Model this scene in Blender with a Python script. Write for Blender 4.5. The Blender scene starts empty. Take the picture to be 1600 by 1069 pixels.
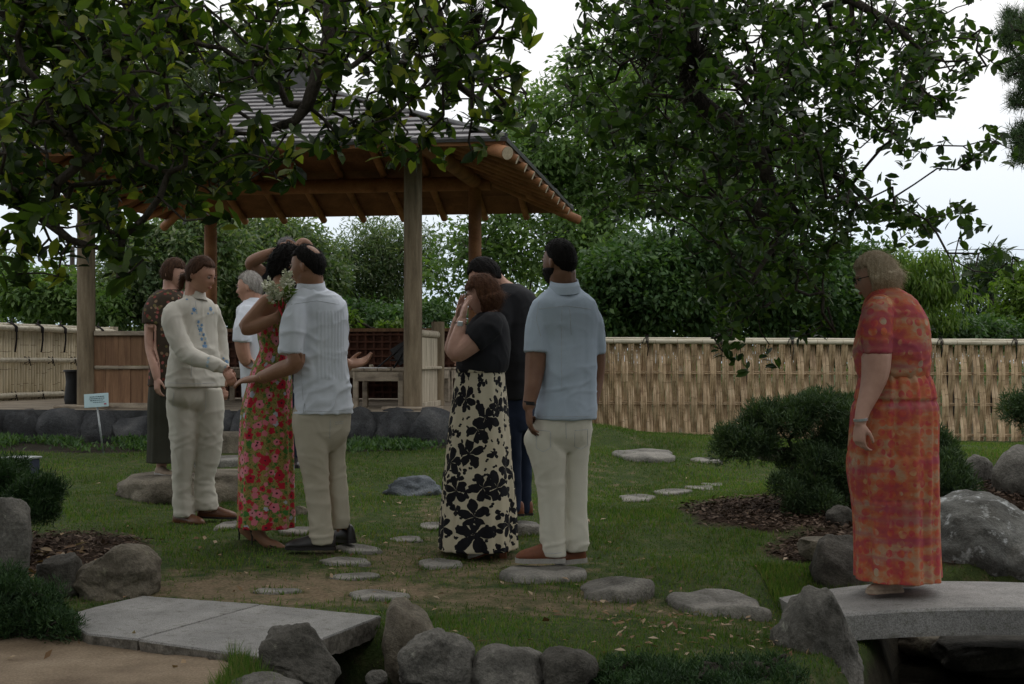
import bpy, bmesh, math, random
import numpy as np
from mathutils import Vector, Matrix, Euler, noise

SC = bpy.context.scene
COL = SC.collection
R = math.radians
PI = math.pi
rnd = random.Random(7)
rng = np.random.default_rng(11)

# ---------------------------------------------------------------- camera, sky, sun, exposure
EYE = 1.15           # eye height over the lawn
FPX = 2110.0         # focal length in pixels of the 1600 px wide photograph
HOR = 565.0
cam_data = bpy.data.cameras.new('camera')
cam = bpy.data.objects.new('camera', cam_data)
COL.objects.link(cam)
cam.location = (0, 0, EYE)
cam.rotation_euler = (R(90), 0, 0)
cam_data.sensor_width = 36
cam_data.lens = FPX / 1600 * 36
cam_data.shift_y = (HOR - 534.5) / 1600
cam_data.clip_start = 0.05
cam_data.clip_end = 2000
SC.camera = cam

SUN_EL, SUN_AZ = R(58), R(25)
world = bpy.data.worlds.new('World')
SC.world = world
world.use_nodes = True
wt = world.node_tree
wt.nodes.clear()
def wn(t, **k):
    n = wt.nodes.new(t)
    for a, b in k.items(): setattr(n, a, b)
    return n
wsky = wn('ShaderNodeTexSky', sky_type='NISHITA', sun_disc=False, sun_elevation=SUN_EL, sun_rotation=SUN_AZ)
whs = wn('ShaderNodeHueSaturation'); whs.inputs['Saturation'].default_value = 0.5
wt.links.new(wsky.outputs[0], whs.inputs['Color'])
wtc = wn('ShaderNodeTexCoord')
wsep = wn('ShaderNodeSeparateXYZ'); wt.links.new(wtc.outputs['Generated'], wsep.inputs[0])
wramp = wn('ShaderNodeValToRGB')
wt.links.new(wsep.outputs['Z'], wramp.inputs[0])
wramp.color_ramp.elements[0].position = 0.03; wramp.color_ramp.elements[0].color = (.60, .72, .84, 1)
wramp.color_ramp.elements[1].position = 0.20; wramp.color_ramp.elements[1].color = (1, 1, 1, 1)
e = wramp.color_ramp.elements.new(0.09); e.color = (.80, .88, .96, 1)
wsc = wn('ShaderNodeVectorMath', operation='SCALE'); wsc.inputs['Scale'].default_value = 12.2
wt.links.new(wramp.outputs[0], wsc.inputs[0])
wno = wn('ShaderNodeTexNoise'); wno.inputs['Scale'].default_value = 1.6; wno.inputs['Detail'].default_value = 5
wt.links.new(wtc.outputs['Generated'], wno.inputs['Vector'])
wmr = wn('ShaderNodeMapRange'); wmr.inputs[1].default_value = .35; wmr.inputs[2].default_value = .7
wmr.inputs[3].default_value = .84; wmr.inputs[4].default_value = 1.0
wt.links.new(wno.outputs['Fac'], wmr.inputs[0])
wmix = wn('ShaderNodeMix', data_type='RGBA')
wt.links.new(wmr.outputs[0], wmix.inputs[0]); wt.links.new(whs.outputs[0], wmix.inputs[6]); wt.links.new(wsc.outputs[0], wmix.inputs[7])
wbg = wn('ShaderNodeBackground'); wbg.inputs['Strength'].default_value = 0.1
wt.links.new(wmix.outputs[2], wbg.inputs['Color'])
wo = wn('ShaderNodeOutputWorld'); wt.links.new(wbg.outputs[0], wo.inputs[0])

sun_d = bpy.data.lights.new('sun', 'SUN')
sun_d.energy = 0.5; sun_d.angle = R(25); sun_d.color = (1, .97, .92)
sun = bpy.data.objects.new('sun', sun_d); COL.objects.link(sun)
sdir = Vector((math.sin(SUN_AZ) * math.cos(SUN_EL), math.cos(SUN_AZ) * math.cos(SUN_EL), math.sin(SUN_EL)))
sun.rotation_euler = (-sdir).to_track_quat('-Z', 'Y').to_euler()
sun.location = sdir * 60

SC.view_settings.view_transform = 'Standard'
SC.view_settings.look = 'None'
SC.view_settings.exposure = -0.14
SC.view_settings.gamma = 1
SC.view_settings.use_curve_mapping = False
SC.render.engine = 'CYCLES'
SC.cycles.max_bounces = 6
SC.cycles.transparent_max_bounces = 6

# ---------------------------------------------------------------- helpers
def P(px, py, d):
    "point of the place seen at photo pixel (px, py) at distance d"
    return Vector(((px - 800) / FPX * d, d, EYE - (py - HOR) / FPX * d))

class MB:
    "collects vertices and faces for one mesh"
    def __init__(self): self.v = []; self.f = []; self.m = []
    def add(self, vs, fs, mi=0):
        o = len(self.v)
        self.v.extend(tuple(p) for p in vs)
        for f in fs: self.f.append(tuple(i + o for i in f)); self.m.append(mi)
        return self
    def box(self, c, s, rot=None, mi=0, bev=0.0):
        x, y, z = s[0] / 2, s[1] / 2, s[2] / 2
        M = Matrix.Translation(Vector(c))
        if rot is not None: M = M @ (rot.to_4x4() if isinstance(rot, Matrix) else Euler(rot).to_matrix().to_4x4())
        if bev > 0:
            b = min(bev, x * .9, y * .9, z * .9)
            vs = []
            for sx in (-1, 1):
                for sy in (-1, 1):
                    for sz in (-1, 1):
                        vs.append((sx * (x - b), sy * (y - b), sz * z)); vs.append((sx * (x - b), sy * y, sz * (z - b))); vs.append((sx * x, sy * (y - b), sz * (z - b)))
            bm = bmesh.new()
            for v in vs: bm.verts.new(v)
            r = bmesh.ops.convex_hull(bm, input=bm.verts[:])
            bm.verts.index_update()
            self.add([M @ v.co for v in bm.verts], [[v.index for v in f.verts] for f in bm.faces], mi)
            bm.free(); return self
        vs = [M @ Vector((sx * x, sy * y, sz * z)) for sx in (-1, 1) for sy in (-1, 1) for sz in (-1, 1)]
        self.add(vs, [(0, 1, 3, 2), (4, 6, 7, 5), (0, 4, 5, 1), (2, 3, 7, 6), (0, 2, 6, 4), (1, 5, 7, 3)], mi)
        return self
    def rings(self, rs, cap=True, mi=0, closed=True):
        n = len(rs[0]); o = len(self.v)
        for r in rs: self.v.extend(tuple(p) for p in r)
        for i in range(len(rs) - 1):
            a, b = o + i * n, o + (i + 1) * n
            for j in range(n if closed else n - 1):
                k = (j + 1) % n
                self.f.append((a + j, a + k, b + k, b + j)); self.m.append(mi)
        if cap:
            self.f.append(tuple(o + j for j in range(n))[::-1]); self.m.append(mi)
            e = o + (len(rs) - 1) * n
            self.f.append(tuple(e + j for j in range(n))); self.m.append(mi)
        return self
    def tube(self, pts, rad, n=8, mi=0, cap=True, rnd_end=False):
        pts = [Vector(p) for p in pts]
        if not hasattr(rad, '__len__'): rad = [rad] * len(pts)
        rad = list(rad)
        if rnd_end:
            d0 = (pts[0] - pts[1]).normalized(); d1 = (pts[-1] - pts[-2]).normalized()
            pts = [pts[0] + d0 * rad[0] * .9, pts[0] + d0 * rad[0] * .55] + pts + [pts[-1] + d1 * rad[-1] * .55, pts[-1] + d1 * rad[-1] * .9]
            rad = [rad[0] * .4, rad[0] * .82] + rad + [rad[-1] * .82, rad[-1] * .4]
        t = (pts[1] - pts[0]).normalized()
        u = t.cross(Vector((0, 0, 1)))
        if u.length < .1: u = t.cross(Vector((0, 1, 0)))
        u.normalize()
        rs = []
        for i, p in enumerate(pts):
            a = pts[max(0, i - 1)]; b = pts[min(len(pts) - 1, i + 1)]
            t = (b - a)
            t = t.normalized() if t.length > 1e-9 else Vector((0, 0, 1))
            u = (u - t * u.dot(t)).normalized(); w = t.cross(u)
            rs.append([p + (u * math.cos(2 * PI * k / n) + w * math.sin(2 * PI * k / n)) * rad[i] for k in range(n)])
        return self.rings(rs, cap, mi)
    def ell(self, c, r, M=None, nu=14, nv=9, mi=0):
        c = Vector(c); rs = []
        for i in range(nv + 1):
            t = PI * (i + .02) / (nv + .04)
            ring = []
            for j in range(nu):
                a = 2 * PI * j / nu
                p = Vector((r[0] * math.sin(t) * math.cos(a), r[1] * math.sin(t) * math.sin(a), -r[2] * math.cos(t)))
                ring.append(c + (M @ p if M is not None else p))
            rs.append(ring)
        return self.rings(rs, True, mi)

def root_loc(o):
    while o.parent: o = o.parent
    return Vector(o.location)

def mesh_of(name, v, f, smooth=True, sub=Vector((0, 0, 0)), mats=None, mi=None):
    me = bpy.data.meshes.new(name)
    v = np.asarray(v, dtype=np.float64).reshape(-1, 3) - np.array(sub)
    if isinstance(f, np.ndarray):
        n = f.shape[1]
        me.vertices.add(len(v)); me.vertices.foreach_set('co', v.astype(np.float32).ravel())
        me.loops.add(f.size); me.loops.foreach_set('vertex_index', f.astype(np.int32).ravel())
        me.polygons.add(len(f)); me.polygons.foreach_set('loop_start', np.arange(0, f.size, n, dtype=np.int32))
        me.update(calc_edges=True)
    else:
        me.from_pydata(v.tolist(), [], f)
        me.update()
    if smooth: me.polygons.foreach_set('use_smooth', np.ones(len(me.polygons), dtype=bool))
    for m in (mats or []): me.materials.append(m)
    if mi is not None and len(mi) and max(mi) > 0: me.polygons.foreach_set('material_index', np.array(mi, dtype=np.int32))
    return me

def obj(name, mb, mat, parent=None, smooth=False, auto=None, label=None, kind=None):
    mats = mat if isinstance(mat, (list, tuple)) else [mat]
    sub = root_loc(parent) if parent else Vector((0, 0, 0))
    if isinstance(mb, MB): me = mesh_of(name, mb.v, mb.f, smooth, sub, mats, mb.m)
    elif isinstance(mb, tuple): me = mesh_of(name, mb[0], mb[1], smooth, sub, mats)
    else:
        me = mb
        if not len(me.materials):
            for m in mats: me.materials.append(m)
    if auto is not None:
        me.polygons.foreach_set('use_smooth', np.ones(len(me.polygons), dtype=bool))
        me.set_sharp_from_angle(angle=R(auto))
    o = bpy.data.objects.new(name, me); COL.objects.link(o)
    if parent: o.parent = parent
    if label: o['label'] = label
    if kind: o['kind'] = kind
    return o

def thing(name, label, cat, loc=(0, 0, 0), group=None):
    o = bpy.data.objects.new(name, None); COL.objects.link(o)
    o.location = loc; o.empty_display_size = .1
    o['label'] = label; o['category'] = cat
    if group: o['group'] = group
    return o

def tag(o, label, cat, group=None, kind=None):
    if label: o['label'] = label
    if cat: o['category'] = cat
    if group: o['group'] = group
    if kind: o['kind'] = kind
    return o

def recenter(o, base):
    "move a top-level mesh's origin to its base"
    base = Vector(base)
    o.data.transform(Matrix.Translation(-base)); o.location = base
    return o

def nz(x, y, z, s=1.0, sd=0.0): return noise.noise(Vector((x * s + sd, y * s + sd * 1.7, z * s - sd)))
def fbm(p, s=1.0, sd=0.0, o=4):
    a = 0; k = 1.0; q = Vector(p) * s + Vector((sd, sd * 1.3, -sd))
    for _ in range(o): a += noise.noise(q) * k; q = q * 2.03; k *= .5
    return a

# ---------------------------------------------------------------- materials
def rgb(c): return (c[0], c[1], c[2], 1)
class NT:
    def __init__(self, name):
        self.mat = bpy.data.materials.new(name); self.mat.use_nodes = True
        self.t = self.mat.node_tree; self.t.nodes.clear()
        self.out = self.n('ShaderNodeOutputMaterial')
    def n(self, ty, **k):
        nd = self.t.nodes.new(ty)
        for a, b in k.items(): setattr(nd, a, b)
        return nd
    def l(self, a, b): self.t.links.new(a, b)
    def coord(self, kind='Object', scale=(1, 1, 1), dist=0.0, dscale=3):
        tc = self.n('ShaderNodeTexCoord'); mp = self.n('ShaderNodeMapping'); mp.inputs['Scale'].default_value = scale
        self.l(tc.outputs[kind], mp.inputs['Vector'])
        if not dist: return mp.outputs[0]
        no = self.n('ShaderNodeTexNoise'); no.inputs['Scale'].default_value = dscale; no.inputs['Detail'].default_value = 3
        self.l(mp.outputs[0], no.inputs['Vector'])
        s = self.n('ShaderNodeVectorMath', operation='SUBTRACT'); self.l(no.outputs['Color'], s.inputs[0]); s.inputs[1].default_value = (.5, .5, .5)
        m = self.n('ShaderNodeVectorMath', operation='SCALE'); self.l(s.outputs[0], m.inputs[0]); m.inputs['Scale'].default_value = dist
        a = self.n('ShaderNodeVectorMath', operation='ADD'); self.l(mp.outputs[0], a.inputs[0]); self.l(m.outputs[0], a.inputs[1])
        return a.outputs[0]
    def noise(self, vec, scale, detail=4, rough=.55):
        no = self.n('ShaderNodeTexNoise'); no.inputs['Scale'].default_value = scale; no.inputs['Detail'].default_value = detail
        no.inputs['Roughness'].default_value = rough
        self.l(vec, no.inputs['Vector']); return no.outputs['Fac']
    def vor(self, vec, scale, rand=1.0, feature='F1'):
        v = self.n('ShaderNodeTexVoronoi', feature=feature); v.inputs['Scale'].default_value = scale; v.inputs['Randomness'].default_value = rand
        self.l(vec, v.inputs['Vector']); return v
    def ramp(self, fac, stops, interp='LINEAR'):
        r = self.n('ShaderNodeValToRGB'); cr = r.color_ramp; cr.interpolation = interp
        while len(cr.elements) < len(stops): cr.elements.new(.5)
        for e_, (p, c) in zip(cr.elements, stops):
            e_.position = p; e_.color = rgb(c) if hasattr(c, '__len__') else (c, c, c, 1)
        self.l(fac, r.inputs[0]); return r.outputs[0]
    def mix(self, fac, a, b, mode='MIX'):
        m = self.n('ShaderNodeMix', data_type='RGBA', blend_type=mode)
        if isinstance(fac, (int, float)): m.inputs[0].default_value = fac
        else: self.l(fac, m.inputs[0])
        for v, i in ((a, 6), (b, 7)):
            if isinstance(v, tuple): m.inputs[i].default_value = rgb(v)
            else: self.l(v, m.inputs[i])
        return m.outputs[2]
    def math(self, op, a, b=None, c=None):
        m = self.n('ShaderNodeMath', operation=op)
        for v, i in ((a, 0), (b, 1), (c, 2)):
            if v is None: continue
            if isinstance(v, (int, float)): m.inputs[i].default_value = v
            else: self.l(v, m.inputs[i])
        return m.outputs[0]
    def bump(self, h, strength=.3, dist=.01, nrm=None):
        b = self.n('ShaderNodeBump'); b.inputs['Strength'].default_value = strength; b.inputs['Distance'].default_value = dist
        self.l(h, b.inputs['Height'])
        if nrm is not None: self.l(nrm, b.inputs['Normal'])
        return b.outputs[0]
    def princ(self, col, rough=.7, nrm=None, spec=.3, metal=0, trans=None, sheen=0):
        p = self.n('ShaderNodeBsdfPrincipled')
        if isinstance(col, tuple): p.inputs['Base Color'].default_value = rgb(col)
        else: self.l(col, p.inputs['Base Color'])
        if isinstance(rough, (int, float)): p.inputs['Roughness'].default_value = rough
        else: self.l(rough, p.inputs['Roughness'])
        p.inputs['Specular IOR Level'].default_value = spec; p.inputs['Metallic'].default_value = metal
        if sheen: p.inputs['Sheen Weight'].default_value = sheen
        if nrm is not None: self.l(nrm, p.inputs['Normal'])
        if trans:
            tr = self.n('ShaderNodeBsdfTranslucent')
            if isinstance(col, tuple): tr.inputs[0].default_value = rgb(col)
            else: self.l(self.mix(1.0, col, (1.5, 1.7, .6), 'MULTIPLY'), tr.inputs[0])
            ms = self.n('ShaderNodeMixShader'); ms.inputs[0].default_value = trans
            self.l(p.outputs[0], ms.inputs[1]); self.l(tr.outputs[0], ms.inputs[2])
            self.l(ms.outputs[0], self.out.inputs[0])
        else: self.l(p.outputs[0], self.out.inputs[0])
        return self.mat

def mat_noise(name, cols, scale=4, rough=.75, bump=.3, bscale=30, bdist=.01, stretch=(1, 1, 1), spec=.25, detail=5, fine=0.25, dist=0, objrand=0.0, metal=0):
    t = NT(name); vec = t.coord(scale=stretch, dist=dist)
    if objrand:
        oi = t.n('ShaderNodeObjectInfo'); a = t.n('ShaderNodeVectorMath', operation='ADD'); s = t.n('ShaderNodeVectorMath', operation='SCALE')
        s.inputs[0].default_value = (7, 11, 13); t.l(oi.outputs['Random'], s.inputs['Scale']); t.l(vec, a.inputs[0]); t.l(s.outputs[0], a.inputs[1]); vec = a.outputs[0]
    f = t.noise(vec, scale, detail)
    n = len(cols)
    c = t.ramp(f, [(.3 + .4 * i / max(1, n - 1), cols[i]) for i in range(n)])
    f2 = t.noise(vec, bscale, 3, .7)
    c = t.mix(fine, c, t.ramp(f2, [(.3, .35), (.7, 1.6)]), 'MULTIPLY') if fine else c
    if objrand:
        v = t.math('MULTIPLY_ADD', oi.outputs['Random'], objrand * 2, 1 - objrand)
        hs = t.n('ShaderNodeHueSaturation'); t.l(v, hs.inputs['Value']); t.l(c, hs.inputs['Color']); c = hs.outputs[0]
    h = t.math('ADD', f2, t.math('MULTIPLY', f, 2.0))
    return t.princ(c, rough, t.bump(h, bump, bdist), spec, metal)

def mat_leaf(name, cols, rough=.4, trans=.3, spec=.4, clump=.0):
    t = NT(name); g = t.n('ShaderNodeNewGeometry')
    n = len(cols)
    c = t.ramp(g.outputs['Random Per Island'], [(i / max(1, n - 1), cols[i]) for i in range(n)])
    if clump:
        f = t.noise(t.coord(), clump, 2)
        c = t.mix(.8, c, t.ramp(f, [(.3, (.6, .62, .62)), (.7, (1.35, 1.3, 1.1))]), 'MULTIPLY')
    return t.princ(c, rough, None, spec, 0, trans)

M = {}
M['wood_post'] = mat_noise('weathered_post_wood', [(.11, .085, .055), (.20, .155, .10), (.29, .235, .16)], 5, .8, .35, 60, .006, (3, 3, .35))
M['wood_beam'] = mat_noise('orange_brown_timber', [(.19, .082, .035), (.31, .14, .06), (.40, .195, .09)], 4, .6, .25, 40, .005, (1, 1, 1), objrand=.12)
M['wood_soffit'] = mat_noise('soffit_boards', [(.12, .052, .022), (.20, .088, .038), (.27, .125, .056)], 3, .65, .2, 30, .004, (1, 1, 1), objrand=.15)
M['wood_panel'] = mat_noise('panel_boards', [(.13, .07, .04), (.20, .11, .06), (.26, .15, .085)], 5, .7, .2, 50, .004, (4, 4, .3), objrand=.15)
M['wood_grey'] = mat_noise('weathered_grey_boards', [(.16, .14, .11), (.42, .36, .27), (.60, .52, .40)], 6, .8, .3, 50, .004, (7, 7, .4), objrand=.1)
M['wood_sill'] = mat_noise('weathered_sill_wood', [(.16, .13, .10), (.30, .25, .19), (.40, .34, .26)], 5, .8, .3, 50, .004, (1, 3, 3))
M['lattice'] = mat_noise('dark_red_lattice_wood', [(.06, .025, .015), (.12, .045, .025)], 6, .7, .2, 40, .003)
M['slate'] = mat_noise('roof_slate', [(.12, .115, .12), (.19, .18, .185), (.26, .24, .24)], 5, .55, .35, 25, .006, objrand=.22, spec=.4)
M['flash'] = mat_noise('dark_copper_flashing', [(.045, .045, .048), (.09, .09, .092)], 5, .45, .1, 30, .003, spec=.5)
M['log_end'] = mat_noise('pale_log_end', [(.35, .29, .2), (.5, .42, .3)], 12, .8, .1, 50, .002)
M['bamboo'] = mat_noise('split_bamboo', [(.28, .185, .11), (.46, .33, .20), (.58, .44, .29)], 3, .5, .15, 60, .003, (6, 6, .8), objrand=.15)
M['bamboo_pale'] = mat_noise('pale_bamboo', [(.44, .36, .23), (.62, .53, .36), (.72, .63, .46)], 3, .45, .1, 60, .002, (6, 6, .8), objrand=.12)
M['bamboo_pole'] = mat_noise('grey_bamboo_pole', [(.34, .30, .22), (.52, .47, .36), (.62, .57, .46)], 4, .5, .1, 60, .002, (.8, 6, 6), objrand=.1)
M['bamboo_node'] = mat_noise('bamboo_node', [(.20, .14, .085), (.28, .20, .12)], 9, .7, .1, 60, .002)
M['cord'] = mat_noise('black_palm_cord', [(.012, .010, .010), (.03, .025, .025)], 20, .9, .3, 90, .004)
M['black'] = mat_noise('black_plastic', [(.012, .012, .013), (.022, .022, .024)], 5, .5, .05, 60, .001)
M['paper'] = mat_noise('white_paper', [(.7, .7, .72), (.8, .8, .8)], 5, .8, .02, 60, .001)
M['water'] = None
t = NT('dark_water'); vec = t.coord(scale=(1, 1, 1)); f = t.noise(vec, 9, 3)
M['water'] = t.princ((.012, .011, .008), .06, t.bump(f, .25, .02), .6)
def rock_mat(name, cols, lichen=(.30, .30, .25), la=.62):
    t = NT(name); vec = t.coord(dist=.25, dscale=5)
    f = t.noise(vec, 3.2, 7, .6)
    c = t.ramp(f, [(.25, cols[0]), (.5, cols[1]), (.75, cols[2])])
    f3 = t.noise(t.coord(), 9, 5, .7)
    c = t.mix(t.ramp(f3, [(la, 0.0), (la + .08, .75)]), c, lichen)
    f4 = t.noise(t.coord(), 70, 3, .8)
    f5 = t.noise(t.coord(dist=.5, dscale=3), 1.6, 8, .75); c = t.mix(.8, c, t.ramp(f5, [(.35, (.38, .36, .32)), (.5, (1.0, 1.0, 1.0)), (.68, (1.45, 1.42, 1.36))]), 'MULTIPLY')
    c = t.mix(.6, c, t.ramp(f4, [(.3, .45), (.72, 1.6)]), 'MULTIPLY')
    h = t.math('ADD', t.math('MULTIPLY', f, 2.5), t.math('ADD', t.math('MULTIPLY', f4, .35), f3))
    return t.princ(c, .85, t.bump(h, .65, .03), .2)
M['rock'] = rock_mat('grey_garden_rock', [(.065, .061, .053), (.135, .127, .112), (.22, .208, .185)])
M['rock_fore'] = rock_mat('dark_brown_grey_rock', [(.04, .037, .031), (.08, .074, .063), (.135, .126, .11)], (.2, .19, .15))
M['rock_brown'] = rock_mat('brown_garden_rock', [(.075, .062, .045), (.15, .13, .10), (.24, .21, .16)], (.26, .24, .17))
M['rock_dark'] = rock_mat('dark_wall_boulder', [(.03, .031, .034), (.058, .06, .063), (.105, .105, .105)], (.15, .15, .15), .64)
M['rock_blue'] = rock_mat('blue_grey_rock', [(.06, .07, .08), (.12, .135, .15), (.2, .215, .23)], (.25, .26, .27))
M['rock_white'] = rock_mat('boulder_with_white_lichen', [(.06, .06, .055), (.12, .12, .11), (.19, .19, .175)], (.5, .52, .52), .56)
M['stepstone'] = rock_mat('stepping_stone', [(.12, .115, .10), (.20, .19, .17), (.28, .265, .24)], (.22, .2, .17), .64)
t = NT('speckled_granite'); vec = t.coord(); f = t.noise(vec, 5, 5); g1 = t.noise(vec, 190, 2, .6)
c = t.ramp(f, [(.3, (.19, .185, .175)), (.7, (.30, .29, .275))]); c = t.mix(.7, c, t.ramp(g1, [(.34, .42), (.5, 1.0), (.66, 1.45)]), 'MULTIPLY')
g3 = t.noise(vec, 26, 4, .7); c = t.mix(t.ramp(g3, [(.54, 0.0), (.68, .65)]), c, (.11, .105, .08))
M['granite'] = t.princ(c, .8, t.bump(g1, .35, .006), .25)
t = NT('granite_rough_edge'); vec = t.coord(); f = t.noise(vec, 22, 5); g1 = t.noise(vec, 120, 2, .6)
c = t.ramp(f, [(.3, (.07, .062, .05)), (.7, (.22, .20, .17))]); c = t.mix(.5, c, t.ramp(g1, [(.3, .5), (.7, 1.4)]), 'MULTIPLY')
M['granite_edge'] = t.princ(c, .9, t.bump(f, .8, .02), .2)
M['bark'] = mat_noise('dark_bark', [(.025, .020, .016), (.05, .042, .034), (.08, .068, .055)], 14, .95, .8, 60, .02, (1, 1, .5))
M['bark_pale'] = mat_noise('pale_bark', [(.12, .11, .09), (.22, .2, .17)], 9, .9, .6, 40, .02, (1, 1, .4))
M['leaf_mag'] = mat_leaf('magnolia_leaf', [(.009, .018, .006), (.018, .036, .010), (.034, .062, .014), (.07, .11, .024), (.22, .235, .045)], .42, .52, .3)
M['leaf_oak'] = mat_leaf('dark_oval_leaf', [(.012, .028, .010), (.028, .056, .016), (.046, .084, .022), (.075, .12, .03)], .42, .42, .3)
M['leaf_syc'] = mat_leaf('pale_green_leaf', [(.075, .14, .048), (.115, .19, .07), (.17, .25, .10)], .5, .4, .3, 1.1)
M['leaf_grey'] = mat_leaf('grey_green_leaf', [(.065, .10, .055), (.11, .15, .09), (.19, .225, .15)], .55, .35, .3, .9)
M['leaf_mid'] = mat_leaf('mid_green_leaf', [(.065, .115, .055), (.10, .16, .075), (.155, .21, .115), (.25, .28, .21)], .55, .38, .3, .9)
M['leaf_dense'] = mat_leaf('dense_green_leaf', [(.032, .074, .028), (.055, .112, .04), (.09, .155, .055)], .5, .3, .3, 1.2)
M['leaf_yel'] = mat_leaf('light_green_leaf', [(.06, .12, .02), (.10, .17, .03), (.15, .22, .05)], .5, .4, .3, 1.2)
M['leaf_blue'] = mat_leaf('blue_green_conifer', [(.03, .06, .035), (.055, .09, .05), (.085, .12, .07)], .6, .2, .25, 1.0)
M['needle'] = mat_leaf('juniper_needle', [(.028, .056, .028), (.05, .088, .038), (.08, .12, .055)], .6, .15, .25, 6)
M['needle_dk'] = mat_leaf('low_juniper_needle', [(.016, .042, .016), (.03, .065, .024), (.05, .095, .035)], .6, .15, .25, 7)
M['grass_blade'] = mat_leaf('grass_blade', [(.038, .088, .017), (.068, .138, .026), (.10, .175, .036), (.12, .155, .05), (.18, .16, .09)], .6, .35, .2, 1.3)
M['litter'] = mat_leaf('dry_leaf', [(.10, .055, .03), (.20, .12, .065), (.34, .24, .15), (.42, .33, .24)], .8, .1, .2)
M['chip'] = mat_leaf('bark_chip', [(.025, .015, .010), (.055, .034, .024), (.10, .065, .045), (.17, .125, .095)], .9, .02, .2)

# ---------------------------------------------------------------- terrain
CTRL = np.array([
 (-2, 5, 0), (-1.5, 5.2, 0), (-2.6, 6, 0), (-3.5, 5, 0), (-.6, 6.3, .0), (.2, 5.5, .02), (.9, 5.2, .0), (1.2, 6.2, 0), (0, 7.4, 0), (1., 7.4, 0.02),
 (-1.5, 8.8, .1), (-3, 8, .12), (-4, 9, .13), (-3, 10, .15), (0, 10, .13), (-5, 13.6, .27), (-2.5, 13.6, .27), (-.6, 13.6, .28), (-7, 14, .27), (0.1, 12, .22),
 (.86, 13.4, .52), (1.46, 13.4, .40), (.4, 12.4, .36), (2.2, 15, .2), (3, 20, -.06), (7.5, 20, -.06), (5, 18, 0), (4, 12, .38), (5.5, 12, .40), (3.6, 14.5, .25), (1.3, 12.5, .28), (1.0, 10.5, .10),
 (1.5, 10.9, .13), (1.5, 9, .14), (2.1, 9.3, .15), (1.7, 7.6, .02), (3.1, 9.2, .30), (3.7, 9.5, .36), (2.1, 6.9, -.12), (1.45, 6.5, -.14), (1.3, 6.2, -.13), (1.75, 6.95, -.14), (1.6, 6.3, -.2), (1.3, 5.6, -.02), (3.0, 8.1, .1), (-8, 18, .3), (0, 22, 0),
 (0.4, 15.5, .42), (-1, 24, .1), (10, 30, 0), (-10, 30, .2), (-20, 60, .2), (20, 60, 0), (0, 100, 0), (-60, 20, 0), (60, 20, 0), (0, 2, 0), (3, 3, -.05), (-4, 2, 0)], dtype=float)
CHAN = [((-1.75, 6.1, .18), (-1.35, 5.85, .25)), ((-1.35, 5.85, .25), (-.72, 5.4, .34)), ((-.72, 5.4, .34), (-.5, 4.95, .30)), ((-.5, 4.95, .30), (-.2, 4.5, .42)),
        ((-.2, 4.5, .42), (.3, 4.4, .42)), ((.3, 4.4, .42), (1.0, 3.95, .4)), ((1.0, 3.95, .4), (1.62, 4.75, .52)), ((1.62, 4.75, .52), (2.3, 5.7, .72)), ((2.3, 5.7, .72), (2.8, 6.5, .95)), ((2.8, 6.5, .95), (4.5, 6.5, 1.1)), ((4.5, 6.5, 1.1), (9, 6.7, 1.2))]
def ground_np(X, Y, rough=True):
    X = np.asarray(X, float); Y = np.asarray(Y, float)
    num = np.zeros_like(X); den = np.zeros_like(X)
    for cx, cy, cz in CTRL:
        w = 1.0 / ((X - cx) ** 2 + ((Y - cy)) ** 2 + .09) ** 1.6
        num += w * cz; den += w
    Z = num / den
    if rough:
        Z = Z + .012 * np.sin(X * 3.1 + 1.3 * np.sin(Y * 1.7)) * np.sin(Y * 2.3 + X) + .006 * np.sin(X * 9.1 + Y * 3) * np.sin(Y * 7.7 - X * 2)
    for (a, b) in CHAN:
        ax, ay, aw = a; bx, by, bw = b
        dx, dy = bx - ax, by - ay; L = dx * dx + dy * dy
        t_ = np.clip(((X - ax) * dx + (Y - ay) * dy) / L, 0, 1)
        D = np.hypot(X - ax - t_ * dx, Y - ay - t_ * dy); w = aw + (bw - aw) * t_
        k = np.clip((w + .12 - D) / .3, 0, 1); k = k * k * (3 - 2 * k)
        Z = Z * (1 - k) + (-.62) * k if False else np.minimum(Z, Z * (1 - k) + (-.62) * k)
    return Z
def G(x, y): return float(ground_np(np.array([x]), np.array([y]))[0])

def axis(a, b, fine, lo, hi, k=26):
    mid = np.arange(a, b + 1e-6, fine)
    l = a - (a - lo) * (np.linspace(0, 1, k)[1:] ** 2.2); h = b + (hi - b) * (np.linspace(0, 1, k)[1:] ** 2.2)
    return np.concatenate([l[::-1], mid, h])
xs = axis(-7, 7, .055, -400, 400); ys = axis(3, 15.5, .055, -60, 900)
GX, GY = np.meshgrid(xs, ys)
GZ = ground_np(GX, GY)
far = np.clip((GY - 60) / 60, 0, 1); GZ = GZ * (1 - far)
nx, ny = len(xs), len(ys)
idx = np.arange(nx * ny).reshape(ny, nx)
F = np.stack([idx[:-1, :-1], idx[:-1, 1:], idx[1:, 1:], idx[1:, :-1]], -1).reshape(-1, 4)

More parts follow.
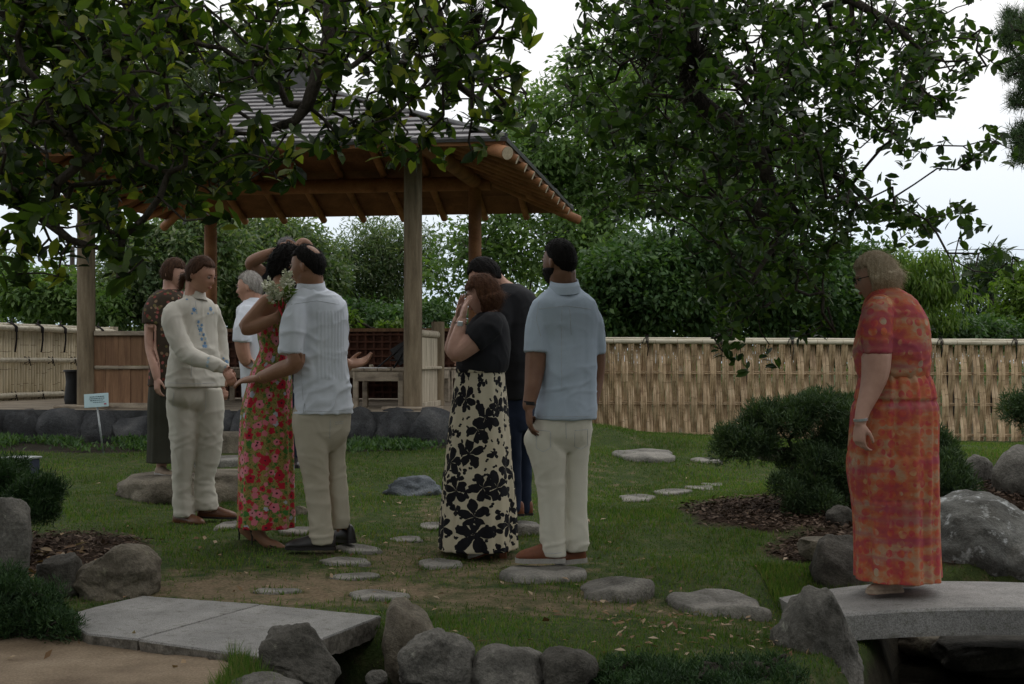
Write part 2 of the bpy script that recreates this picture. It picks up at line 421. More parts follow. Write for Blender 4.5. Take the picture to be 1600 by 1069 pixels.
def blob(X, Y, cx, cy, rx, ry, soft=.35, ang=0.0):
    c, s = math.cos(ang), math.sin(ang)
    u = ((X - cx) * c + (Y - cy) * s) / rx; v = (-(X - cx) * s + (Y - cy) * c) / ry
    d = np.sqrt(u * u + v * v)
    return np.clip((1 + soft - d) / (2 * soft), 0, 1)
def masks(X, Y):
    w = .12 * np.sin(X * 5 + Y * 3) + .1 * np.sin(Y * 6.3 - X * 2.2) + .06 * np.sin(X * 17 + Y * 11)
    Xw = X + w * .6; Yw = Y + w * .5
    worn = .72 * np.maximum.reduce([blob(Xw, Yw, -1.05, 6.75, 1.0, .5, .5), .8 * blob(Xw, Yw, -.1, 6.6, 1.3, .35, .6), .75 * blob(Xw, Yw, -.35, 7.6, .9, .8, .6), .6 * blob(Xw, Yw, -.4, 9.3, .5, 1.0, .6), .45 * blob(Xw, Yw, .9, 6.1, .6, .3, .6), .4 * blob(Xw, Yw, .8, 11, .5, 1.2, .6)])
    mulch = np.maximum.reduce([blob(Xw, Yw, 2.15, 9.2, .95, .85, .16), blob(Xw, Yw, 3.4, 8.9, .9, 1.3, .2), blob(Xw, Yw, -2.55, 7.25, .55, .85, .3), blob(Xw, Yw, 2.15, 8.0, .6, .5, .3)])
    dark = np.clip((-.12 - ground_np(X, Y, False)) / .15, 0, 1)
    bed = .85 * np.clip((Y - 12.9) / .5, 0, 1) * np.clip((.5 - X) / .6, 0, 1) * np.clip((15.6 - Y) / .3, 0, 1)
    return worn, mulch, dark, bed
worn, mulch, dark, bed = masks(GX, GY)
me = mesh_of('ground', np.stack([GX, GY, GZ], -1).reshape(-1, 3), F, True)
at = me.color_attributes.new('cover', 'FLOAT_COLOR', 'POINT')
at.data.foreach_set('color', np.stack([worn, mulch, np.maximum(dark, bed), np.ones_like(worn)], -1).astype(np.float32).ravel())
t = NT('lawn_and_soil'); vc = t.n('ShaderNodeVertexColor', layer_name='cover'); sp = t.n('ShaderNodeSeparateColor'); t.l(vc.outputs[0], sp.inputs[0])
vec = t.coord(); f = t.noise(vec, 2.2, 6); f2 = t.noise(vec, 60, 4, .7); f3 = t.noise(vec, 9, 5)
g = t.ramp(f3, [(.3, (.034, .055, .018)), (.55, (.06, .08, .026)), (.75, (.12, .10, .055))])
g = t.mix(.6, g, t.ramp(f2, [(.3, .4), (.7, 1.5)]), 'MULTIPLY')
d = t.ramp(f2, [(.3, (.10, .072, .045)), (.55, (.20, .15, .095)), (.75, (.30, .24, .16))])
mu = t.ramp(f2, [(.3, (.015, .010, .007)), (.7, (.07, .045, .03))])
dk = t.ramp(f3, [(.3, (.02, .018, .013)), (.7, (.05, .043, .03))])
def edge(ch, k=.35):
    return t.ramp(t.math('ADD', ch, t.math('MULTIPLY', t.math('SUBTRACT', f3, .5), k * 2.6)), [(.25, 0.0), (.75, 1.0)])
c = t.mix(edge(sp.outputs[0], .5), g, d); c = t.mix(edge(sp.outputs[1]), c, mu); c = t.mix(edge(sp.outputs[2]), c, dk)
M['ground'] = t.princ(c, .95, t.bump(t.math('ADD', f2, f3), .6, .02), .1)
ground = obj('ground', me, M['ground'], kind='structure')

def poly_sheet(name, pts, mat, dz, res=.07, kind='structure', lim=None):
    "a sheet of irregular outline that follows the ground, dz above it"
    bm = bmesh.new(); vs = [bm.verts.new((x, y, 0)) for x, y in pts]; bm.faces.new(vs)
    x0 = min(p[0] for p in pts); x1 = max(p[0] for p in pts); y0 = min(p[1] for p in pts); y1 = max(p[1] for p in pts)
    for a in np.arange(x0 + res, x1, res): bmesh.ops.bisect_plane(bm, geom=bm.verts[:] + bm.edges[:] + bm.faces[:], plane_co=(a, 0, 0), plane_no=(1, 0, 0))
    for a in np.arange(y0 + res, y1, res): bmesh.ops.bisect_plane(bm, geom=bm.verts[:] + bm.edges[:] + bm.faces[:], plane_co=(0, a, 0), plane_no=(0, 1, 0))
    co = np.array([v.co[:] for v in bm.verts]); z = ground_np(co[:, 0], co[:, 1])
    for v, q in zip(bm.verts, z): v.co.z = q + dz
    bmesh.ops.recalc_face_normals(bm, faces=bm.faces[:])
    me = bpy.data.meshes.new(name); bm.to_mesh(me); bm.free()
    me.polygons.foreach_set('use_smooth', np.ones(len(me.polygons), dtype=bool))
    if me.polygons[0].normal.z < 0: me.flip_normals()
    return obj(name, me, mat, kind=kind)
M['sand'] = mat_noise('packed_sand', [(.14, .10, .065), (.22, .165, .11), (.29, .225, .155)], 3, .95, .4, 110, .006, fine=.5)
sand_pts = [(-6, 2.2), (-1.35, 2.2), (-1.12, 4.1), (-1.05, 4.6), (-1.02, 4.95), (-1.1, 5.2), (-1.3, 5.35), (-1.55, 5.6), (-1.8, 5.78), (-2.05, 5.85), (-2.2, 5.75), (-2.35, 5.6), (-2.7, 5.3), (-3.4, 5.2), (-6, 5.1)]
poly_sheet('sand_path', sand_pts, M['sand'], .006)
mb = MB(); mb.add([(-3.2, 2.5, -.42), (14, 2.5, -.42), (14, 8.4, -.42), (-3.2, 8.4, -.42)], [(0, 1, 2, 3)])
obj('stream_water', mb, M['water'], kind='structure')

# ---------------------------------------------------------------- rocks
def rock_mesh(c, r, seed, facets=7, rough=.12, sub=4, flat_top=None, M3=None, taper=0):
    bm = bmesh.new(); bmesh.ops.create_icosphere(bm, subdivisions=sub, radius=1)
    rr = random.Random(seed)
    planes = []
    for _ in range(facets):
        n = Vector((rr.gauss(0, 1), rr.gauss(0, 1), rr.gauss(0, .8))).normalized(); planes.append((n, rr.uniform(.62, .92)))
    c = Vector(c)
    for v in bm.verts:
        p = v.co.copy(); m_ = (abs(p.x) ** 3 + abs(p.y) ** 3 + abs(p.z) ** 3) ** (1 / 3); p = p.lerp(p / m_, .55)
        for n, d_ in planes:
            k = p.dot(n) - d_
            if k > 0: p -= n * k * .78
        p += v.co * (fbm(v.co, 1.4, seed, 4) * rough * 1.3 + fbm(v.co, 5, seed + 9, 3) * rough * .35)
        if flat_top is not None and p.z > flat_top: p.z = flat_top + (p.z - flat_top) * .15
        if taper: p.x *= 1 - taper * (p.z + 1) / 2; p.y *= 1 - taper * (p.z + 1) / 2; p.x -= taper * .35 * p.z
        p = Vector((p.x * r[0], p.y * r[1], p.z * r[2]))
        if M3 is not None: p = M3 @ p
        v.co = p + c
    return bm
def rock(label, px0, px1, py0, py1, d, mat='rock', seed=1, dep=None, name='boulder', cat='rock', facets=7, rough=.12, flat=None, group=None, tilt=0, sub=4, taper=0):
    a = P(px0, py0, d); b = P(px1, py1, d)
    rx = (b.x - a.x) / 2; rz = (a.z - b.z) / 2; cz = (a.z + b.z) / 2; cx = (a.x + b.x) / 2
    ry = dep if dep else rx * .75
    M3 = Matrix.Rotation(tilt, 3, 'Y') if tilt else None
    bm = rock_mesh((0, 0, 0), (rx * 1.08, ry, rz * 1.1), seed, facets, rough, sub, flat, M3, taper)
    xs_ = [v.co.x for v in bm.verts]; zs_ = [v.co.z for v in bm.verts]
    sx = 2 * rx / (max(xs_) - min(xs_)); sz = 2 * rz / (max(zs_) - min(zs_)); mx = (max(xs_) + min(xs_)) / 2; mz = (max(zs_) + min(zs_)) / 2
    for v in bm.verts: v.co = Vector(((v.co.x - mx) * sx, v.co.y, (v.co.z - mz) * sz))
    me = bpy.data.meshes.new(name); bm.to_mesh(me); bm.free()
    me.polygons.foreach_set('use_smooth', np.ones(len(me.polygons), dtype=bool))
    me.transform(Matrix.Translation((0, 0, rz)))
    o = obj(name, me, M[mat]); o.location = (cx, d + ry * .35, cz - rz)
    return tag(o, label, cat, group)
def ray_ground(px, py, dz=0.0):
    lo, hi = 3.0, 24.0
    ds = np.linspace(lo, hi, 600); X = (px - 800) / FPX * ds; Z = EYE - (py - HOR) / FPX * ds
    g_ = ground_np(X, ds) + dz
    k = np.argmax(Z < g_)
    return float(ds[k]) if Z[k] < g_[k] else 12.0

STONES = []
def step_stone(label, px0, px1, py0, py1, h=.035, seed=1, mat='stepstone', tilt=0.0, grp='flat stepping stones set in the lawn', bumpy=.5):
    dn = ray_ground((px0 + px1) / 2, py1, h * .3); df = ray_ground((px0 + px1) / 2, py0, h)
    if df - dn < .12: df = dn + .12
    if df - dn > 1.1: df = dn + 1.1
    d = (dn + df) / 2; cx = ((px0 + px1) / 2 - 800) / FPX * d; rx = (px1 - px0) / 2 / FPX * d; ry = (df - dn) / 2
    rr = random.Random(seed); n = 26; ph = [rr.uniform(0, 6.28) for _ in range(5)]
    out = []
    for k in range(n):
        a = 2 * PI * k / n
        q = 1 + .10 * math.sin(2 * a + ph[0]) + .08 * math.sin(3 * a + ph[1]) + .05 * math.sin(5 * a + ph[2])
        p_ = (abs(math.cos(a)) ** 2.6 + abs(math.sin(a)) ** 2.6) ** (-1 / 2.6)
        out.append((math.cos(a) * q * p_, math.sin(a) * q * p_))
    mx = max(abs(o[0]) for o in out); my = max(abs(o[1]) for o in out)
    STONES.append((cx, d, rx, ry)); g0 = G(cx, d); mb = MB(); rs = []
    h *= .6
    for s_, z_ in ((.97, -.08), (1.0, -.005), (1.0, h * .45), (.965, h * .85), (.9, h), (.7, h * 1.05), (.4, h * 1.08), (.12, h * 1.08)):
        ring = []
        for (ax, ay) in out:
            x = ax / mx * rx * s_; y = ay / my * ry * s_
            z = z_ + (x / rx * tilt) + (nz(x, y, seed, 6) * .012 * bumpy if z_ > h * .4 else 0) + .5 * (G(cx + x, d + y) - g0)
            ring.append((x, y, z))
        rs.append(ring)
    mb.rings(rs, True)
    o = obj('stepping_stone', mb, M[mat], smooth=True); o.location = (cx, d, g0)
    o.data.set_sharp_from_angle(angle=R(50))
    return tag(o, label, 'stepping stone', grp)
for i, a in enumerate([
    ('large pale flat stone on the grassy rise near the bamboo fence', 955, 1060, 697, 723, .05),
    ('small flat stone between the pale large stone and the juniper tip', 1078, 1132, 712, 725, .03),
    ('flat oval stone at the near end of the row below the grassy rise', 963, 1026, 769, 784, .03),
    ('flat stone second in the row leading right under the juniper', 1018, 1084, 761, 773, .03),
    ('thin stone third in the row leading right under the juniper', 1070, 1117, 756, 766, .02),
    ('smallest far stone at the end of the row under the juniper', 1096, 1132, 752, 760, .02),
    ('sharp-edged grey stone tilting up out of the lawn, right of the brown shoes', 900, 1023, 889, 934, .09),
    ('big rounded brownish stone alone in the grass before the leaning rock', 1042, 1203, 909, 958, .08),
    ('smooth stone under the brown boat shoes of the bearded man', 776, 918, 877, 910, .06),
    ('oval grey stone just left of the black and cream skirt hem', 650, 724, 868, 890, .03),
    ('flat stone in worn soil nearest the boulder by the slab corner', 541, 641, 918, 938, .03),
    ('flat thin stone touching the worn soil above the slab joint', 394, 471, 915, 929, .02),
    ('middle flat stone in the worn soil below the black shoes', 512, 594, 891, 907, .02),
    ('long flat stone just in front of the black dress shoes', 498, 582, 867, 885, .03),
    ('little pale stone in open grass between the two groups of guests', 608, 662, 835, 848, .02),
    ('flat stone under and right of the black shoes', 522, 602, 847, 865, .025),
    ('stone beside the hem of the flowered dress', 432, 492, 818, 836, .04),
    ('faint stone left of the black and cream skirt in the dry grass', 655, 702, 814, 828, .02),
    ('rounded lichen-spotted stone behind the cream skirt and under the dark jeans', 796, 848, 803, 832, .10),
    ('stone between the brown boots and the flowered dress', 338, 378, 810, 828, .03)]):
    step_stone(*a[:5], h=a[5], seed=20 + i, tilt=.03 if i == 6 else 0, mat='rock' if i in (6,) else 'stepstone', bumpy=2.5 if i in (6, 7) else 1)

rock('grey boulder at the left edge, tall and rounded above the low juniper', -70, 48, 776, 925, 6.4, 'rock', 3, name='boulder')
rock('low dark rock wedged between the edge boulder and the round brown boulder', 56, 138, 866, 945, 6.6, 'rock_fore', 5)
rock('round brown boulder behind the left end of the granite slab', 110, 243, 852, 962, 6.55, 'rock_brown', 9, dep=.2, facets=4, sub=5)
rock('dark grey upright boulder in front of the slab corner', 404, 532, 976, 1100, 4.9, 'rock_fore', 12, facets=6, sub=5)
rock('low grey rock cut by the bottom edge left of the dark upright boulder', 350, 470, 1053, 1110, 4.65, 'rock', 14)
rock('brown egg-shaped boulder leaning behind the slab corner', 596, 683, 940, 1085, 5.65, 'rock_brown', 22, dep=.17, facets=3)
rock('pale domed boulder at the bottom between the brown boulder and the long grey rock', 620, 742, 984, 1110, 5.0, 'rock', 25, sub=5)
rock('long grey rock sloping up at the bottom edge', 732, 872, 1011, 1110, 4.95, 'rock', 31, facets=10)
rock('small dark round-topped rock at the right end of the bottom row', 838, 937, 1014, 1110, 4.9, 'rock_fore', 35)
rock('leaning grey rock with a brown cap at the left end of the arched bridge', 1214, 1362, 914, 1115, 5.55, 'rock', 48, facets=6, rough=.12, dep=.28, sub=5, taper=.3)
rock('blue-grey jagged rock on the lawn in front of the stone wall', 596, 692, 744, 790, 10.3, 'rock_blue', 52, facets=12, rough=.2, name='boulder')
rock('flat-topped broad rock the woman in the brown top stands on', 174, 440, 741, 812, 10.0, 'rock_brown', 60, flat=.45, dep=.55, facets=3)
rock('huge dark boulder streaked with white lichen behind the bridge', 1425, 1680, 775, 985, 7.9, 'rock_white', 66, facets=5, dep=.6, tilt=.35, sub=5)
rock('large pale grey boulder cut by the right edge of the picture', 1553, 1700, 695, 850, 8.9, 'rock', 71)
rock('mid grey rock between the low juniper and the pale edge boulder', 1494, 1556, 710, 780, 9.3, 'rock', 75)
rock('flat reddish rock at the lower edge of the bark mulch', 1250, 1345, 842, 878, 7.7, 'rock_brown', 82, flat=.5, name='boulder')
rock('grey pyramid rock left of the orange dress on the bank', 1270, 1390, 838, 945, 7.3, 'rock_fore', 86, facets=5, taper=.3)
rock('wet flat stone in the dark stream under the bridge', 1395, 1560, 988, 1032, 7.1, 'rock_brown', 91, flat=.4, name='stream_stone')
rock('long low wet stone in the stream at the lower right corner', 1470, 1680, 1004, 1062, 6.75, 'rock_fore', 92, flat=.5, name='stream_stone')
rock('small stone in the mulch beside the pale edge boulder', 1528, 1556, 770, 786, 8.9, 'rock', 95, name='boulder')
rock('pebble at the foot of the leaning grey rock', 1196, 1222, 1018, 1048, 5.5, 'rock', 97, name='boulder', sub=3)
rock('half-buried pale rock in the dark gap under the slab', 570, 606, 1048, 1075, 5.2, 'rock', 98, name='boulder', sub=3)
rock('rounded rock under the juniper behind the mulch', 1178, 1240, 700, 722, 10.4, 'rock', 99, name='boulder', sub=3)
rock('dark rock at the foot of the juniper, left of the orange dress', 1290, 1340, 790, 845, 8.6, 'rock_fore', 101)
rock('brown low rock beside the flowered dress on the steps', 430, 480, 790, 830, 9.2, 'rock_brown', 103)

# step blocks up to the pavilion
def slab_block(name, label, cat, c, s, mat, rz=0, grp=None):
    mb = MB(); bm = bmesh.new(); bmesh.ops.create_cube(bm, size=1)
    bmesh.ops.subdivide_edges(bm, edges=bm.edges[:], cuts=9, use_grid_fill=True)
    for v in bm.verts:
        k_ = max(0, 1 - .05 * ((abs(v.co.x) * 2) ** 10 + (abs(v.co.y) * 2) ** 10 + (abs(v.co.z) * 2) ** 10 - 1)); v.co = Vector((v.co.x * s[0] * k_, v.co.y * s[1] * k_, v.co.z * s[2] * k_ + s[2] / 2)); v.co += v.co.normalized() * nz(*v.co, 5, s[0]) * .02
    me = bpy.data.meshes.new(name); bm.to_mesh(me); bm.free()
    me.polygons.foreach_set('use_smooth', np.ones(len(me.polygons), dtype=bool))
    o = obj(name, me, M[mat]); o.location = c; o.rotation_euler = (0, 0, rz)
    return tag(o, label, cat, grp)
slab_block('step_block', 'upper stone step against the wall below the pavilion opening', 'step', (-2.75, 13.35, .18), (1.3, .5, .27), 'rock_brown')
slab_block('step_block', 'lower stone step between the wall and the broad flat rock', 'step', (-2.3, 12.2, .12), (1.1, .55, .17), 'stepstone', .1)

# granite slabs lower left
def granite(label, top, th, z=.045):
    n = len(top); mb = MB()
    cx = sum(p[0] for p in top) / n; cy = sum(p[1] for p in top) / n
    dense = []
    for i in range(n):
        a, b = top[i], top[(i + 1) % n]
        L = math.hypot(a[0] - b[0], a[1] - b[1]); k = max(1, int(L / .035))
        for j in range(k):
            t_ = j / k; x = a[0] + (b[0] - a[0]) * t_; y = a[1] + (b[1] - a[1]) * t_
            dense.append((x + nz(x, y, 0, 25) * .006, y + nz(x, y, 3, 25) * .006))
    up = [(x - (x - cx) * .008, y - (y - cy) * .008, z) for x, y in dense]
    m1 = [(x, y, z - .008) for x, y in dense]
    m2 = [(x - (x - cx) * .01 * (1 + nz(x, y, 9, 18)), y - (y - cy) * .01, z - th * .5 + nz(x, y, 5, 14) * .01) for x, y in dense]
    lo = [(x - (x - cx) * .03, y - (y - cy) * .03, z - th + nz(x, y, 7, 12) * .012) for x, y in dense]
    m = len(dense); o = 0
    mb.v = up + m1 + m2 + lo
    mb.f.append(tuple(range(m))); mb.m.append(0)
    for r_, mi in ((0, 0), (1, 1), (2, 1)):
        for j in range(m):
            k = (j + 1) % m; mb.f.append((r_ * m + j, (r_ + 1) * m + j, (r_ + 1) * m + k, r_ * m + k)); mb.m.append(mi)
    mb.f.append(tuple(range(3 * m, 4 * m))[::-1]); mb.m.append(1)
    ob = obj('granite_slab', mb, [M['granite'], M['granite_edge']])
    bm = bmesh.new(); bm.from_mesh(ob.data); bmesh.ops.recalc_face_normals(bm, faces=bm.faces[:]); bm.to_mesh(ob.data); bm.free()
    recenter(ob, (cx, cy, z - th))
    return tag(ob, label, 'stone slab', 'granite slabs bridging the end of the sand path')
def PG(px, py, z):
    d = (EYE - z) * FPX / (py - HOR); return ((px - 800) / FPX * d, d)
zs = .045
b1 = [PG(407, 944, zs), PG(224, 931, zs), PG(150, 948, zs), PG(119, 957, zs), PG(114, 976, zs), PG(138, 990, zs), PG(214, 998, zs)]
f1 = [PG(408.5, 944.6, zs), PG(216, 999, zs), PG(369, 1021, zs), PG(452, 1036, zs), PG(506, 996, zs), PG(595, 962, zs)]
granite('speckled granite slab, the one farther back left of the joint', b1, .09)
granite('speckled granite slab in front of the joint with its thick edge over the gap', f1, .09)

# arched stone bridge
mb = MB(); rs = []
for i in range(41):
    X = 1.36 + (4.4 - 1.36) * i / 40; dx = X - 2.2; z = .030 - (.12 if dx < 0 else .045) * dx * dx; th = .125
    yf = 6.145; yb = 6.9; b = .012; zf = .030 - (.06 if dx < 0 else .045) * dx * dx
    rs.append([(X, yf, zf - th), (X, yf, zf - b), (X, yf + b, zf), (X, yf + .3, (z + zf) / 2 + .001), (X, yb - b, z), (X, yb, z - b), (X, yb, z - th)])
mb.rings(rs, True); 
br = obj('arched_bridge', mb, M['granite'], auto=35); bm = bmesh.new(); bm.from_mesh(br.data); bmesh.ops.recalc_face_normals(bm, faces=bm.faces[:]); bm.to_mesh(br.data); bm.free()
recenter(br, (2.8, 6.5, -.2))
tag(br, 'low arched granite footbridge over the dark stream at the right', 'bridge')

# ---------------------------------------------------------------- bamboo fences
def fence_right():
    base = (3.5, 20.0, -.1)
    root = thing('bamboo_fence', 'woven split bamboo fence with a grey pole along its top behind the lawn', 'fence', base)
    bx, by, bz = base
    Y0 = 20.0
    def zoff(X): return -.0045 * X
    pitch = 9.8 * Y0 / FPX; X0 = (672 - 800) / FPX * Y0; n = 110
    rails = [.998, .543, .088]; top = 1.44; bot = -.16
    rr = random.Random(4)
    def slat(kind, w, parity):
        mb = MB(); k = 2 + (kind % 2)
        cw = w / k
        for c in range(k):
            x0 = -w / 2 + cw * c + .0004; x1 = x0 + cw - .0008
            zs_ = np.linspace(bot, top, 15); L = []
            jit = rr.uniform(-.004, .004)
            for z in zs_:
                ph = (z - rails[2]) / (rails[1] - rails[2]) * PI
                o_ = math.cos(ph) * .055 * (1 if parity else -1)
                y = -o_ + jit
                wz = .93 + .07 * abs(math.cos(ph))
                xm = (x0 + x1) / 2; hw = (x1 - x0) / 2
                L.append([(xm - hw * wz, y + .004, z), (xm, y - .006, z), (xm + hw * wz, y + .004, z)])
            o0 = len(mb.v)
            for r_ in L: mb.v.extend(r_)
            for i in range(len(L) - 1):
                for j in range(2):
                    a = o0 + i * 3 + j; mb.f.append((a, a + 1, a + 4, a + 3)); mb.m.append(0)
            nd = bot + rr.uniform(.05, .3)
            while nd < top:
                ph = (nd - rails[2]) / (rails[1] - rails[2]) * PI
                y = -math.cos(ph) * .055 * (1 if parity else -1) + jit
                mb.box(((x0 + x1) / 2, y - .003, nd), (cw - .003, .008, .005), mi=1); nd += rr.uniform(.26, .38)
        return mesh_of('bamboo_slat', mb.v, mb.f, False, Vector((0, 0, 0)), [M['bamboo'], M['bamboo_node']], mb.m)
    protos = {(k, p): slat(k, pitch * 1.04, p) for k in range(8) for p in (0, 1)}
    for i in range(n):
        X = X0 + i * pitch
        o = bpy.data.objects.new('bamboo_slat', protos[(rr.randrange(8), i % 2)]); COL.objects.link(o); o.parent = root
        o.location = (X - bx, 0, zoff(X) - bz)
    Xe = X0 + n * pitch
    for z in rails:
        for s_, dz in ((1, .012), (1, -.012)):
            mb = MB(); mb.tube([(X0 - .1, Y0, z + dz + zoff(X0)), (Xe, Y0, z + dz + zoff(Xe))], .012, 6)
            obj('rail', mb, M['bamboo'], root, smooth=True)
    for yy, z, r_ in ((Y0 - .045, 1.455, .034), (Y0 + .045, 1.455, .034), (Y0 - .02, 1.497, .020), (Y0 + .02, 1.497, .019)):
        mb = MB(); pts = [(X0 - .1 + (Xe - X0 + .1) * k / 24, yy, z + zoff(X0 + (Xe - X0) * k / 24) + rr.uniform(-.002, .002)) for k in range(25)]
        mb.tube(pts, [r_ * rr.uniform(.95, 1.06) for _ in pts], 8)
        obj('top_pole', mb, M['bamboo_pole'], root, smooth=True)
    nodes = MB()
    for k in range(30):
        X = X0 + k * (Xe - X0) / 30 + rr.uniform(-.1, .1); nodes.tube([(X - .003, Y0 - .045, 1.455 + zoff(X)), (X + .003, Y0 - .045, 1.455 + zoff(X))], .0365, 8)
    obj('pole_nodes', nodes, M['bamboo_node'], root, kind='stuff')
    for px in (895, 1010, 1125, 1236, 1352, 1468, 1584, 1690):
        X = (px - 800) / FPX * Y0; mb = MB(); z0 = 1.455 + zoff(X)
        for k in (-.012, .004, .018):
            mb.tube([(X + k, Y0 - .088, z0 - .03), (X + k + .004, Y0 - .09, z0 + .03), (X + k, Y0 - .03, z0 + .075), (X + k, Y0 + .04, z0 + .066)], .005, 5)
        mb.tube([(X, Y0 - .04, z0 + .072), (X - .05, Y0 - .09, z0 + .03), (X - .07, Y0 - .085, z0 - .04)], .006, 5)
        mb.tube([(X, Y0 - .04, z0 + .072), (X - .03, Y0 - .05, z0 + .11)], .005, 5); mb.tube([(X, Y0 - .04, z0 + .072), (X + .04, Y0 - .05, z0 + .10)], .005, 5)
        mb.tube([(X, Y0 - .09, z0 + .02), (X + .02, Y0 - .085, z0 - .10), (X + .01, Y0 - .05, z0 - .2 - .1 * rr.random())], .007, 5)
        obj('rope_tie', mb, M['cord'], root, smooth=True)
    for px in (1064, 1296, 1526):
        X = (px - 800) / FPX * Y0; mb = MB(); mb.box((X, Y0 + .08, .65), (.07, .07, 1.6)); obj('fence_post', mb, M['wood_grey'], root)
fence_right()

def fence_left():
    A = Vector((-7.0, 17.3, 0)); B = Vector((-6.18, 20.7, 0)); 
    A = P(-70, 500, 17.2); B = P(172, 500, 20.6); A.z = B.z = 0
    root = thing('bamboo_fence', 'pale upright bamboo cane fence with three tied cross poles at the left', 'fence', (A.x, A.y, 0))
    D = (B - A).normalized(); L = (B - A).length; Nn = Vector((D.y, -D.x, 0))   # towards the garden
    top, rr = 1.63, random.Random(9)
    protos = []
    w = .062
    for k in range(6):
        mb = MB(); mb.tube([(0, 0, .0), (0, 0, top - .03)], w / 2, 7)
        nd = rr.uniform(.05, .3)
        while nd < top - .1:
            mb.tube([(0, 0, nd), (0, 0, nd + .006)], w / 2 + .002, 7, mi=1); nd += rr.uniform(.24, .36)
        protos.append(mesh_of('bamboo_cane', mb.v, mb.f, True, Vector((0, 0, 0)), [M['bamboo_pale'], M['bamboo_node']], mb.m))
    n = int(L / w)
    for i in range(n):
        o = bpy.data.objects.new('bamboo_cane', protos[rr.randrange(6)]); COL.objects.link(o); o.parent = root
        q = D * (w * (i + .5)) + Nn * rr.uniform(-.003, .003); o.location = (q.x, q.y, rr.uniform(-.02, .0)); o.rotation_euler = (0, 0, rr.uniform(0, 6))
    def pole(z, off, r_, name):
        pts = [A + D * (L * k / 14) + Nn * off + Vector((0, 0, z + rr.uniform(-.003, .003))) for k in range(15)]
        mb = MB(); mb.tube(pts, [r_ * rr.uniform(.95, 1.06) for _ in pts], 9); obj(name, mb, M['bamboo_pole'], root, smooth=True)
    pole(1.60, .065, .040, 'top_pole'); pole(1.60, -.065, .04, 'top_pole'); pole(1.645, .0, .026, 'top_pole')
    pole(1.17, .07, .034, 'cross_pole'); pole(.69, .07, .040, 'cross_pole')
    for px in (-50, 5, 45, 82, 117, 147):
        t_ = (px + 70) / 242; q = A + D * (L * t_); mb = MB(); O = Nn * .11
        for k in (-.02, .0, .02):
            mb.tube([q + D * k + O + Vector((0, 0, 1.55)), q + D * k + O + Vector((0, 0, 1.62)), q + D * k + Nn * .03 + Vector((0, 0, 1.678)), q + D * k - Nn * .05 + Vector((0, 0, 1.66))], .009, 5)
        mb.tube([q + O + Vector((0, 0, 1.60)), q + O * .9 + D * .02 + Vector((0, 0, 1.45)), q + O * .8 + Vector((0, 0, 1.28))], .013, 5)
        mb.tube([q + Nn * .02 + Vector((0, 0, 1.67)), q + D * .06 + Vector((0, 0, 1.73))], .009, 5)
        obj('rope_tie', mb, M['cord'], root, smooth=True)
    for z, r_, pxs in ((1.17, .036, (25, 62, 99, 130)), (.69, .042, (5, 46, 84, 118))):
        for px in pxs:
            t_ = (px + 70) / 242; q = A + D * (L * t_); mb = MB(); o1 = Nn * (.07 + r_ + .002)
            for s_ in (1, -1):
                mb.tube([q + D * (-.05 * s_) + Nn * .06 + Vector((0, 0, z + r_ + .01)), q + o1 + Vector((0, 0, z)), q + D * (.05 * s_) + Nn * .06 + Vector((0, 0, z - r_ - .01))], .009, 5)
            mb.tube([q + o1 + Vector((0, 0, z)), q + o1 + D * .03 + Vector((0, 0, z - .08))], .007, 5)
            obj('rope_tie', mb, M['cord'], root, smooth=True)
    mb = MB(); q = B + D * .05; mb.box((q.x, q.y, .84), (.14, .14, 1.68), (0, 0, -.1)); obj('end_post', mb, M['wood_grey'], root)
fence_left()

# ---------------------------------------------------------------- pavilion
TH = .152; PC = Vector((-2.674, 16.94, .623))
pav = thing('garden_pavilion', 'open timber pavilion with a low hipped slate roof on four round posts', 'pavilion', PC)
pav.rotation_euler = (0, 0, -TH)
PW = lambda u, v, z: PC + Vector((u * math.cos(TH) + v * math.sin(TH), -u * math.sin(TH) + v * math.cos(TH), z))
def lobj(name, mb, mat, parent=None, **k):
    k2 = dict(k); sm = k2.pop('smooth', False); au = k2.pop('auto', None)
    mats = mat if isinstance(mat, list) else [mat]
    me = mesh_of(name, mb.v, mb.f, sm, Vector((0, 0, 0)), mats, mb.m)
    o = obj(name, me, mats, None, auto=au, **k2); o.parent = parent or pav
    return o
h = 1.9; E_ = 3.104; zE = 3.362 - .623; SL = .402; al = math.atan(SL); ca, sa = math.cos(al), math.sin(al); zB = 3.495 - .623 + .1
for (u, v, r_) in ((-h, -h, .102), (h, -h, .102), (-h, h, .092), (h, h, .092)):
    mb = MB(); mb.tube([(u, v, 0), (u, v, 1.2), (u, v, zB)], [r_, r_ * .985, r_ * .97], 24); lobj('post', mb, M['wood_post'] if v < 0 else M['wood_beam'], auto=50)
    mb = MB(); mb.box((u, v - .02, .018), (.62, .34, .036), bev=.01); lobj('footing_board', mb, M['wood_sill'])
for a, b in (((-h - .22, -h, zB), (h + .22, -h, zB)), ((-h - .22, h, zB), (h + .22, h, zB)), ((-h, -h - .2, zB + .03), (-h, h + .2, zB + .03)), ((h, -h - .2, zB + .03), (h, h + .2, zB + .03))):
    mb = MB(); mb.tube([a, b], .10, 20); lobj('beam', mb, M['wood_beam'], auto=50)
def face(k):   # rotate (u, s, h) of a roof face into local coordinates
    c_, s_ = [(1, 0), (0, 1), (-1, 0), (0, -1)][k]
    def f(u, s, hh):
        v = -(E_ - s * ca) - hh * sa; z = zE + s * sa + hh * ca
        return (u * c_ - v * s_, u * s_ + v * c_, z)
    return f
SMAX = (E_ - .22) / ca
rr = random.Random(3)
NC = 14; cl = SMAX / NC
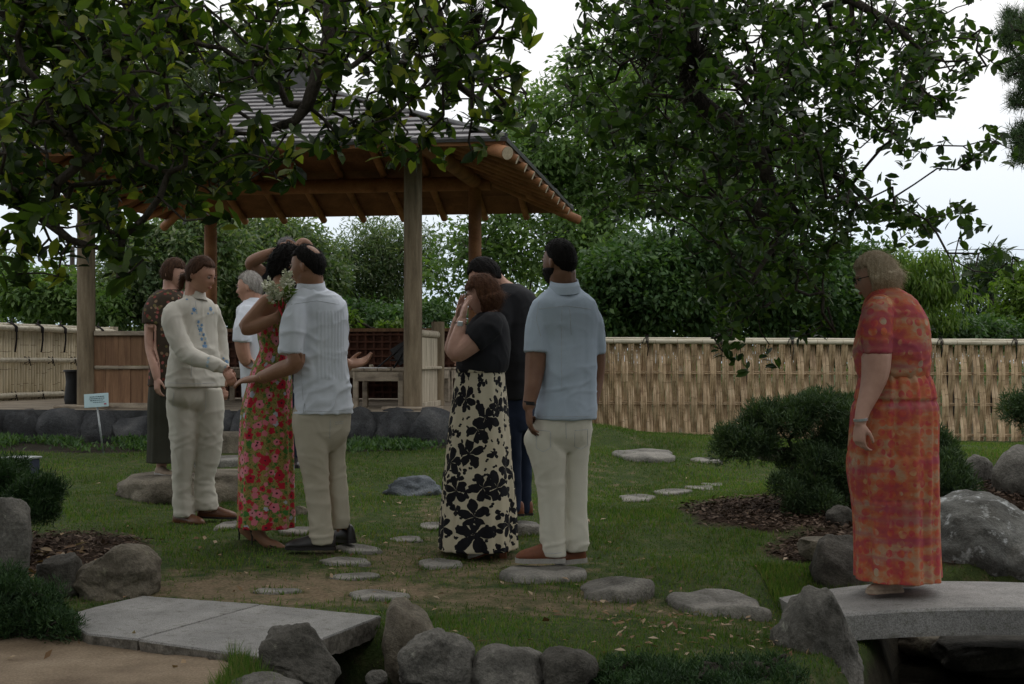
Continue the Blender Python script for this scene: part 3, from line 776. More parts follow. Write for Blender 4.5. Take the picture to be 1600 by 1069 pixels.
for k in range(4):
    f = face(k); bulk = MB()
    for r_ in range(NC):
        s0 = r_ * cl; s1 = s0 + cl * 1.12
        w0 = E_ - s0 * ca; w1 = max(.05, E_ - s1 * ca); tw = .34
        nT = max(2, int(2 * w0 / tw)); off = (r_ % 2) * .5
        edges = [-w0] + [(-w0 + (j + off) * 2 * w0 / nT) for j in range(1, nT)] + [w0]
        for j in range(len(edges) - 1):
            a, b = edges[j] + .002, edges[j + 1] - .002
            at_ = max(-w1, min(w1, a)); bt = max(-w1, min(w1, b))
            if j == 0: at_ = -w1
            if j == len(edges) - 2: bt = w1
            if bt - at_ < .01: continue
            jit = rr.uniform(-.002, .003); ds = rr.uniform(-.004, .004)
            h0, h1 = .034 + jit, .010
            vs = [f(a, s0 + ds, h0), f(b, s0 + ds, h0), f(bt, s1, h1), f(at_, s1, h1), f(a, s0 + ds, h0 - .016), f(b, s0 + ds, h0 - .016), f(bt, s1, h1 - .008), f(at_, s1, h1 - .008)]
            fs = [(0, 1, 2, 3), (4, 7, 6, 5), (0, 4, 5, 1), (1, 5, 6, 2), (3, 2, 6, 7), (0, 3, 7, 4)]
            if k == 0:
                mb = MB(); mb.add(vs, fs); lobj('roof_slate', mb, M['slate'])
            else: bulk.add(vs, fs)
    if k: lobj('roof_slates', bulk, M['slate'], kind='stuff')
    # soffit boards, lapped
    nb = 12; bl = SMAX / nb
    for r_ in range(nb):
        s0 = r_ * bl + .02; s1 = s0 + bl * 1.06; w0 = E_ - s0 * ca - .01; w1 = max(.03, E_ - s1 * ca - .01)
        ha, hb = -.048, -.012
        vs = [f(-w0, s0, ha), f(w0, s0, ha), f(w1, s1, hb), f(-w1, s1, hb), f(-w0, s0, ha - .016), f(w0, s0, ha - .016), f(w1, s1, hb - .016), f(-w1, s1, hb - .016)]
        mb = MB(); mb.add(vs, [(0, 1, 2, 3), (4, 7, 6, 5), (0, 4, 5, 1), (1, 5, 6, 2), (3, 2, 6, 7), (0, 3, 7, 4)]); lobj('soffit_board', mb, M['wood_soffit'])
    for u in (-2.44, -1.83, -1.22, -.61, 0, .61, 1.22, 1.83, 2.44):
        sm = (E_ - abs(u)) / ca - .1; mb = MB(); hh = -.092
        mb.tube([f(u, -.07 if k else .10, hh), f(u, min(sm, SMAX), hh)], .05, 10, mi=0, cap=False)
        o_ = len(mb.v); mb.tube([f(u, -.073 if k else .098, hh), f(u, -.0725 if k else .0985, hh)], .05, 10, mi=1)
        lobj('rafter', mb, [M['wood_beam'], M['log_end'] if k == 1 else M['wood_beam']], auto=50)
    # eave trim
    w0 = E_ + .03
    vs = [f(-w0, -.03, .018), f(w0, -.03, .018), f(w0, .03, .018), f(-w0, .03, .018), f(-w0, -.03, -.016), f(w0, -.03, -.016), f(w0 - .05, .03, -.016), f(-w0 + .05, .03, -.016)]
    mb = MB(); mb.add(vs, [(0, 1, 2, 3), (4, 7, 6, 5), (0, 4, 5, 1), (1, 5, 6, 2), (3, 2, 6, 7), (0, 3, 7, 4)]); lobj('eave_flashing', mb, M['flash'])
    vs = [f(-w0 + .02, -.012, -.018), f(w0 - .02, -.012, -.018), f(w0 - .04, .02, -.018), f(-w0 + .04, .02, -.018), f(-w0 + .02, -.012, -.06), f(w0 - .02, -.012, -.06), f(w0 - .04, .02, -.055), f(-w0 + .04, .02, -.055)]
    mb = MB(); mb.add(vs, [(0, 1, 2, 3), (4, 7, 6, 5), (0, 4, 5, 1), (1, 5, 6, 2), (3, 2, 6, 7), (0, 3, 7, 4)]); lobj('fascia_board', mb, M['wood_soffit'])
    # hip rafter and hip cap
    q = lambda t_, hh: (f(-(E_ - t_ * ca), t_, hh))
    mb = MB(); mb.tube([q(-.10, -.13), q(SMAX, -.13)], .066, 14, cap=False); mb.tube([q(-.105, -.13), q(-.1045, -.13)], .066, 14, mi=1); lobj('hip_rafter', mb, [M['wood_beam'], M['log_end'] if k in (0, 1) else M['wood_beam']], auto=50)
    mb = MB(); mb.tube([q(0, .035), q(SMAX, .025)], .03, 8); lobj('hip_cap', mb, M['flash'], auto=50)
zt = zE + SMAX * sa
mb = MB(); mb.box((0, 0, zt + .05), (.52, .52, .14)); mb.box((0, 0, zt + .20), (.40, .40, .18)); 
mb.rings([[(x * .27, y * .27, zt + .29) for x, y in ((-1, -1), (1, -1), (1, 1), (-1, 1))], [(x * .27, y * .27, zt + .32) for x, y in ((-1, -1), (1, -1), (1, 1), (-1, 1))], [(x * .05, y * .05, zt + .40) for x, y in ((-1, -1), (1, -1), (1, 1), (-1, 1))]])
lobj('roof_cap', mb, M['flash'])
# low board wall front left
def boards(u0, u1, v, z0, z1, n, mat, axis='u'):
    for i in range(n):
        a = u0 + (u1 - u0) * i / n; w = (u1 - u0) / n
        mb = MB()
        if axis == 'u': mb.box((a + w / 2, v + rr.uniform(-.002, .002), (z0 + z1) / 2), (abs(w) - .004, .02, z1 - z0))
        else: mb.box((v + rr.uniform(-.002, .002), a + w / 2, (z0 + z1) / 2), (.02, abs(w) - .004, z1 - z0))
        lobj('wall_board', mb, M[mat])
ue = -.42
boards(-h + .09, ue - .05, -h, .05, .44, 9, 'wood_panel'); boards(-h + .09, ue - .05, -h, .48, .82, 9, 'wood_panel')
for z, hh, w in ((.845, .05, .11), (.46, .035, .08), (.03, .06, .08)):
    mb = MB(); mb.box(((-h + .09 + ue) / 2, -h, z), (ue + h - .14, w, hh), bev=.006); lobj('wall_rail', mb, M['wood_sill'])
mb = MB(); mb.box((ue, -h, .5), (.09, .09, 1.0)); mb.box((ue, -h, 1.015), (.2, .14, .03), bev=.006); lobj('short_post', mb, M['wood_sill'])
# short board wall on the right side, ending in a small round post
v1 = -.57
boards(-h + .09, v1 - .07, h, .07, .44, 5, 'wood_grey', 'v'); boards(-h + .09, v1 - .07, h, .47, .80, 5, 'wood_grey', 'v')
for z, r_ in ((.845, .042),):
    mb = MB(); mb.tube([(h, -h + .05, z), (h, v1, z)], r_, 12); lobj('wall_rail', mb, M['wood_grey'], auto=50)
for z, hh, w in ((.455, .035, .12), (.035, .07, .10)):
    mb = MB(); mb.box((h, (-h + .09 + v1) / 2, z), (w, v1 + h - .12, hh), bev=.008); lobj('wall_rail', mb, M['wood_grey'])
mb = MB(); mb.tube([(h, v1, 0), (h, v1, 1.0)], .078, 18); lobj('short_post', mb, M['wood_post'], auto=50)
# dark lattice along the back
mb = MB(); mb.box((0, h + .05, .48), (2 * h - .18, .015, .93)); lobj('lattice_backing', mb, M['lattice'])
for i in range(31):
    u = -h + .13 + i * (2 * h - .26) / 30; mb = MB(); mb.box((u, h + .015, .49), (.028, .03, .92)); lobj('lattice_bar', mb, M['lattice'])
for i in range(9):
    mb = MB(); mb.box((0, h - .008, .10 + i * .1), (2 * h - .2, .016, .024)); lobj('lattice_bar', mb, M['lattice'])
mb = MB(); mb.box((0, h, .965), (2 * h - .19, .08, .045)); lobj('wall_rail', mb, M['wood_panel'])
# benches
def bench(label, u0, u1, va, vb, zt_=.45):
    c = PW((u0 + u1) / 2, (va + vb) / 2, 0); root = thing('wooden_bench', label, 'bench', c); root.rotation_euler = (0, 0, -TH)
    W, D_ = u1 - u0, vb - va
    def lb(nm, c_, s_, m_='wood_sill'):
        mb = MB(); mb.box(c_, s_, bev=.006); lobj(nm, mb, M[m_], root)
    along_u = W > D_; n = 4
    for i in range(n):
        if along_u: lb('seat_board', (0, -D_ / 2 + D_ * (i + .5) / n, zt_ - .015), (W, D_ / n - .008, .03))
        else: lb('seat_board', (-W / 2 + W * (i + .5) / n, 0, zt_ - .015), (W / n - .008, D_, .03))
    lb('apron', (0, -D_ / 2 + .03, zt_ - .09), (W - .06, .03, .11)); lb('apron', (0, D_ / 2 - .03, zt_ - .09), (W - .06, .03, .11))
    lb('apron', (-W / 2 + .03, 0, zt_ - .09), (.03, D_ - .12, .11)); lb('apron', (W / 2 - .03, 0, zt_ - .09), (.03, D_ - .12, .11))
    for x in (-W / 2 + .05, W / 2 - .05):
        for y in (-D_ / 2 + .04, D_ / 2 - .04): lb('leg', (x, y, (zt_ - .03) / 2), (.06, .05, zt_ - .03))
    if max(W, D_) > 2.5:
        for s_ in (-.33, .33):
            lb('leg', (W * s_ if along_u else -W / 2 + .05, -D_ / 2 + .04 if along_u else D_ * s_, (zt_ - .03) / 2), (.06, .05, zt_ - .03))
    return root
bench('wooden bench along the right side of the pavilion with papers on it', 1.12, 1.74, -1.62, 1.05)
bench('long wooden bench in front of the dark lattice at the back of the pavilion', -1.75, 1.75, 1.15, 1.70)
bench('wooden bench along the left side of the pavilion', -1.74, -1.2, -1.3, 1.05)
mb = MB(); mb.box((0, 0, .004), (.36, .22, .008)); o = obj('paper_sheets', mb, M['paper']); o.location = PW(1.33, -1.42, .452); o.rotation_euler = (0, 0, -.1); tag(o, 'white papers lying on the bench beside the open hand', 'papers')
mb = MB(); mb.box((0, 0, .02), (.05, .04, .04), bev=.008); o = obj('small_box', mb, M['wood_grey']); o.location = PW(1.25, -1.2, .452); tag(o, 'tiny grey box on the bench behind the papers', 'box')
cs = thing('folded_easel', 'black folded easel leaning on the bench against the right post', 'easel', PW(1.62, -1.35, .452))
for x in (-.10, .02, .14):
    mb = MB(); mb.tube([(x * 1.6 - .1, 0, 0), (.12, .10, .33)], .010, 6); lobj('leg', mb, M['black'], cs, smooth=True)
mb = MB(); mb.box((-.01, .03, .09), (.22, .012, .02), (0, 0, .1)); lobj('crossbar', mb, M['black'], cs)
mb = MB(); mb.box((.02, .06, .17), (.2, .014, .22), (-.25, -.55, 0)); lobj('board', mb, M['black'], cs)

# platform of the pavilion
mb = MB()
up = [(-7.5, -2.52), (2.35, -2.52), (2.55, -2.3), (2.6, 3.2), (-7.5, 3.2)]
top = [tuple(PW(u, v, 0)) for u, v in up]; low = [(p[0], p[1], -.2) for p in top]
mb.v = top + low; n = 5; mb.f = [tuple(range(n))] + [(i, n + i, n + (i + 1) % n, (i + 1) % n) for i in range(n)]; mb.m = [0] * (n + 1)
M['earth'] = mat_noise('packed_earth_floor', [(.16, .125, .09), (.24, .20, .15), (.30, .26, .2)], 3, .95, .4, 60, .01)
mb.m = [0] + [1] * n; plat = obj('pavilion_platform', mb, [M['earth'], M['rock_dark']], kind='structure')
bm = bmesh.new(); bm.from_mesh(plat.data); bmesh.ops.recalc_face_normals(bm, faces=bm.faces[:]); bm.to_mesh(plat.data); bm.free()
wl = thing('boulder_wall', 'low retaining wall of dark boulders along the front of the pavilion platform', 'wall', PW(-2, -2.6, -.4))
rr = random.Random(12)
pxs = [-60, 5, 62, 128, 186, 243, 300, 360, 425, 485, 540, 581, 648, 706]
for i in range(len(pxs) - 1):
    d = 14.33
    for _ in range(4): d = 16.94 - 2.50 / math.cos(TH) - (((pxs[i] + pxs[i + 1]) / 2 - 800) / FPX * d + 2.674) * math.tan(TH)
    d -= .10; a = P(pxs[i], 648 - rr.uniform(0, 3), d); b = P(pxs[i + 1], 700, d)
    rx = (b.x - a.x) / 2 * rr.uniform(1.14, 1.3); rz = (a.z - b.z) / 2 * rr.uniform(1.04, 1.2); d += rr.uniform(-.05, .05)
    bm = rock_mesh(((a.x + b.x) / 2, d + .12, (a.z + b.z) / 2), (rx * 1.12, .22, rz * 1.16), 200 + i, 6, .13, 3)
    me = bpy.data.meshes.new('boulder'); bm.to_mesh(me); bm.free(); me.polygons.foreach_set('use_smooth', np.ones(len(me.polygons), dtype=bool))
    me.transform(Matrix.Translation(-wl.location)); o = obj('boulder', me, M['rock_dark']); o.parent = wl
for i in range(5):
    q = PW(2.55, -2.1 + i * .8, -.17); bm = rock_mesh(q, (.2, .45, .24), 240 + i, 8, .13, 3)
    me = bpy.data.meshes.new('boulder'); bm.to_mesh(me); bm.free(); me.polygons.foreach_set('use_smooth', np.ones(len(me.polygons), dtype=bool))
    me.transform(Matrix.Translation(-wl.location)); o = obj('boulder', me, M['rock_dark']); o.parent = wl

# waste bag, sign, lamp
bg = thing('waste_bin', 'black bin with a sagging liner beside the front left post', 'bin', P(114, 637, 15.6))
mb = MB(); mb.rings([[(math.cos(a) * r_ * (1 + .05 * math.sin(5 * a + z * 9)), math.sin(a) * r_, z) for a in np.linspace(0, 2 * PI, 20, False)] for z, r_ in ((0, .05), (.02, .09), (.1, .10), (.3, .075), (.41, .085), (.43, .10))]); lobj('bin_body', mb, M['black'], bg, smooth=True)
mb = MB(); mb.rings([[(math.cos(a) * r_, math.sin(a) * r_, z) for a in np.linspace(0, 2 * PI, 20, False)] for z, r_ in ((.415, .106), (.435, .108), (.436, .085), (.42, .08))], cap=False); lobj('rim', mb, M['black'], bg, smooth=True)

q = P(162, 694, 13.2); q.z = G(q.x, q.y) - .03
sg = thing('garden_sign', 'small pale blue sign plate leaning on a thin metal stake before the wall', 'sign', q)
M['sign'] = mat_noise('pale_blue_sign', [(.42, .56, .60), (.48, .62, .66)], 3, .5, .02, 60, .001, fine=.05)
M['metal'] = mat_noise('galvanised_metal', [(.28, .30, .30), (.38, .40, .40)], 12, .45, .05, 60, .001, metal=.6)
M['ink'] = mat_noise('dark_print', [(.06, .10, .12), (.08, .12, .14)], 5, .7, 0, 60, .001)
M['ink_red'] = mat_noise('red_print', [(.35, .08, .12), (.4, .1, .14)], 5, .7, 0, 60, .001)
mb = MB(); mb.tube([(0, 0, 0), (-.065, 0, .50)], .010, 8); lobj('stake', mb, M['metal'], sg, smooth=True)
rot = Euler((-.18, -.07, .06))
pl = Vector((-.068, -.012, .545)); mb = MB(); mb.box(pl, (.235, .006, .135), rot, bev=.002); lobj('plate', mb, M['sign'], sg)
mb = MB(); mr = random.Random(2); Rm = rot.to_matrix()
for zz, L in ((.036, .125), (.018, .13), (.000, .12), (-.020, .10)):
    x = -L / 2
    while x < L / 2:
        w = mr.uniform(.008, .02); mb.box(pl + Rm @ Vector((x + w / 2 + (.02 if zz < -.01 else 0), -.0046, zz)), (w, .0015, .007 if zz > -.01 else .005), rot); x += w + .005
lobj('printed_lines', mb, M['ink'], sg)
mb = MB(); mb.box(pl + Rm @ Vector((.085, -.0046, -.040)), (.022, .0015, .014), rot); lobj('printed_mark', mb, M['ink_red'], sg)

q = P(32, 750, 8.3); gz = G(q.x, q.y)
lp = thing('garden_lamp', 'dark blue box lamp with a white front panel among the left junipers', 'lamp', (q.x, q.y, gz))
M['blue_metal'] = mat_noise('dark_blue_painted_metal', [(.03, .04, .07), (.05, .06, .10)], 6, .45, .05, 60, .001)
M['lamp_white'] = mat_noise('white_lamp_panel', [(.62, .64, .68), (.7, .72, .75)], 6, .4, .02, 60, .001)
z0 = q.z - gz
mb = MB(); mb.box((0, 0, z0 / 2), (.05, .05, z0)); lobj('post', mb, M['blue_metal'], lp)
mb = MB(); mb.box((0, 0, z0 + .06), (.165, .16, .14), (0, 0, -.35), bev=.006); lobj('housing', mb, M['blue_metal'], lp)
mb = MB(); mb.box((0, 0, z0 + .136), (.185, .18, .014), (0, 0, -.35), bev=.003); lobj('lid', mb, M['metal'], lp)
Rz = Matrix.Rotation(-.35, 3, 'Z'); mb = MB(); mb.box(Rz @ Vector((.038, -.083, z0 + .045)), (.06, .006, .075), (0, 0, -.35)); lobj('light_panel', mb, M['lamp_white'], lp)
# ---------------------------------------------------------------- leaves and trees
LT_BIG = (np.array([[.0, .03, .01], [0, 0, 0], [.0, -.03, .01], [.3, .20, .06], [.3, 0, .015], [.3, -.20, .06], [.66, .215, .04], [.66, 0, -.005], [.66, -.215, .04], [1, .012, -.06], [1.01, 0, -.07], [1, -.012, -.06]], float),
          np.array([[0, 1, 4, 3], [1, 2, 5, 4], [3, 4, 7, 6], [4, 5, 8, 7], [6, 7, 10, 9], [7, 8, 11, 10]]))
LT_MID = (np.array([[0, 0, 0], [.45, .24, .05], [1, 0, -.06], [.45, -.24, .05]], float), np.array([[0, 1, 2, 3]]))
LT_OAK = (np.array([[0, 0, 0], [.38, .21, .05], [.72, .18, .03], [1, 0, -.04], [.72, -.18, .03], [.38, -.21, .05], [.38, 0, 0], [.72, 0, -.02]], float), np.array([[0, 1, 6, 5], [1, 2, 7, 6], [6, 7, 4, 5], [2, 3, 4, 7]][0:2] + [[5, 6, 7, 4], [2, 3, 4, 7]]))
LT_OAK = (LT_OAK[0], np.array([[0, 5, 6, 1], [1, 6, 7, 2], [6, 5, 4, 7], [2, 7, 4, 3]]))
LT_PIN = (np.array([[0, .5, 0], [1, .12, 0], [1, -.12, 0], [0, -.5, 0]], float), np.array([[0, 1, 2, 3]]))
def frames(dirs, g, updn=None):
    d = dirs / (np.linalg.norm(dirs, axis=1, keepdims=True) + 1e-9)
    r = g.normal(size=d.shape) * .6 + np.array([0, 0, 1.0]) if updn is None else updn
    y = np.cross(r, d); y /= (np.linalg.norm(y, axis=1, keepdims=True) + 1e-9)
    z = np.cross(d, y)
    return d, y, z
def scatter(tpl, pos, dirs, size, width=1.0, g=None, up=None):
    g = g if g is not None else rng
    d, y, z = frames(dirs, g, up)
    T, Fc = tpl; n = len(pos); s = np.asarray(size).reshape(-1, 1, 1) * np.ones((n, 1, 1)); w = np.asarray(width).reshape(-1, 1, 1) * np.ones((n, 1, 1))
    V = pos[:, None, :] + s * (T[None, :, 0:1] * d[:, None, :] + w * T[None, :, 1:2] * y[:, None, :] + T[None, :, 2:3] * z[:, None, :])
    Fa = Fc[None] + (np.arange(n) * len(T))[:, None, None]
    return V.reshape(-1, 3), Fa.reshape(-1, Fc.shape[1])
def unit(g, n):
    v = g.normal(size=(n, 3)); return v / np.linalg.norm(v, axis=1, keepdims=True)

def grow(roots, tips, r_tip, r_max, g, wob=.12, expo=2.2, sides=6, bias=.7):
    """joins every tip to the nearest wood that lies nearer the root, like real branching; returns one mesh of the limbs.
    roots: list of polylines (points, radius) of the main limbs"""
    pts = []; par = []; fixed = []
    for pl_, r0, r1 in roots:
        prev = -1
        for i, p in enumerate(pl_):
            pts.append(np.array(p, float)); par.append(prev); prev = len(pts) - 1
            fixed.append(r0 + (r1 - r0) * i / max(1, len(pl_) - 1))
    nroot = len(pts); base = np.mean([np.array(r_[0][0]) for r_ in roots], axis=0)
    A = np.array(pts)
    dd = np.array([np.min(np.linalg.norm(A - t_, axis=1)) for t_ in tips]); order = np.argsort(dd)
    cap = len(pts) + len(tips) * 7 + 10
    AA = np.zeros((cap, 3)); AA[:len(pts)] = A; n = len(pts)
    lev = np.zeros(cap)
    for k in order:
        t_ = tips[k]
        D = np.linalg.norm(AA[:n] - t_, axis=1) + lev[:n] * .02
        j = int(np.argmin(D)); p0 = AA[j]; L = np.linalg.norm(t_ - p0)
        m = 6 if L > .6 else (4 if L > .3 else 2)
        prev = j; off = g.normal(size=3) * L * wob
        for q in range(1, m + 1):
            f_ = q / m; p = p0 + (t_ - p0) * f_ + off * math.sin(PI * f_)
            p[2] += -.1 * L * math.sin(PI * f_) * bias; p = p + (g.normal(size=3) * L * .035 if q < m else 0)
            AA[n] = p; par.append(prev); lev[n] = lev[prev] + 1; prev = n; n += 1
    cnt = np.zeros(n); 
    for i in range(n - 1, nroot - 1, -1):
        if cnt[i] == 0: cnt[i] = 1
        cnt[par[i]] += cnt[i]
    rad = np.minimum(r_tip * np.maximum(cnt, 1) ** (1 / expo), r_max)
    for i in range(nroot): rad[i] = fixed[i]
    V = []; Fq = []; a = np.arange(sides) * 2 * PI / sides; ca_, sa_ = np.cos(a), np.sin(a)
    for i in range(nroot, n):
        p0, p1 = AA[par[i]], AA[i]; t_ = p1 - p0; L = np.linalg.norm(t_)
        if L < 1e-5: continue
        t_ /= L; u = np.cross(t_, [0, 0, 1.0] if abs(t_[2]) < .9 else [0, 1.0, 0]); u /= np.linalg.norm(u); w = np.cross(t_, u)
        ra = min(rad[par[i]], rad[i] * 1.25); rb = rad[i]; o_ = len(V) * sides
        V.append(p0 + np.outer(ca_, u) * ra + np.outer(sa_, w) * ra); V.append(p1 + np.outer(ca_, u) * rb + np.outer(sa_, w) * rb)
        for j in range(sides): Fq.append((o_ + j, o_ + (j + 1) % sides, o_ + sides + (j + 1) % sides, o_ + sides + j))
    return np.concatenate(V) if V else np.zeros((0, 3)), np.array(Fq, dtype=np.int64)

def whorls(tips, g, per=(6, 11), size=(.09, .13), spread=.55, droop=.0, back=.10, tdirs=None):
    P_, D_, S_ = [], [], []
    for i, t_ in enumerate(tips):
        n = int(g.integers(*per)); ax = tdirs[i] if tdirs is not None else g.normal(size=3) * .6 + np.array([0, -.15, .25]); ax = ax / np.linalg.norm(ax)
        a0 = g.uniform(0, 6.28)
        u = np.cross(ax, [0, 0, 1.0] if abs(ax[2]) < .9 else [0, 1.0, 0]); u /= np.linalg.norm(u); w = np.cross(ax, u)
        for k in range(n):
            a = a0 + k * 2.4; sp = spread + g.uniform(-.2, .35)
            d = ax * math.cos(sp * 1.4) + (u * math.cos(a) + w * math.sin(a)) * math.sin(sp * 1.4); d[2] -= droop
            P_.append(t_ - ax * g.uniform(0, back)); D_.append(d); S_.append(g.uniform(*size))
    return np.array(P_), np.array(D_), np.array(S_)

def px_tips(blobs, g, clump=1):
    out = []
    for (cx, cy, rx, ry, n, d0, d1) in blobs:
        k = 0
        while k < n:
            a = g.uniform(-1, 1, 2)
            if a[0] ** 2 + a[1] ** 2 > 1: continue
            c = np.array(P(cx + a[0] * rx, cy + a[1] * ry, g.uniform(d0, d1))); m = min(clump, n - k) if clump > 1 else 1
            for _ in range(m): out.append(c + (g.normal(size=3) * np.array([.075, .16, .06]) if clump > 1 else 0)); k += 1
    return np.array(out)
def vbox(n, x, y, z, g): return np.stack([g.uniform(*x, n), g.uniform(*y, n), g.uniform(*z, n)], 1)

def near_tree(name, label, cat, base, limbs, tips, leafmat, tpl, per, size, width, g, r_tip=.006, droop=.1, extra=None, nparts=280, spread=.55, back=.1, trunk_r=.22, keep=None):
    root = thing(name, label, cat, base)
    tr = MB()
    for pl_, r0, r1 in limbs[:1]:
        n = len(pl_); tr.tube(pl_, [r0 + (r1 - r0) * i / (n - 1) for i in range(n)], 14, cap=True)
    o = obj('trunk', tr, M['bark'], root, smooth=True)
    for pl_, r0, r1 in limbs[1:]:
        lb = MB(); n = len(pl_); lb.tube(pl_, [r0 + (r1 - r0) * i / (n - 1) for i in range(n)], 10, cap=True); obj('limb', lb, M['bark'], root, smooth=True)
    V, Fq = grow([(p_, a, b) for p_, a, b in limbs], tips, r_tip, .05, g)
    obj('branches', (V, Fq), M['bark'], root, smooth=True, kind='stuff')
    Pp, Dd, Ss = whorls(tips, g, per, size, spread, droop, back)
    if keep is not None:
        k_ = keep(Pp); Pp, Dd, Ss = Pp[k_], Dd[k_], Ss[k_]
    # the nearest leaves in view are objects of their own
    pxx = 800 + FPX * Pp[:, 0] / Pp[:, 1]; pyy = HOR - FPX * (Pp[:, 2] - EYE) / Pp[:, 1]
    vis = (Pp[:, 1] > 1) & (pxx > 5) & (pxx < 1595) & (pyy > 5) & (pyy < 600)
    score = np.where(vis, Ss / np.maximum(Pp[:, 1], .5), -1); top_ = np.argsort(-score)[:nparts]
    mask = np.ones(len(Pp), bool); mask[top_] = False
    proto = mesh_of('leaf', tpl[0] * np.array([1, width, 1]), tpl[1], True, Vector((0, 0, 0)), [M[leafmat]])
    d, y, z = frames(Dd[top_], g)
    b = np.array(root.location)
    for i, k in enumerate(top_):
        o = bpy.data.objects.new('leaf', proto); COL.objects.link(o); o.parent = root
        s = float(Ss[k]); Mx = Matrix(((d[i][0] * s, y[i][0] * s, z[i][0] * s, Pp[k][0] - b[0]), (d[i][1] * s, y[i][1] * s, z[i][1] * s, Pp[k][1] - b[1]), (d[i][2] * s, y[i][2] * s, z[i][2] * s, Pp[k][2] - b[2]), (0, 0, 0, 1)))
        o.matrix_local = Mx
    V, Fq = scatter(tpl, Pp[mask], Dd[mask], Ss[mask], width, g)
    obj('foliage', (V, Fq), M[leafmat], root, smooth=True, kind='stuff')
    return root

# the big magnolia at the left whose boughs hang over the pavilion
g = np.random.default_rng(5)
B_MAG = [(60, 60, 150, 120, 210, 5.2, 8.2), (200, 90, 160, 130, 250, 5.2, 8.2), (90, 210, 140, 110, 170, 5.2, 8.0), (240, 210, 120, 70, 110, 5.4, 8), (330, 60, 110, 80, 90, 5.6, 8), (250, 275, 90, 45, 40, 5.6, 7.5),
         (320, 232, 110, 32, 46, 5.6, 7.4), (410, 150, 40, 50, 14, 5.5, 7.4), (400, 240, 55, 32, 24, 5.5, 7.4), (340, 290, 28, 18, 8, 5.6, 6.6), (435, 205, 40, 25, 12, 5.6, 7),
         (480, 60, 90, 75, 70, 5.6, 8), (600, 70, 90, 75, 70, 5.6, 8), (560, 165, 60, 45, 26, 5.6, 7.4), (640, 180, 70, 45, 44, 5.6, 7.4), (690, 60, 80, 75, 76, 5.4, 7.8), (750, 130, 60, 60, 40, 5.4, 7.2), (790, 65, 42, 30, 16, 5.4, 6.8),
         (780, 165, 30, 35, 8, 5.6, 6.6), (670, 225, 50, 14, 8, 5.6, 6.4), (40, 290, 60, 50, 40, 5.4, 7), (150, 345, 60, 40, 26, 5.4, 6.8), (20, 400, 55, 22, 9, 5.4, 6.2), (70, 410, 30, 20, 5, 5.4, 6), (120, 345, 28, 28, 8, 5.4, 6.4), (200, 395, 35, 30, 13, 5.3, 6.2), (232, 400, 26, 26, 10, 5.3, 6.0), (190, 425, 20, 14, 4, 5.3, 6),
         (20, 320, 50, 60, 14, 5.6, 7.4), (110, 30, 160, 60, 110, 5.4, 8)]
B_MAG = [b_[:4] + (int(b_[4] * .60 + .5),) + b_[5:] for b_ in B_MAG]
tips = px_tips(B_MAG, g, 4)
px_ = 800 + FPX * tips[:, 0] / tips[:, 1]; py_ = HOR - FPX * (tips[:, 2] - EYE) / tips[:, 1]
tips = tips[~((px_ > 238) & (py_ > 345))]
over = np.concatenate([vbox(1300, (-7.5, -.2), (-3.5, 9), (3.8, 6.6), g), vbox(420, (-9, -2.6), (6, 12), (4.4, 7.2), g), vbox(700, (-6.5, -1.2), (4, 11), (3.6, 6.2), g)])
def above(p):   # keep clear of the view
    yy = np.maximum(p[:, 1], .01); py = HOR - FPX * (p[:, 2] - EYE) / yy
    return (p[:, 1] < .3) | (py < -60)
over = over[above(over) & ~((over[:, 0] > -1.6) & (over[:, 1] > 5.2))]
tips_all = np.concatenate([tips, over])
limbs = [([(-5.6, 6.9, -.1), (-5.5, 6.8, 1.0), (-5.2, 6.7, 2.2), (-4.9, 6.6, 3.2), (-4.4, 6.4, 4.2), (-3.9, 6.2, 5.6)], .26, .11),
         ([(-4.9, 6.6, 3.2), (-4.1, 6.7, 3.5), P(120, 55, 6.8), P(190, 70, 6.7), P(205, 150, 6.6), P(215, 260, 6.5)], .10, .02),
         ([(-4.7, 6.5, 3.7), (-3.2, 6.5, 4.2), P(330, -150, 6.5), P(520, -60, 6.4), P(515, 60, 6.3), P(480, 165, 6.3), P(460, 190, 6.3), P(400, 208, 6.3)], .065, .016),
         ([P(330, -150, 6.5), P(640, -70, 6.3), P(680, 20, 6.2), P(700, 90, 6.2), P(760, 130, 6.1)], .06, .014),
         ([(-5.2, 6.7, 2.2), (-4.6, 6.5, 2.3), (-3.6, 6.3, 2.5), P(60, 335, 5.9), P(110, 375, 5.8), P(180, 395, 5.8)], .05, .008),
         ([(-4.4, 6.4, 4.2), (-3.6, 4.5, 4.7), (-2.8, 2.2, 5.0), (-2.2, 0, 5.2)], .10, .05), ([(-4.9, 6.6, 3.9), (-5.2, 8.5, 4.9), (-5.0, 11, 5.6)], .08, .03)]
near_tree('magnolia_tree', 'dark magnolia tree whose glossy leafy boughs fill the upper left over the pavilion roof', 'tree', (-5.6, 6.9, 0), limbs, tips_all, 'leaf_mag', LT_BIG, (7, 12), (.045, .115), 1.0, g, r_tip=.0045, droop=.08)

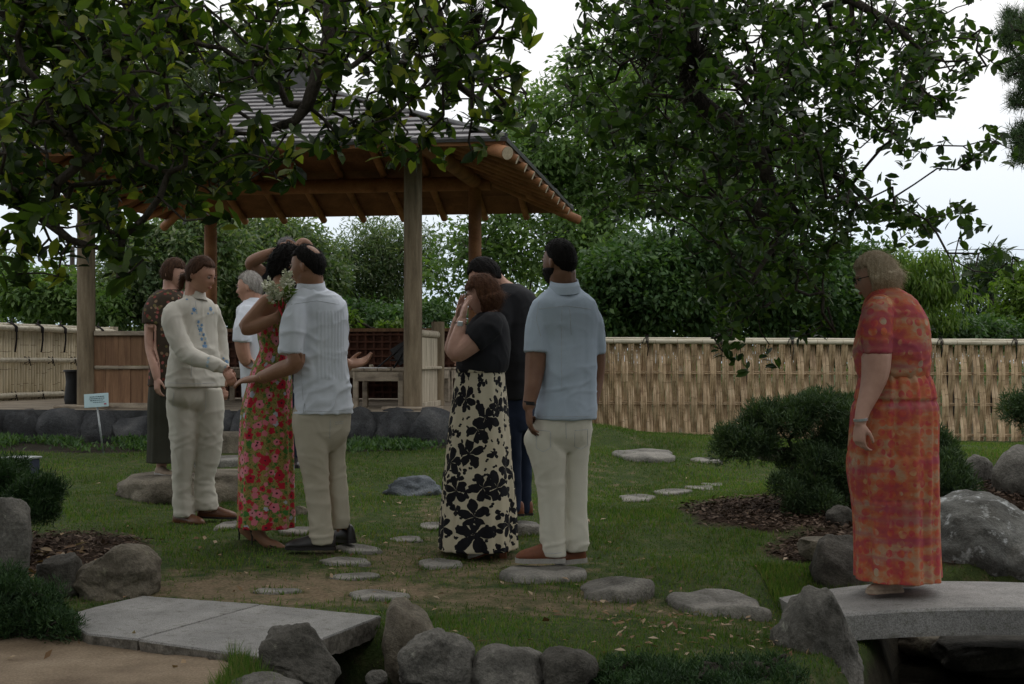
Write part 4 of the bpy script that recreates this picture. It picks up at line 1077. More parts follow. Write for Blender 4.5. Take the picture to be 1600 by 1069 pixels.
# the tree whose dark limbs hang down at the right of centre
g = np.random.default_rng(8)
B_OAK = [(1090, 60, 130, 90, 260, 5.8, 8.6), (1230, 70, 130, 100, 270, 5.8, 8.6), (1130, 170, 120, 90, 170, 5.8, 8.4), (1260, 180, 100, 80, 150, 5.8, 8.2), (1180, 270, 130, 80, 180, 5.8, 8.2), (1370, 60, 90, 70, 110, 5.8, 8), (1460, 50, 70, 50, 60, 5.8, 7.6),
         (1430, 130, 60, 40, 34, 5.8, 7.2), (1350, 160, 60, 50, 50, 5.8, 7.4), (1490, 215, 55, 20, 18, 5.8, 6.8), (1430, 185, 40, 20, 12, 5.8, 6.8), (1540, 232, 18, 10, 3, 6, 6.4), (1500, 95, 40, 22, 12, 5.9, 6.8), (940, 45, 50, 40, 26, 5.9, 7.4), (960, 120, 60, 60, 46, 5.9, 7.6), (1000, 200, 70, 60, 60, 5.9, 7.6), (940, 200, 60, 40, 26, 6, 7.6), (990, 285, 50, 35, 26, 6, 7.4), (935, 315, 28, 20, 6, 6, 7),
         (1230, 370, 130, 60, 120, 5.9, 7.8), (1310, 315, 70, 45, 60, 5.9, 7.4), (1400, 320, 50, 25, 18, 5.9, 7), (1380, 362, 80, 22, 34, 5.9, 7.2), (1460, 345, 36, 18, 10, 5.9, 6.8), (1490, 400, 45, 14, 9, 5.9, 6.6), (1545, 385, 18, 8, 3, 6, 6.3),
         (1190, 440, 90, 50, 60, 5.9, 7.4), (1160, 505, 40, 30, 14, 6, 7), (1265, 440, 45, 35, 22, 6, 7.2), (1310, 515, 22, 16, 5, 6, 6.6), (1130, 500, 25, 30, 6, 6, 6.8), (1090, 330, 60, 50, 36, 6, 7.4), (1060, 20, 110, 50, 80, 5.8, 8)]
B_OAK = [b_[:4] + (int(b_[4] * .63 + .5),) + b_[5:] for b_ in B_OAK]
tips = px_tips(B_OAK, g, 4)
px_ = 800 + FPX * tips[:, 0] / tips[:, 1]; py_ = HOR - FPX * (tips[:, 2] - EYE) / tips[:, 1]
tips = tips[~((px_ > 1300) & (px_ < 1450) & (py_ > 372))]
over = np.concatenate([vbox(1000, (-.5, 4.2), (-3.5, 9), (3.9, 6.6), g), vbox(60, (.5, 3.4), (9, 11), (5.6, 7), g)])
over = over[above(over) & ~((over[:, 1] > 5.2) & (over[:, 0] > .2))]
tips_all = np.concatenate([tips, over])
limbs = [([(3.4, 1.0, -.1), (3.3, 1.3, 1.0), (3.0, 2.0, 2.2), (2.5, 3.2, 3.3), (1.9, 4.8, 4.2), (1.5, 5.8, 4.6)], .24, .11),
         ([(1.5, 5.8, 4.6), P(1075, -150, 6.6), P(1068, -40, 6.9), P(1068, 60, 7.0), P(1085, 160, 7.0), P(1180, 230, 7.0), P(1205, 290, 6.9)], .13, .035),
         ([P(1068, 60, 7.0), P(1180, 150, 6.8), P(1240, 230, 6.8), P(1330, 290, 6.7), P(1370, 330, 6.6)], .035, .012),
         ([P(1205, 290, 6.9), P(1180, 330, 6.8), P(1218, 350, 6.8), P(1210, 385, 6.7), P(1180, 430, 6.7), P(1160, 470, 6.6)], .026, .007),
         ([P(1205, 290, 6.9), P(1250, 335, 6.8), P(1225, 375, 6.8), P(1260, 430, 6.7), P(1290, 470, 6.6), P(1305, 520, 6.5)], .016, .005),
         ([P(1068, -40, 6.9), P(1200, -60, 6.8), P(1330, 0, 6.7), P(1400, 40, 6.6), P(1450, 90, 6.55)], .04, .008),
         ([(2.5, 3.2, 3.6), (1.8, 2.0, 4.6), (1.0, .5, 5.0)], .10, .04), ([(1.9, 4.8, 4.3), (2.6, 6.2, 4.9), (3.0, 7.5, 5.3)], .07, .03)]
near_tree('shade_tree', 'dark spreading tree with hanging limbs of small oval leaves right of centre', 'tree', (3.4, 1.0, 0), limbs, tips_all, 'leaf_oak', LT_OAK, (8, 14), (.036, .080), 1.1, g, r_tip=.0028, droop=.1, back=.12, spread=.6)
# dark air plants on the near boughs
g = np.random.default_rng(4)
for i, (px, py, d, r_, lab) in enumerate([(690, 115, 6.1, .10, 'dark tuft of moss hanging lowest on the magnolia bough'), (660, 70, 6.15, .09, 'dark tuft of moss clinging to the magnolia bough above the lowest tuft'), (745, 45, 6.1, .10, 'dark moss tuft near the tip of the magnolia bough'), (1020, 20, 6.6, .12, 'moss clump in the top left of the dark shade tree'), (1010, 90, 6.6, .11, 'moss clump left of the dark hanging limb'), (1085, 120, 6.8, .16, 'large moss clump wrapped round the dark hanging limb')]):
    c = np.array(P(px, py, d)); n = 800; D = unit(g, n); Pp = c + D * g.uniform(0, .75, (n, 1)) * r_ * np.array([.8, .8, 1.4]) + np.array([0, 0, r_ * .3])
    V, Fq = scatter(LT_PIN, Pp, D + g.normal(size=D.shape) * .4, g.uniform(.2, .5, n) * r_, .14, g)
    o = obj('moss_tuft', (V - c, Fq), M['bark']); o.location = c; tag(o, lab, 'moss tuft', 'moss tufts on the boughs')

# ---------------------------------------------------------------- trees beyond the fence
def far_tree(name, label, base, crowns, n, mat, size, g, trunk=.14, clumps=60, cr=.45, tpl=LT_MID, bark='bark', droop=.2, group='trees beyond the fence', flat=1.0, width=1.0, upn=None, conifer=False):
    root = thing(name, label, 'tree', base, group); b = np.array(base, float)
    cc = []
    tot = sum(c[3] * c[4] * c[5] for c in crowns)
    for (x, y, z, rx, ry, rz) in crowns:
        k = max(6, int(clumps * rx * ry * rz / tot)); u = unit(g, k) * (g.uniform(.15, 1, (k, 1)) ** .45)
        cc.append(np.array([x, y, z]) + u * np.array([rx, ry, rz]))
    cc = np.concatenate(cc); top = max(c[2] for c in crowns)
    tr = MB(); tz = top - .2 * crowns[0][5]; tr.tube([base, (base[0] + .1, base[1], base[2] + tz * .4), (crowns[0][0], crowns[0][1], tz)], [trunk, trunk * .75, trunk * .25], 9)
    obj('trunk', tr, M[bark], root, smooth=True)
    line = [np.array([base[0] + .1 * f_, base[1], base[2] + (tz - base[2]) * f_]) + (np.array([crowns[0][0], crowns[0][1], 0]) - np.array([base[0], base[1], 0])) * f_ ** 1.5 for f_ in np.linspace(.12, 1, 8)]
    V, Fq = grow([(line, trunk * .8, trunk * .25)], cc, .012, trunk * .5, g, sides=5)
    obj('branches', (V, Fq), M[bark], root, smooth=True, kind='stuff')
    k = n // len(cc); rad = g.uniform(.6, 1.25, len(cc)) * cr
    Pp = np.repeat(cc, k, 0) + unit(g, k * len(cc)) * (g.uniform(0, 1, (k * len(cc), 1)) ** .5) * np.repeat(rad, k)[:, None] * np.array([1.15, 1.15, .75 * flat])
    out = Pp - np.repeat(cc, k, 0)
    D = out * 1.2 + g.normal(size=Pp.shape) * .35; D[:, 2] -= droop
    V, Fq = scatter(tpl, Pp, D, g.uniform(.7, 1.3, len(Pp)) * size, width, g)
    obj('crown', (V, Fq), M[mat], root, smooth=True, kind='stuff')
    return root
g = np.random.default_rng(21)
def W(px, py, d): q = P(px, py, d); return (q.x, q.y, q.z)
def crown(px, py, d, rpx, rpy, dy=None):
    q = P(px, py, d); s = d / FPX; return (q.x, q.y, q.z, rpx * s, dy or rpx * s * .8, rpy * s)
def ft(name, label, d, bpx, crowns, n, mat, size, **k):
    x = (bpx - 800) / FPX * d
    return far_tree(name, label, (x, d, 0), [crown(px, py, d + dd, a, b) for (px, py, dd, a, b) in crowns], n, mat, size, g, **k)
ft('broadleaf_tree', 'tall pale green tree rising right behind the pavilion roof corner', 27, 915, [(900, 230, 0, 130, 130), (860, 330, 0, 130, 110), (960, 150, 0, 90, 80), (760, 430, 0, 95, 90), (950, 420, -1, 110, 90)], 30000, 'leaf_syc', .14, clumps=190, cr=.62, trunk=.2, bark='bark_pale')
ft('broadleaf_tree', 'pale green tree behind the dark limbs of the shade tree', 31, 1110, [(1080, 240, 0, 120, 120), (1180, 300, 0, 130, 110), (1040, 130, 0, 100, 70)], 20000, 'leaf_syc', .16, clumps=120, cr=.7, trunk=.2, bark='bark_pale')
ft('dense_tree', 'dense dark green tree just behind the fence at the bearded man', 22.5, 1000, [(1010, 440, 0, 95, 85), (930, 470, 0, 70, 60)], 20000, 'leaf_dense', .12, clumps=120, cr=.42)
ft('dense_tree', 'wide dark green bushy tree behind the middle of the right fence', 23, 1150, [(1140, 430, 0, 110, 100), (1230, 460, 0, 90, 70), (1080, 500, 0, 80, 40)], 26000, 'leaf_dense', .12, clumps=150, cr=.42)
ft('dense_tree', 'dark green tree behind the fence next to the woman in orange', 24, 1340, [(1330, 450, 0, 90, 80), (1300, 520, 0, 120, 30)], 20000, 'leaf_dense', .12, clumps=110, cr=.45)
ft('drooping_tree', 'light green tree with drooping sprays behind the woman in orange', 22, 1440, [(1430, 430, 0, 65, 45), (1470, 470, 0, 40, 35), (1400, 480, 0, 45, 40)], 8000, 'leaf_yel', .12, clumps=60, cr=.3, droop=.9, width=.55)
ft('conifer_tree', 'blue green conifer against the sky near the right edge', 30, 1545, [(1545, 470, 0, 55, 75), (1530, 430, 0, 26, 40), (1560, 400, 0, 14, 30), (1500, 490, 0, 40, 55)], 12000, 'leaf_blue', .12, clumps=90, cr=.32, width=.4)
ft('conifer_tree', 'yellow green bushy tree behind the fence at the right edge', 27, 1615, [(1610, 470, 0, 55, 60), (1590, 510, 0, 60, 35)], 8000, 'leaf_yel', .12, clumps=60, cr=.32)
ft('low_tree', 'low dark bush behind the fence left of the yellow green tree', 23, 1480, [(1470, 520, 0, 90, 24), (1560, 522, 0, 60, 18)], 7000, 'leaf_dense', .10, clumps=50, cr=.28)
ft('olive_tree', 'grey green tree seen between the left pavilion posts', 25, 235, [(240, 420, 0, 85, 70), (300, 380, 0, 70, 60), (200, 470, 0, 70, 45)], 26000, 'leaf_mid', .13, clumps=170, cr=.45, width=.8)
ft('olive_tree', 'grey green tree seen between the middle of the pavilion and the back left post', 27, 420, [(400, 400, 0, 95, 80), (470, 430, 0, 70, 70), (380, 480, 0, 80, 45)], 34000, 'leaf_mid', .13, clumps=220, cr=.45, width=.8)
ft('feathery_tree', 'pale feathery tree with thin branches seen left of the front right post', 29, 590, [(575, 430, 0, 70, 90), (620, 400, 0, 60, 60), (540, 480, 0, 60, 45)], 22000, 'leaf_mid', .13, clumps=150, cr=.48, width=.45)
ft('low_tree', 'low green trees beneath the feathery tree behind the lattice', 25, 570, [(560, 500, 0, 100, 30), (650, 500, 0, 70, 26)], 9000, 'leaf_dense', .11, clumps=60, cr=.3)
ft('low_tree', 'bright green bush peeping over the dark lattice', 21, 540, [(548, 500, 0, 24, 14), (610, 512, 0, 24, 8)], 1400, 'leaf_yel', .09, clumps=20, cr=.12, group='trees beyond the fence')
ft('low_tree', 'dusty green bush behind the left bamboo fence', 24, 60, [(60, 460, 0, 80, 38), (130, 480, 0, 60, 26)], 10000, 'leaf_syc', .12, clumps=60, cr=.32)
ft('low_tree', 'green tree at the far left edge behind the bamboo fence', 28, -20, [(-20, 450, 0, 70, 45), (40, 470, 0, 60, 30)], 9000, 'leaf_dense', .13, clumps=60, cr=.36)
ft('broadleaf_tree', 'tall grey green tree behind the pavilion roof cap', 34, 420, [(420, 110, 0, 90, 85), (340, 150, 0, 110, 60), (520, 190, 0, 90, 60)], 16000, 'leaf_grey', .16, clumps=90, cr=.7, trunk=.2)
ft('broadleaf_tree', 'tall grey green tree beyond the left end of the roof', 36, 180, [(180, 150, 0, 120, 90), (80, 190, 0, 90, 60)], 14000, 'leaf_grey', .17, clumps=80, cr=.75, trunk=.2)
# wood closing the view low down between the trees
V_, F_ = [], []; n = 26000
x = g.uniform(-26, 26, n); y = g.uniform(36, 44, n); z = g.uniform(0, 1, n) ** .8 * (3.3 + .8 * np.sin(x * .7) + .6 * np.sin(x * 1.9 + 1))
V, Fq = scatter(LT_MID, np.stack([x, y, z], 1), unit(g, n), g.uniform(.2, .36, n), 1, g)
tag(obj('far_wood', (V, Fq), M['leaf_mid'], smooth=True), None, None, kind='stuff')
# the garden's trees behind the viewpoint
for i, (x, y, h_, w_) in enumerate([(-7.5, -7, 7.5, 3.4), (-2.2, -8.5, 8.5, 3.6), (3.2, -8, 8, 3.5), (8.5, -6, 7, 3.2), (-10.5, 0, 7, 3.0), (9.5, 1.5, 5.5, 2.2)]):
    far_tree('broadleaf_tree', ['broad tree behind the viewpoint at the far left', 'tallest tree behind the viewpoint', 'dense tree behind the viewpoint right of the tallest', 'tree behind the viewpoint at the far right', 'tree outside the left of the picture', 'tree outside the right of the picture'][i], (x, y, 0), [(x, y, h_ * .55, w_, w_, h_ * .45)], 7000, 'leaf_dense', .30, g, trunk=.2, clumps=90, cr=.8, group='trees around the viewpoint')
# needled boughs at the upper right corner: a pine standing outside the picture
g = np.random.default_rng(33)
pine = thing('pine_tree', 'pine with bristling green needle boughs cut by the upper right edge', 'tree', (7.2, 14, 0))
mb = MB(); mb.tube([(7.2, 14, -.1), (7.1, 14, 3), (7.0, 14, 6.5)], [.2, .16, .06], 12); obj('trunk', mb, M['bark'], pine, smooth=True)
tips = px_tips([(1598, 60, 40, 20, 26, 13.5, 14.5), (1600, 110, 36, 22, 22, 13.5, 14.5), (1602, 150, 30, 20, 18, 13.5, 14.5), (1604, 220, 22, 22, 14, 13.5, 14.5), (1585, 30, 20, 12, 8, 13.5, 14.5), (1610, 245, 30, 14, 10, 13.5, 14.5), (1700, 120, 70, 150, 60, 13.5, 14.5)], g)
V, Fq = grow([([(7.2, 14, 1.5), (7.1, 14, 3), (7.05, 14, 4), (7.0, 14, 5), (7.0, 14, 6.5)], .16, .06)], tips, .01, .05, g, sides=5); obj('branches', (V, Fq), M['bark'], pine, smooth=True, kind='stuff')
Pp = np.repeat(tips, 110, 0) + g.normal(size=(len(tips) * 110, 3)) * .035; D = unit(g, len(Pp)) + np.array([-.3, 0, .35])
V, Fq = scatter(LT_PIN, Pp, D, g.uniform(.08, .13, len(Pp)), .07, g); obj('needles', (V, Fq), M['needle'], pine, kind='stuff')

# ---------------------------------------------------------------- low junipers
def juniper(label, base, blobs, n, mat, size, g, name='juniper_shrub', cr=.1, clumps=60, width=.22, limbs=None, cat='shrub'):
    root = thing(name, label, cat, base)
    cc = []; tot = sum(b_[3] * b_[5] for b_ in blobs)
    for (x, y, z, rx, ry, rz) in blobs:
        k = max(5, int(clumps * rx * rz / tot)); u = unit(g, k) * (g.uniform(.2, 1, (k, 1)) ** .4); u[:, 2] = np.abs(u[:, 2]) * 1.25 - .25
        cc.append(np.array([x, y, z]) + u * np.array([rx, ry, rz]))
    cc = np.concatenate(cc); b = Vector(base)
    main = limbs or [([base, (base[0] + .03, base[1], base[2] + .05)], .018, .01)]
    for pl_, r0, r1 in main:
        mb = MB(); mb.tube(pl_, [r0 + (r1 - r0) * i / (len(pl_) - 1) for i in range(len(pl_))], 9); obj('stem', mb, M['bark'], root, smooth=True)
    V, Fq = grow([(p_, a, c_) for p_, a, c_ in main], cc, .004, .03, g, sides=5, wob=.2); obj('branches', (V, Fq), M['bark'], root, smooth=True, kind='stuff')
    k = n // len(cc); N_ = k * len(cc)
    off = unit(g, N_) * (g.uniform(0, 1, (N_, 1)) ** .4) * np.repeat(g.uniform(.7, 1.3, len(cc)) * cr, k)[:, None]
    Pp = np.repeat(cc, k, 0) + off
    D = off * 8 + g.normal(size=Pp.shape) * .35 + np.array([0, 0, .35])
    V, Fq = scatter(LT_PIN, Pp, D, g.uniform(.7, 1.3, N_) * size, width, g)
    obj('needles', (V, Fq), M[mat], root, kind='stuff')
    return root
g = np.random.default_rng(41)
def jb(px, py, d, rpx, rpy, ry=None): q = P(px, py, d); s = d / FPX; return (q.x, q.y, q.z, rpx * s, ry or rpx * s * .8, rpy * s)
bz = G(2.15, 9.3)
juniper('wide dark green juniper with a leaning crown in the bark mulch', (2.15, 9.4, bz), [jb(1165, 700, 9.2, 52, 34), (jb(1215, 665, 9.3, 60, 34)), jb(1290, 640, 9.4, 66, 28), jb(1325, 690, 9.3, 60, 40), jb(1275, 722, 9.2, 66, 26), jb(1250, 762, 9.0, 46, 22), jb(1335, 765, 9.3, 50, 44), jb(1285, 792, 8.9, 46, 18)],
        64000, 'needle', .032, g, cr=.085, clumps=230, limbs=[([(2.2, 9.5, bz - .05), (2.15, 9.4, bz + .2), (1.95, 9.35, bz + .38), P(1200, 705, 9.3), P(1150, 712, 9.2)], .05, .012), ([(2.15, 9.4, bz + .2), P(1290, 700, 9.4), P(1290, 660, 9.4)], .04, .012), ([(2.15, 9.4, bz + .1), P(1330, 750, 9.4)], .03, .012)])
juniper('green juniper spreading right of the orange dress over the dark boulder', (3.05, 9.0, .3), [jb(1475, 740, 8.8, 34, 40), jb(1455, 700, 9.0, 30, 30), jb(1490, 765, 8.7, 34, 25), jb(1400, 720, 9.2, 50, 50)], 26000, 'needle', .032, g, cr=.08, clumps=120)
juniper('rounded juniper tuft cut by the right edge before the fence', (4.1, 10.6, .35), [jb(1600, 640, 10.5, 34, 36), jb(1640, 650, 10.5, 40, 60), jb(1620, 680, 10.5, 30, 30)], 15000, 'needle', .036, g, cr=.09, clumps=60)
juniper('low spreading juniper at the bottom edge right of the round rocks', (.95, 5.0, 0), [(.40 + .14 * k, 4.95 + .05 * math.sin(k * 2), -.02, .12, .16, .07) for k in range(5)] + [(.6, 4.75, -.03, .35, .15, .07)], 34000, 'needle_dk', .020, g, cr=.045, clumps=240, cat='ground cover', name='juniper_shrub')
juniper('low juniper at the left edge below the tall boulder', (-2.25, 5.95, 0), [jb(30, 960, 5.7, 80, 50), jb(85, 985, 5.6, 40, 25), jb(0, 930, 5.8, 50, 40), jb(-40, 980, 5.6, 60, 50)], 34000, 'needle_dk', .022, g, cr=.055, clumps=240)
juniper('dark juniper around the box lamp at the left edge', (-2.85, 7.6, .1), [jb(50, 800, 7.4, 42, 48), jb(0, 770, 7.6, 40, 46), jb(75, 770, 7.5, 24, 24), jb(20, 740, 7.9, 20, 20)], 26000, 'needle_dk', .026, g, cr=.06, clumps=160)
# mondo-like ground cover along the boulder wall
n = 26000; x = g.uniform(-6.4, .1, n); y = 14.15 - (x + 2.674) * math.tan(TH) - .02 - np.abs(g.normal(size=n)) * .5 - .03
z = ground_np(x, y); D = unit(g, n); D[:, 2] = np.abs(D[:, 2]) + .5
keepm = (np.sin(x * 3.1) + np.sin(x * 7.7 + y * 4) + g.normal(size=n) * .8) > .35
V, Fq = scatter(LT_MID, np.stack([x, y, z + g.uniform(0, .07, n)], 1)[keepm], D[keepm], g.uniform(.03, .08, keepm.sum()), .7, g)
tag(obj('ground_cover', (V, Fq), M['leaf_dense'], smooth=True), None, None, kind='stuff')

# ---------------------------------------------------------------- grass, litter, bark chips
g = np.random.default_rng(55)
def grass(n, x, y, hgt, name, dens=None):
    X = g.uniform(*x, n); t_ = g.uniform(0, 1, n); Y = y[0] * (y[1] / y[0]) ** t_
    w_, m_, dk_, bd = masks(X, Y); sn = .5 + .5 * np.sin(X * 23 + Y * 11) * np.sin(Y * 19 - X * 7)
    keep = (g.uniform(0, 1, n) > np.clip(w_ * 1.35 + m_ * 2 + dk_ * 2 + bd * 1.5 + .15 * sn, 0, 1))
    pg = np.array(sand_pts); 
    def inside(px, py):
        c = np.zeros(len(px), bool); j = len(pg) - 1
        for i in range(len(pg)):
            xi, yi = pg[i]; xj, yj = pg[j]
            c ^= ((yi > py) != (yj > py)) & (px < (xj - xi) * (py - yi) / (yj - yi + 1e-12) + xi); j = i
        return c
    keep &= ~inside(X, Y)
    pp = 800 + FPX * X / Y; keep &= (pp > -60) & (pp < 1660)
    X, Y = X[keep], Y[keep]; Z = ground_np(X, Y)
    k = len(X); D = g.normal(size=(k, 3)) * .35; D[:, 2] = 1
    lo = np.stack([X, Y, Z - .004], 1); a = g.uniform(0, PI, k); wd = .0022 + .00022 * Y; wv = np.stack([np.cos(a), np.sin(a), np.zeros(k)], 1) * wd[:, None]
    hh = hgt * g.uniform(.5, 1.3, k) * (1 + .5 * np.sin(X * 5) * np.sin(Y * 4)); D /= np.linalg.norm(D, axis=1, keepdims=True)
    V = np.stack([lo - wv, lo + wv, lo + D * hh[:, None]], 1).reshape(-1, 3); Fq = np.arange(k * 3).reshape(-1, 3)
    tag(obj(name, (V, Fq), M['grass_blade']), None, None, kind='stuff')
grass(460000, (-6, 6.5), (4.7, 17), .024, 'grass')
grass(60000, (.2, 4.5), (8, 16), .03, 'grass')
grass(9000, (-1.25, -.6), (4.6, 5.25), .07, 'long_grass')
grass(9000, (1.35, 2.1), (6.8, 7.6), .06, 'long_grass')
def ring_grass(stones):
    Vs = []
    for cx, cy, rx, ry in stones:
        n = int(150 * (rx + ry) / .6) + 60; a = g.uniform(0, 2 * PI, n); k = 1 + g.uniform(-.06, .10, n); X = cx + np.cos(a) * rx * k; Y = cy + np.sin(a) * ry * k; Z = ground_np(X, Y)
        D = g.normal(size=(n, 3)) * .4; D[:, 2] = 1; D /= np.linalg.norm(D, axis=1, keepdims=True); wv = np.stack([np.cos(a + 1.5), np.sin(a + 1.5), np.zeros(n)], 1) * (.003 + .00015 * Y)[:, None]; lo = np.stack([X, Y, Z - .004], 1)
        Vs.append(np.stack([lo - wv, lo + wv, lo + D * g.uniform(.015, .05, (n, 1))], 1).reshape(-1, 3))
    V = np.concatenate(Vs); tag(obj('stone_edge_grass', (V, np.arange(len(V)).reshape(-1, 3)), M['grass_blade']), None, None, kind='stuff')
ring_grass(STONES)
def litter(n, boxes, name, mat, size, zoff=.012, tpl=LT_MID, flat=.25):
    Ps = []
    for (x0, x1, y0, y1, f_) in boxes:
        k = int(n * f_); Ps.append(np.stack([g.uniform(x0, x1, k), g.uniform(y0, y1, k)], 1))
    Q = np.concatenate(Ps); Z = ground_np(Q[:, 0], Q[:, 1]); ok = Z > -.15; Q, Z = Q[ok], Z[ok]
    Pp = np.stack([Q[:, 0], Q[:, 1], Z + g.uniform(.3, 1.3, len(Z)) * zoff], 1); D = g.normal(size=Pp.shape); D[:, 2] *= flat
    up = g.normal(size=Pp.shape) * .3 + np.array([0, 0, 1.0])
    V, Fq = scatter(tpl, Pp, D, g.uniform(*size, len(Pp)), g.uniform(.7, 1.3, len(Pp)), g, up)
    return tag(obj(name, (V, Fq), M[mat], smooth=True), None, None, kind='stuff')
litter(480, [(-3, 2.6, 5, 8, .5), (-3.5, 3, 8, 12, .25), (.4, 1.5, 5.3, 6.6, .25)], 'fallen_leaves', 'litter', (.025, .055), .025)
litter(90, [(-2.9, -2.1, 6.7, 7.6, 1)], 'fallen_leaves', 'litter', (.06, .11), .04, LT_BIG)
X = g.uniform(-3.2, 4.4, 60000); Y = g.uniform(6.6, 10.4, 60000); w_, m_, _, _ = masks(X, Y); k = m_ > g.uniform(.3, .8, len(X)); X, Y = X[k], Y[k]
Z = ground_np(X, Y); Pp = np.stack([X, Y, Z + g.uniform(.002, .03, len(X))], 1); D = g.normal(size=Pp.shape); D[:, 2] *= .25
V, Fq = scatter(LT_MID, Pp, D, g.uniform(.02, .055, len(X)), g.uniform(.6, 1.1, len(X)), g, g.normal(size=Pp.shape) * .35 + np.array([0, 0, 1.0]))
tag(obj('bark_mulch', (V, Fq), M['chip'], smooth=True), None, None, kind='stuff')

# ---------------------------------------------------------------- power poles and wires
def pole(label, px, ytop, d):
    q = P(px, ytop, d); r_ = thing('power_pole', label, 'pole', (q.x, q.y, 0), 'power poles far behind the trees')
    mb = MB(); mb.tube([(0, 0, -.2), (0, 0, q.z)], [.16, .11], 10); lobj('post', mb, M['bark'], r_, smooth=True)
    mb = MB(); mb.box((0, 0, q.z - .9), (2.4, .12, .12)); lobj('crossarm', mb, M['bark'], r_)
    for x in (-1.0, .25, 1.0):
        mb = MB(); mb.tube([(x, 0, q.z - .84), (x, 0, q.z - .55)], [.07, .05], 8); lobj('insulator', mb, M['metal'], r_, smooth=True)
    return q
q1 = pole('power pole with a crossarm against the pale sky at the right', 1552, 384, 62)
q2 = pole('power pole seen past the left pavilion post', 113, 385, 62)
for i, (x, zz, lab) in enumerate([(-1.0, -.5, 'left wire of the thin power line crossing the sky behind the trees'), (.25, -.1, 'upper wire of the thin power line crossing the sky behind the trees'), (1.0, -.9, 'lowest wire of the thin power line crossing the sky behind the trees')]):
    A = Vector((q2.x + x - 30, 62 + i * .3, q2.z + zz)); B = Vector((q2.x + x, 62 + i * .3, q2.z + zz)); C_ = Vector((q1.x + x, 62 + i * .3, q1.z + zz)); D_ = Vector((q1.x + x + 30, 62 + i * .3, q1.z + zz)); mb = MB(); pts = []
    for a, b in ((A, B), (B, C_), (C_, D_)):
        pts += [a.lerp(b, k / 12) - Vector((0, 0, .5 * math.sin(PI * k / 12))) for k in range(12)]
    mb.tube(pts + [D_], .016, 5); o = obj('power_wire', mb, M['black'], smooth=True); tag(o, lab, 'wire', 'wires between the power poles')
# ---------------------------------------------------------------- people
def fabric(name, cols, rough=.85, weave=500, bump=.15, scale=3, stretch=(1, 1, 1), fine=.12):
    return mat_noise(name, cols, scale, rough, bump, weave, .001, stretch, .15, 4, fine)
def skin(name, c):
    t = NT(name); vec = t.coord(); f = t.noise(vec, 14, 4); f2 = t.noise(vec, 160, 2)
    col = t.ramp(f, [(.3, (c[0] * .86, c[1] * .78, c[2] * .76)), (.7, (c[0] * 1.08, c[1] * 1.05, c[2] * 1.02))])
    return t.princ(col, .5, t.bump(f2, .1, .002), .35)
M['skin_light'] = skin('light_skin', (.50, .29, .21)); M['skin_pale'] = skin('pale_skin', (.52, .32, .25)); M['skin_tan'] = skin('tan_skin', (.34, .185, .115)); M['skin_brown'] = skin('brown_skin', (.23, .125, .080))
def hairmat(name, a, b, c=None):
    t = NT(name); vec = t.coord(scale=(9, 9, 1.4)); f = t.noise(vec, 7, 5, .7); f2 = t.noise(t.coord(scale=(1, 1, .12)), 240, 3, .7)
    col = t.ramp(f, [(.32, a), (.62, b)] + ([(.8, c)] if c else [])); col = t.mix(.6, col, t.ramp(f2, [(.3, .4), (.7, 1.6)]), 'MULTIPLY')
    return t.princ(col, .62, t.bump(f2, .8, .006), .12)
M['hair_black'] = hairmat('black_hair', (.006, .005, .005), (.014, .012, .011)); M['hair_brown'] = hairmat('brown_hair', (.035, .018, .011), (.09, .045, .026)); M['hair_red'] = hairmat('reddish_brown_hair', (.06, .026, .015), (.15, .07, .038), (.26, .14, .08))
M['hair_grey'] = hairmat('silver_hair', (.22, .20, .18), (.48, .45, .42)); M['hair_blond'] = hairmat('ash_blond_hair', (.34, .25, .16), (.62, .52, .38), (.80, .72, .60)); M['hair_steel'] = hairmat('dark_grey_hair', (.06, .055, .055), (.18, .17, .17))
M['eye'] = mat_noise('eye_white', [(.36, .33, .30), (.44, .40, .37)], 5, .2, 0, 60, .001, spec=.5); M['iris'] = mat_noise('dark_iris', [(.03, .02, .015), (.05, .03, .02)], 5, .2, 0, 60, .001, spec=.5)
M['lip'] = mat_noise('lips', [(.36, .14, .11), (.42, .17, .13)], 5, .45, 0, 60, .001)
M['cream'] = fabric('cream_linen', [(.56, .53, .46), (.66, .63, .56)]); M['cream2'] = fabric('off_white_linen_trousers', [(.52, .49, .42), (.62, .59, .51)])
M['white'] = fabric('white_cotton', [(.66, .70, .78), (.76, .80, .87)]); M['blueish'] = fabric('pale_blue_cotton', [(.42, .50, .60), (.50, .58, .68)]); M['khaki'] = fabric('pale_khaki_trousers', [(.46, .41, .32), (.56, .51, .41)])
M['ivory'] = fabric('ivory_trousers', [(.60, .57, .48), (.70, .67, .57)]); M['blackc'] = fabric('black_jersey', [(.014, .014, .016), (.028, .028, .032)]); M['navy'] = fabric('dark_navy_denim', [(.012, .018, .035), (.028, .038, .07)])
M['olive'] = fabric('dark_olive_cloth', [(.035, .035, .025), (.06, .058, .045)])
M['leather_tan'] = mat_noise('tan_leather', [(.09, .035, .016), (.15, .06, .026)], 8, .35, .1, 60, .002, spec=.4); M['leather_blk'] = mat_noise('black_leather', [(.012, .010, .010), (.025, .02, .02)], 8, .35, .1, 60, .002, spec=.5)
M['leather_red'] = mat_noise('reddish_brown_leather', [(.13, .045, .022), (.21, .075, .035)], 8, .45, .1, 60, .002); M['sole_white'] = mat_noise('pale_rubber', [(.32, .30, .27), (.4, .38, .35)], 5, .7, .05, 60, .001)
M['shoe_white'] = mat_noise('cream_leather', [(.50, .47, .42), (.6, .57, .52)], 8, .5, .05, 60, .001); M['shoe_beige'] = mat_noise('beige_canvas', [(.30, .22, .16), (.42, .33, .25)], 20, .8, .1, 90, .001)
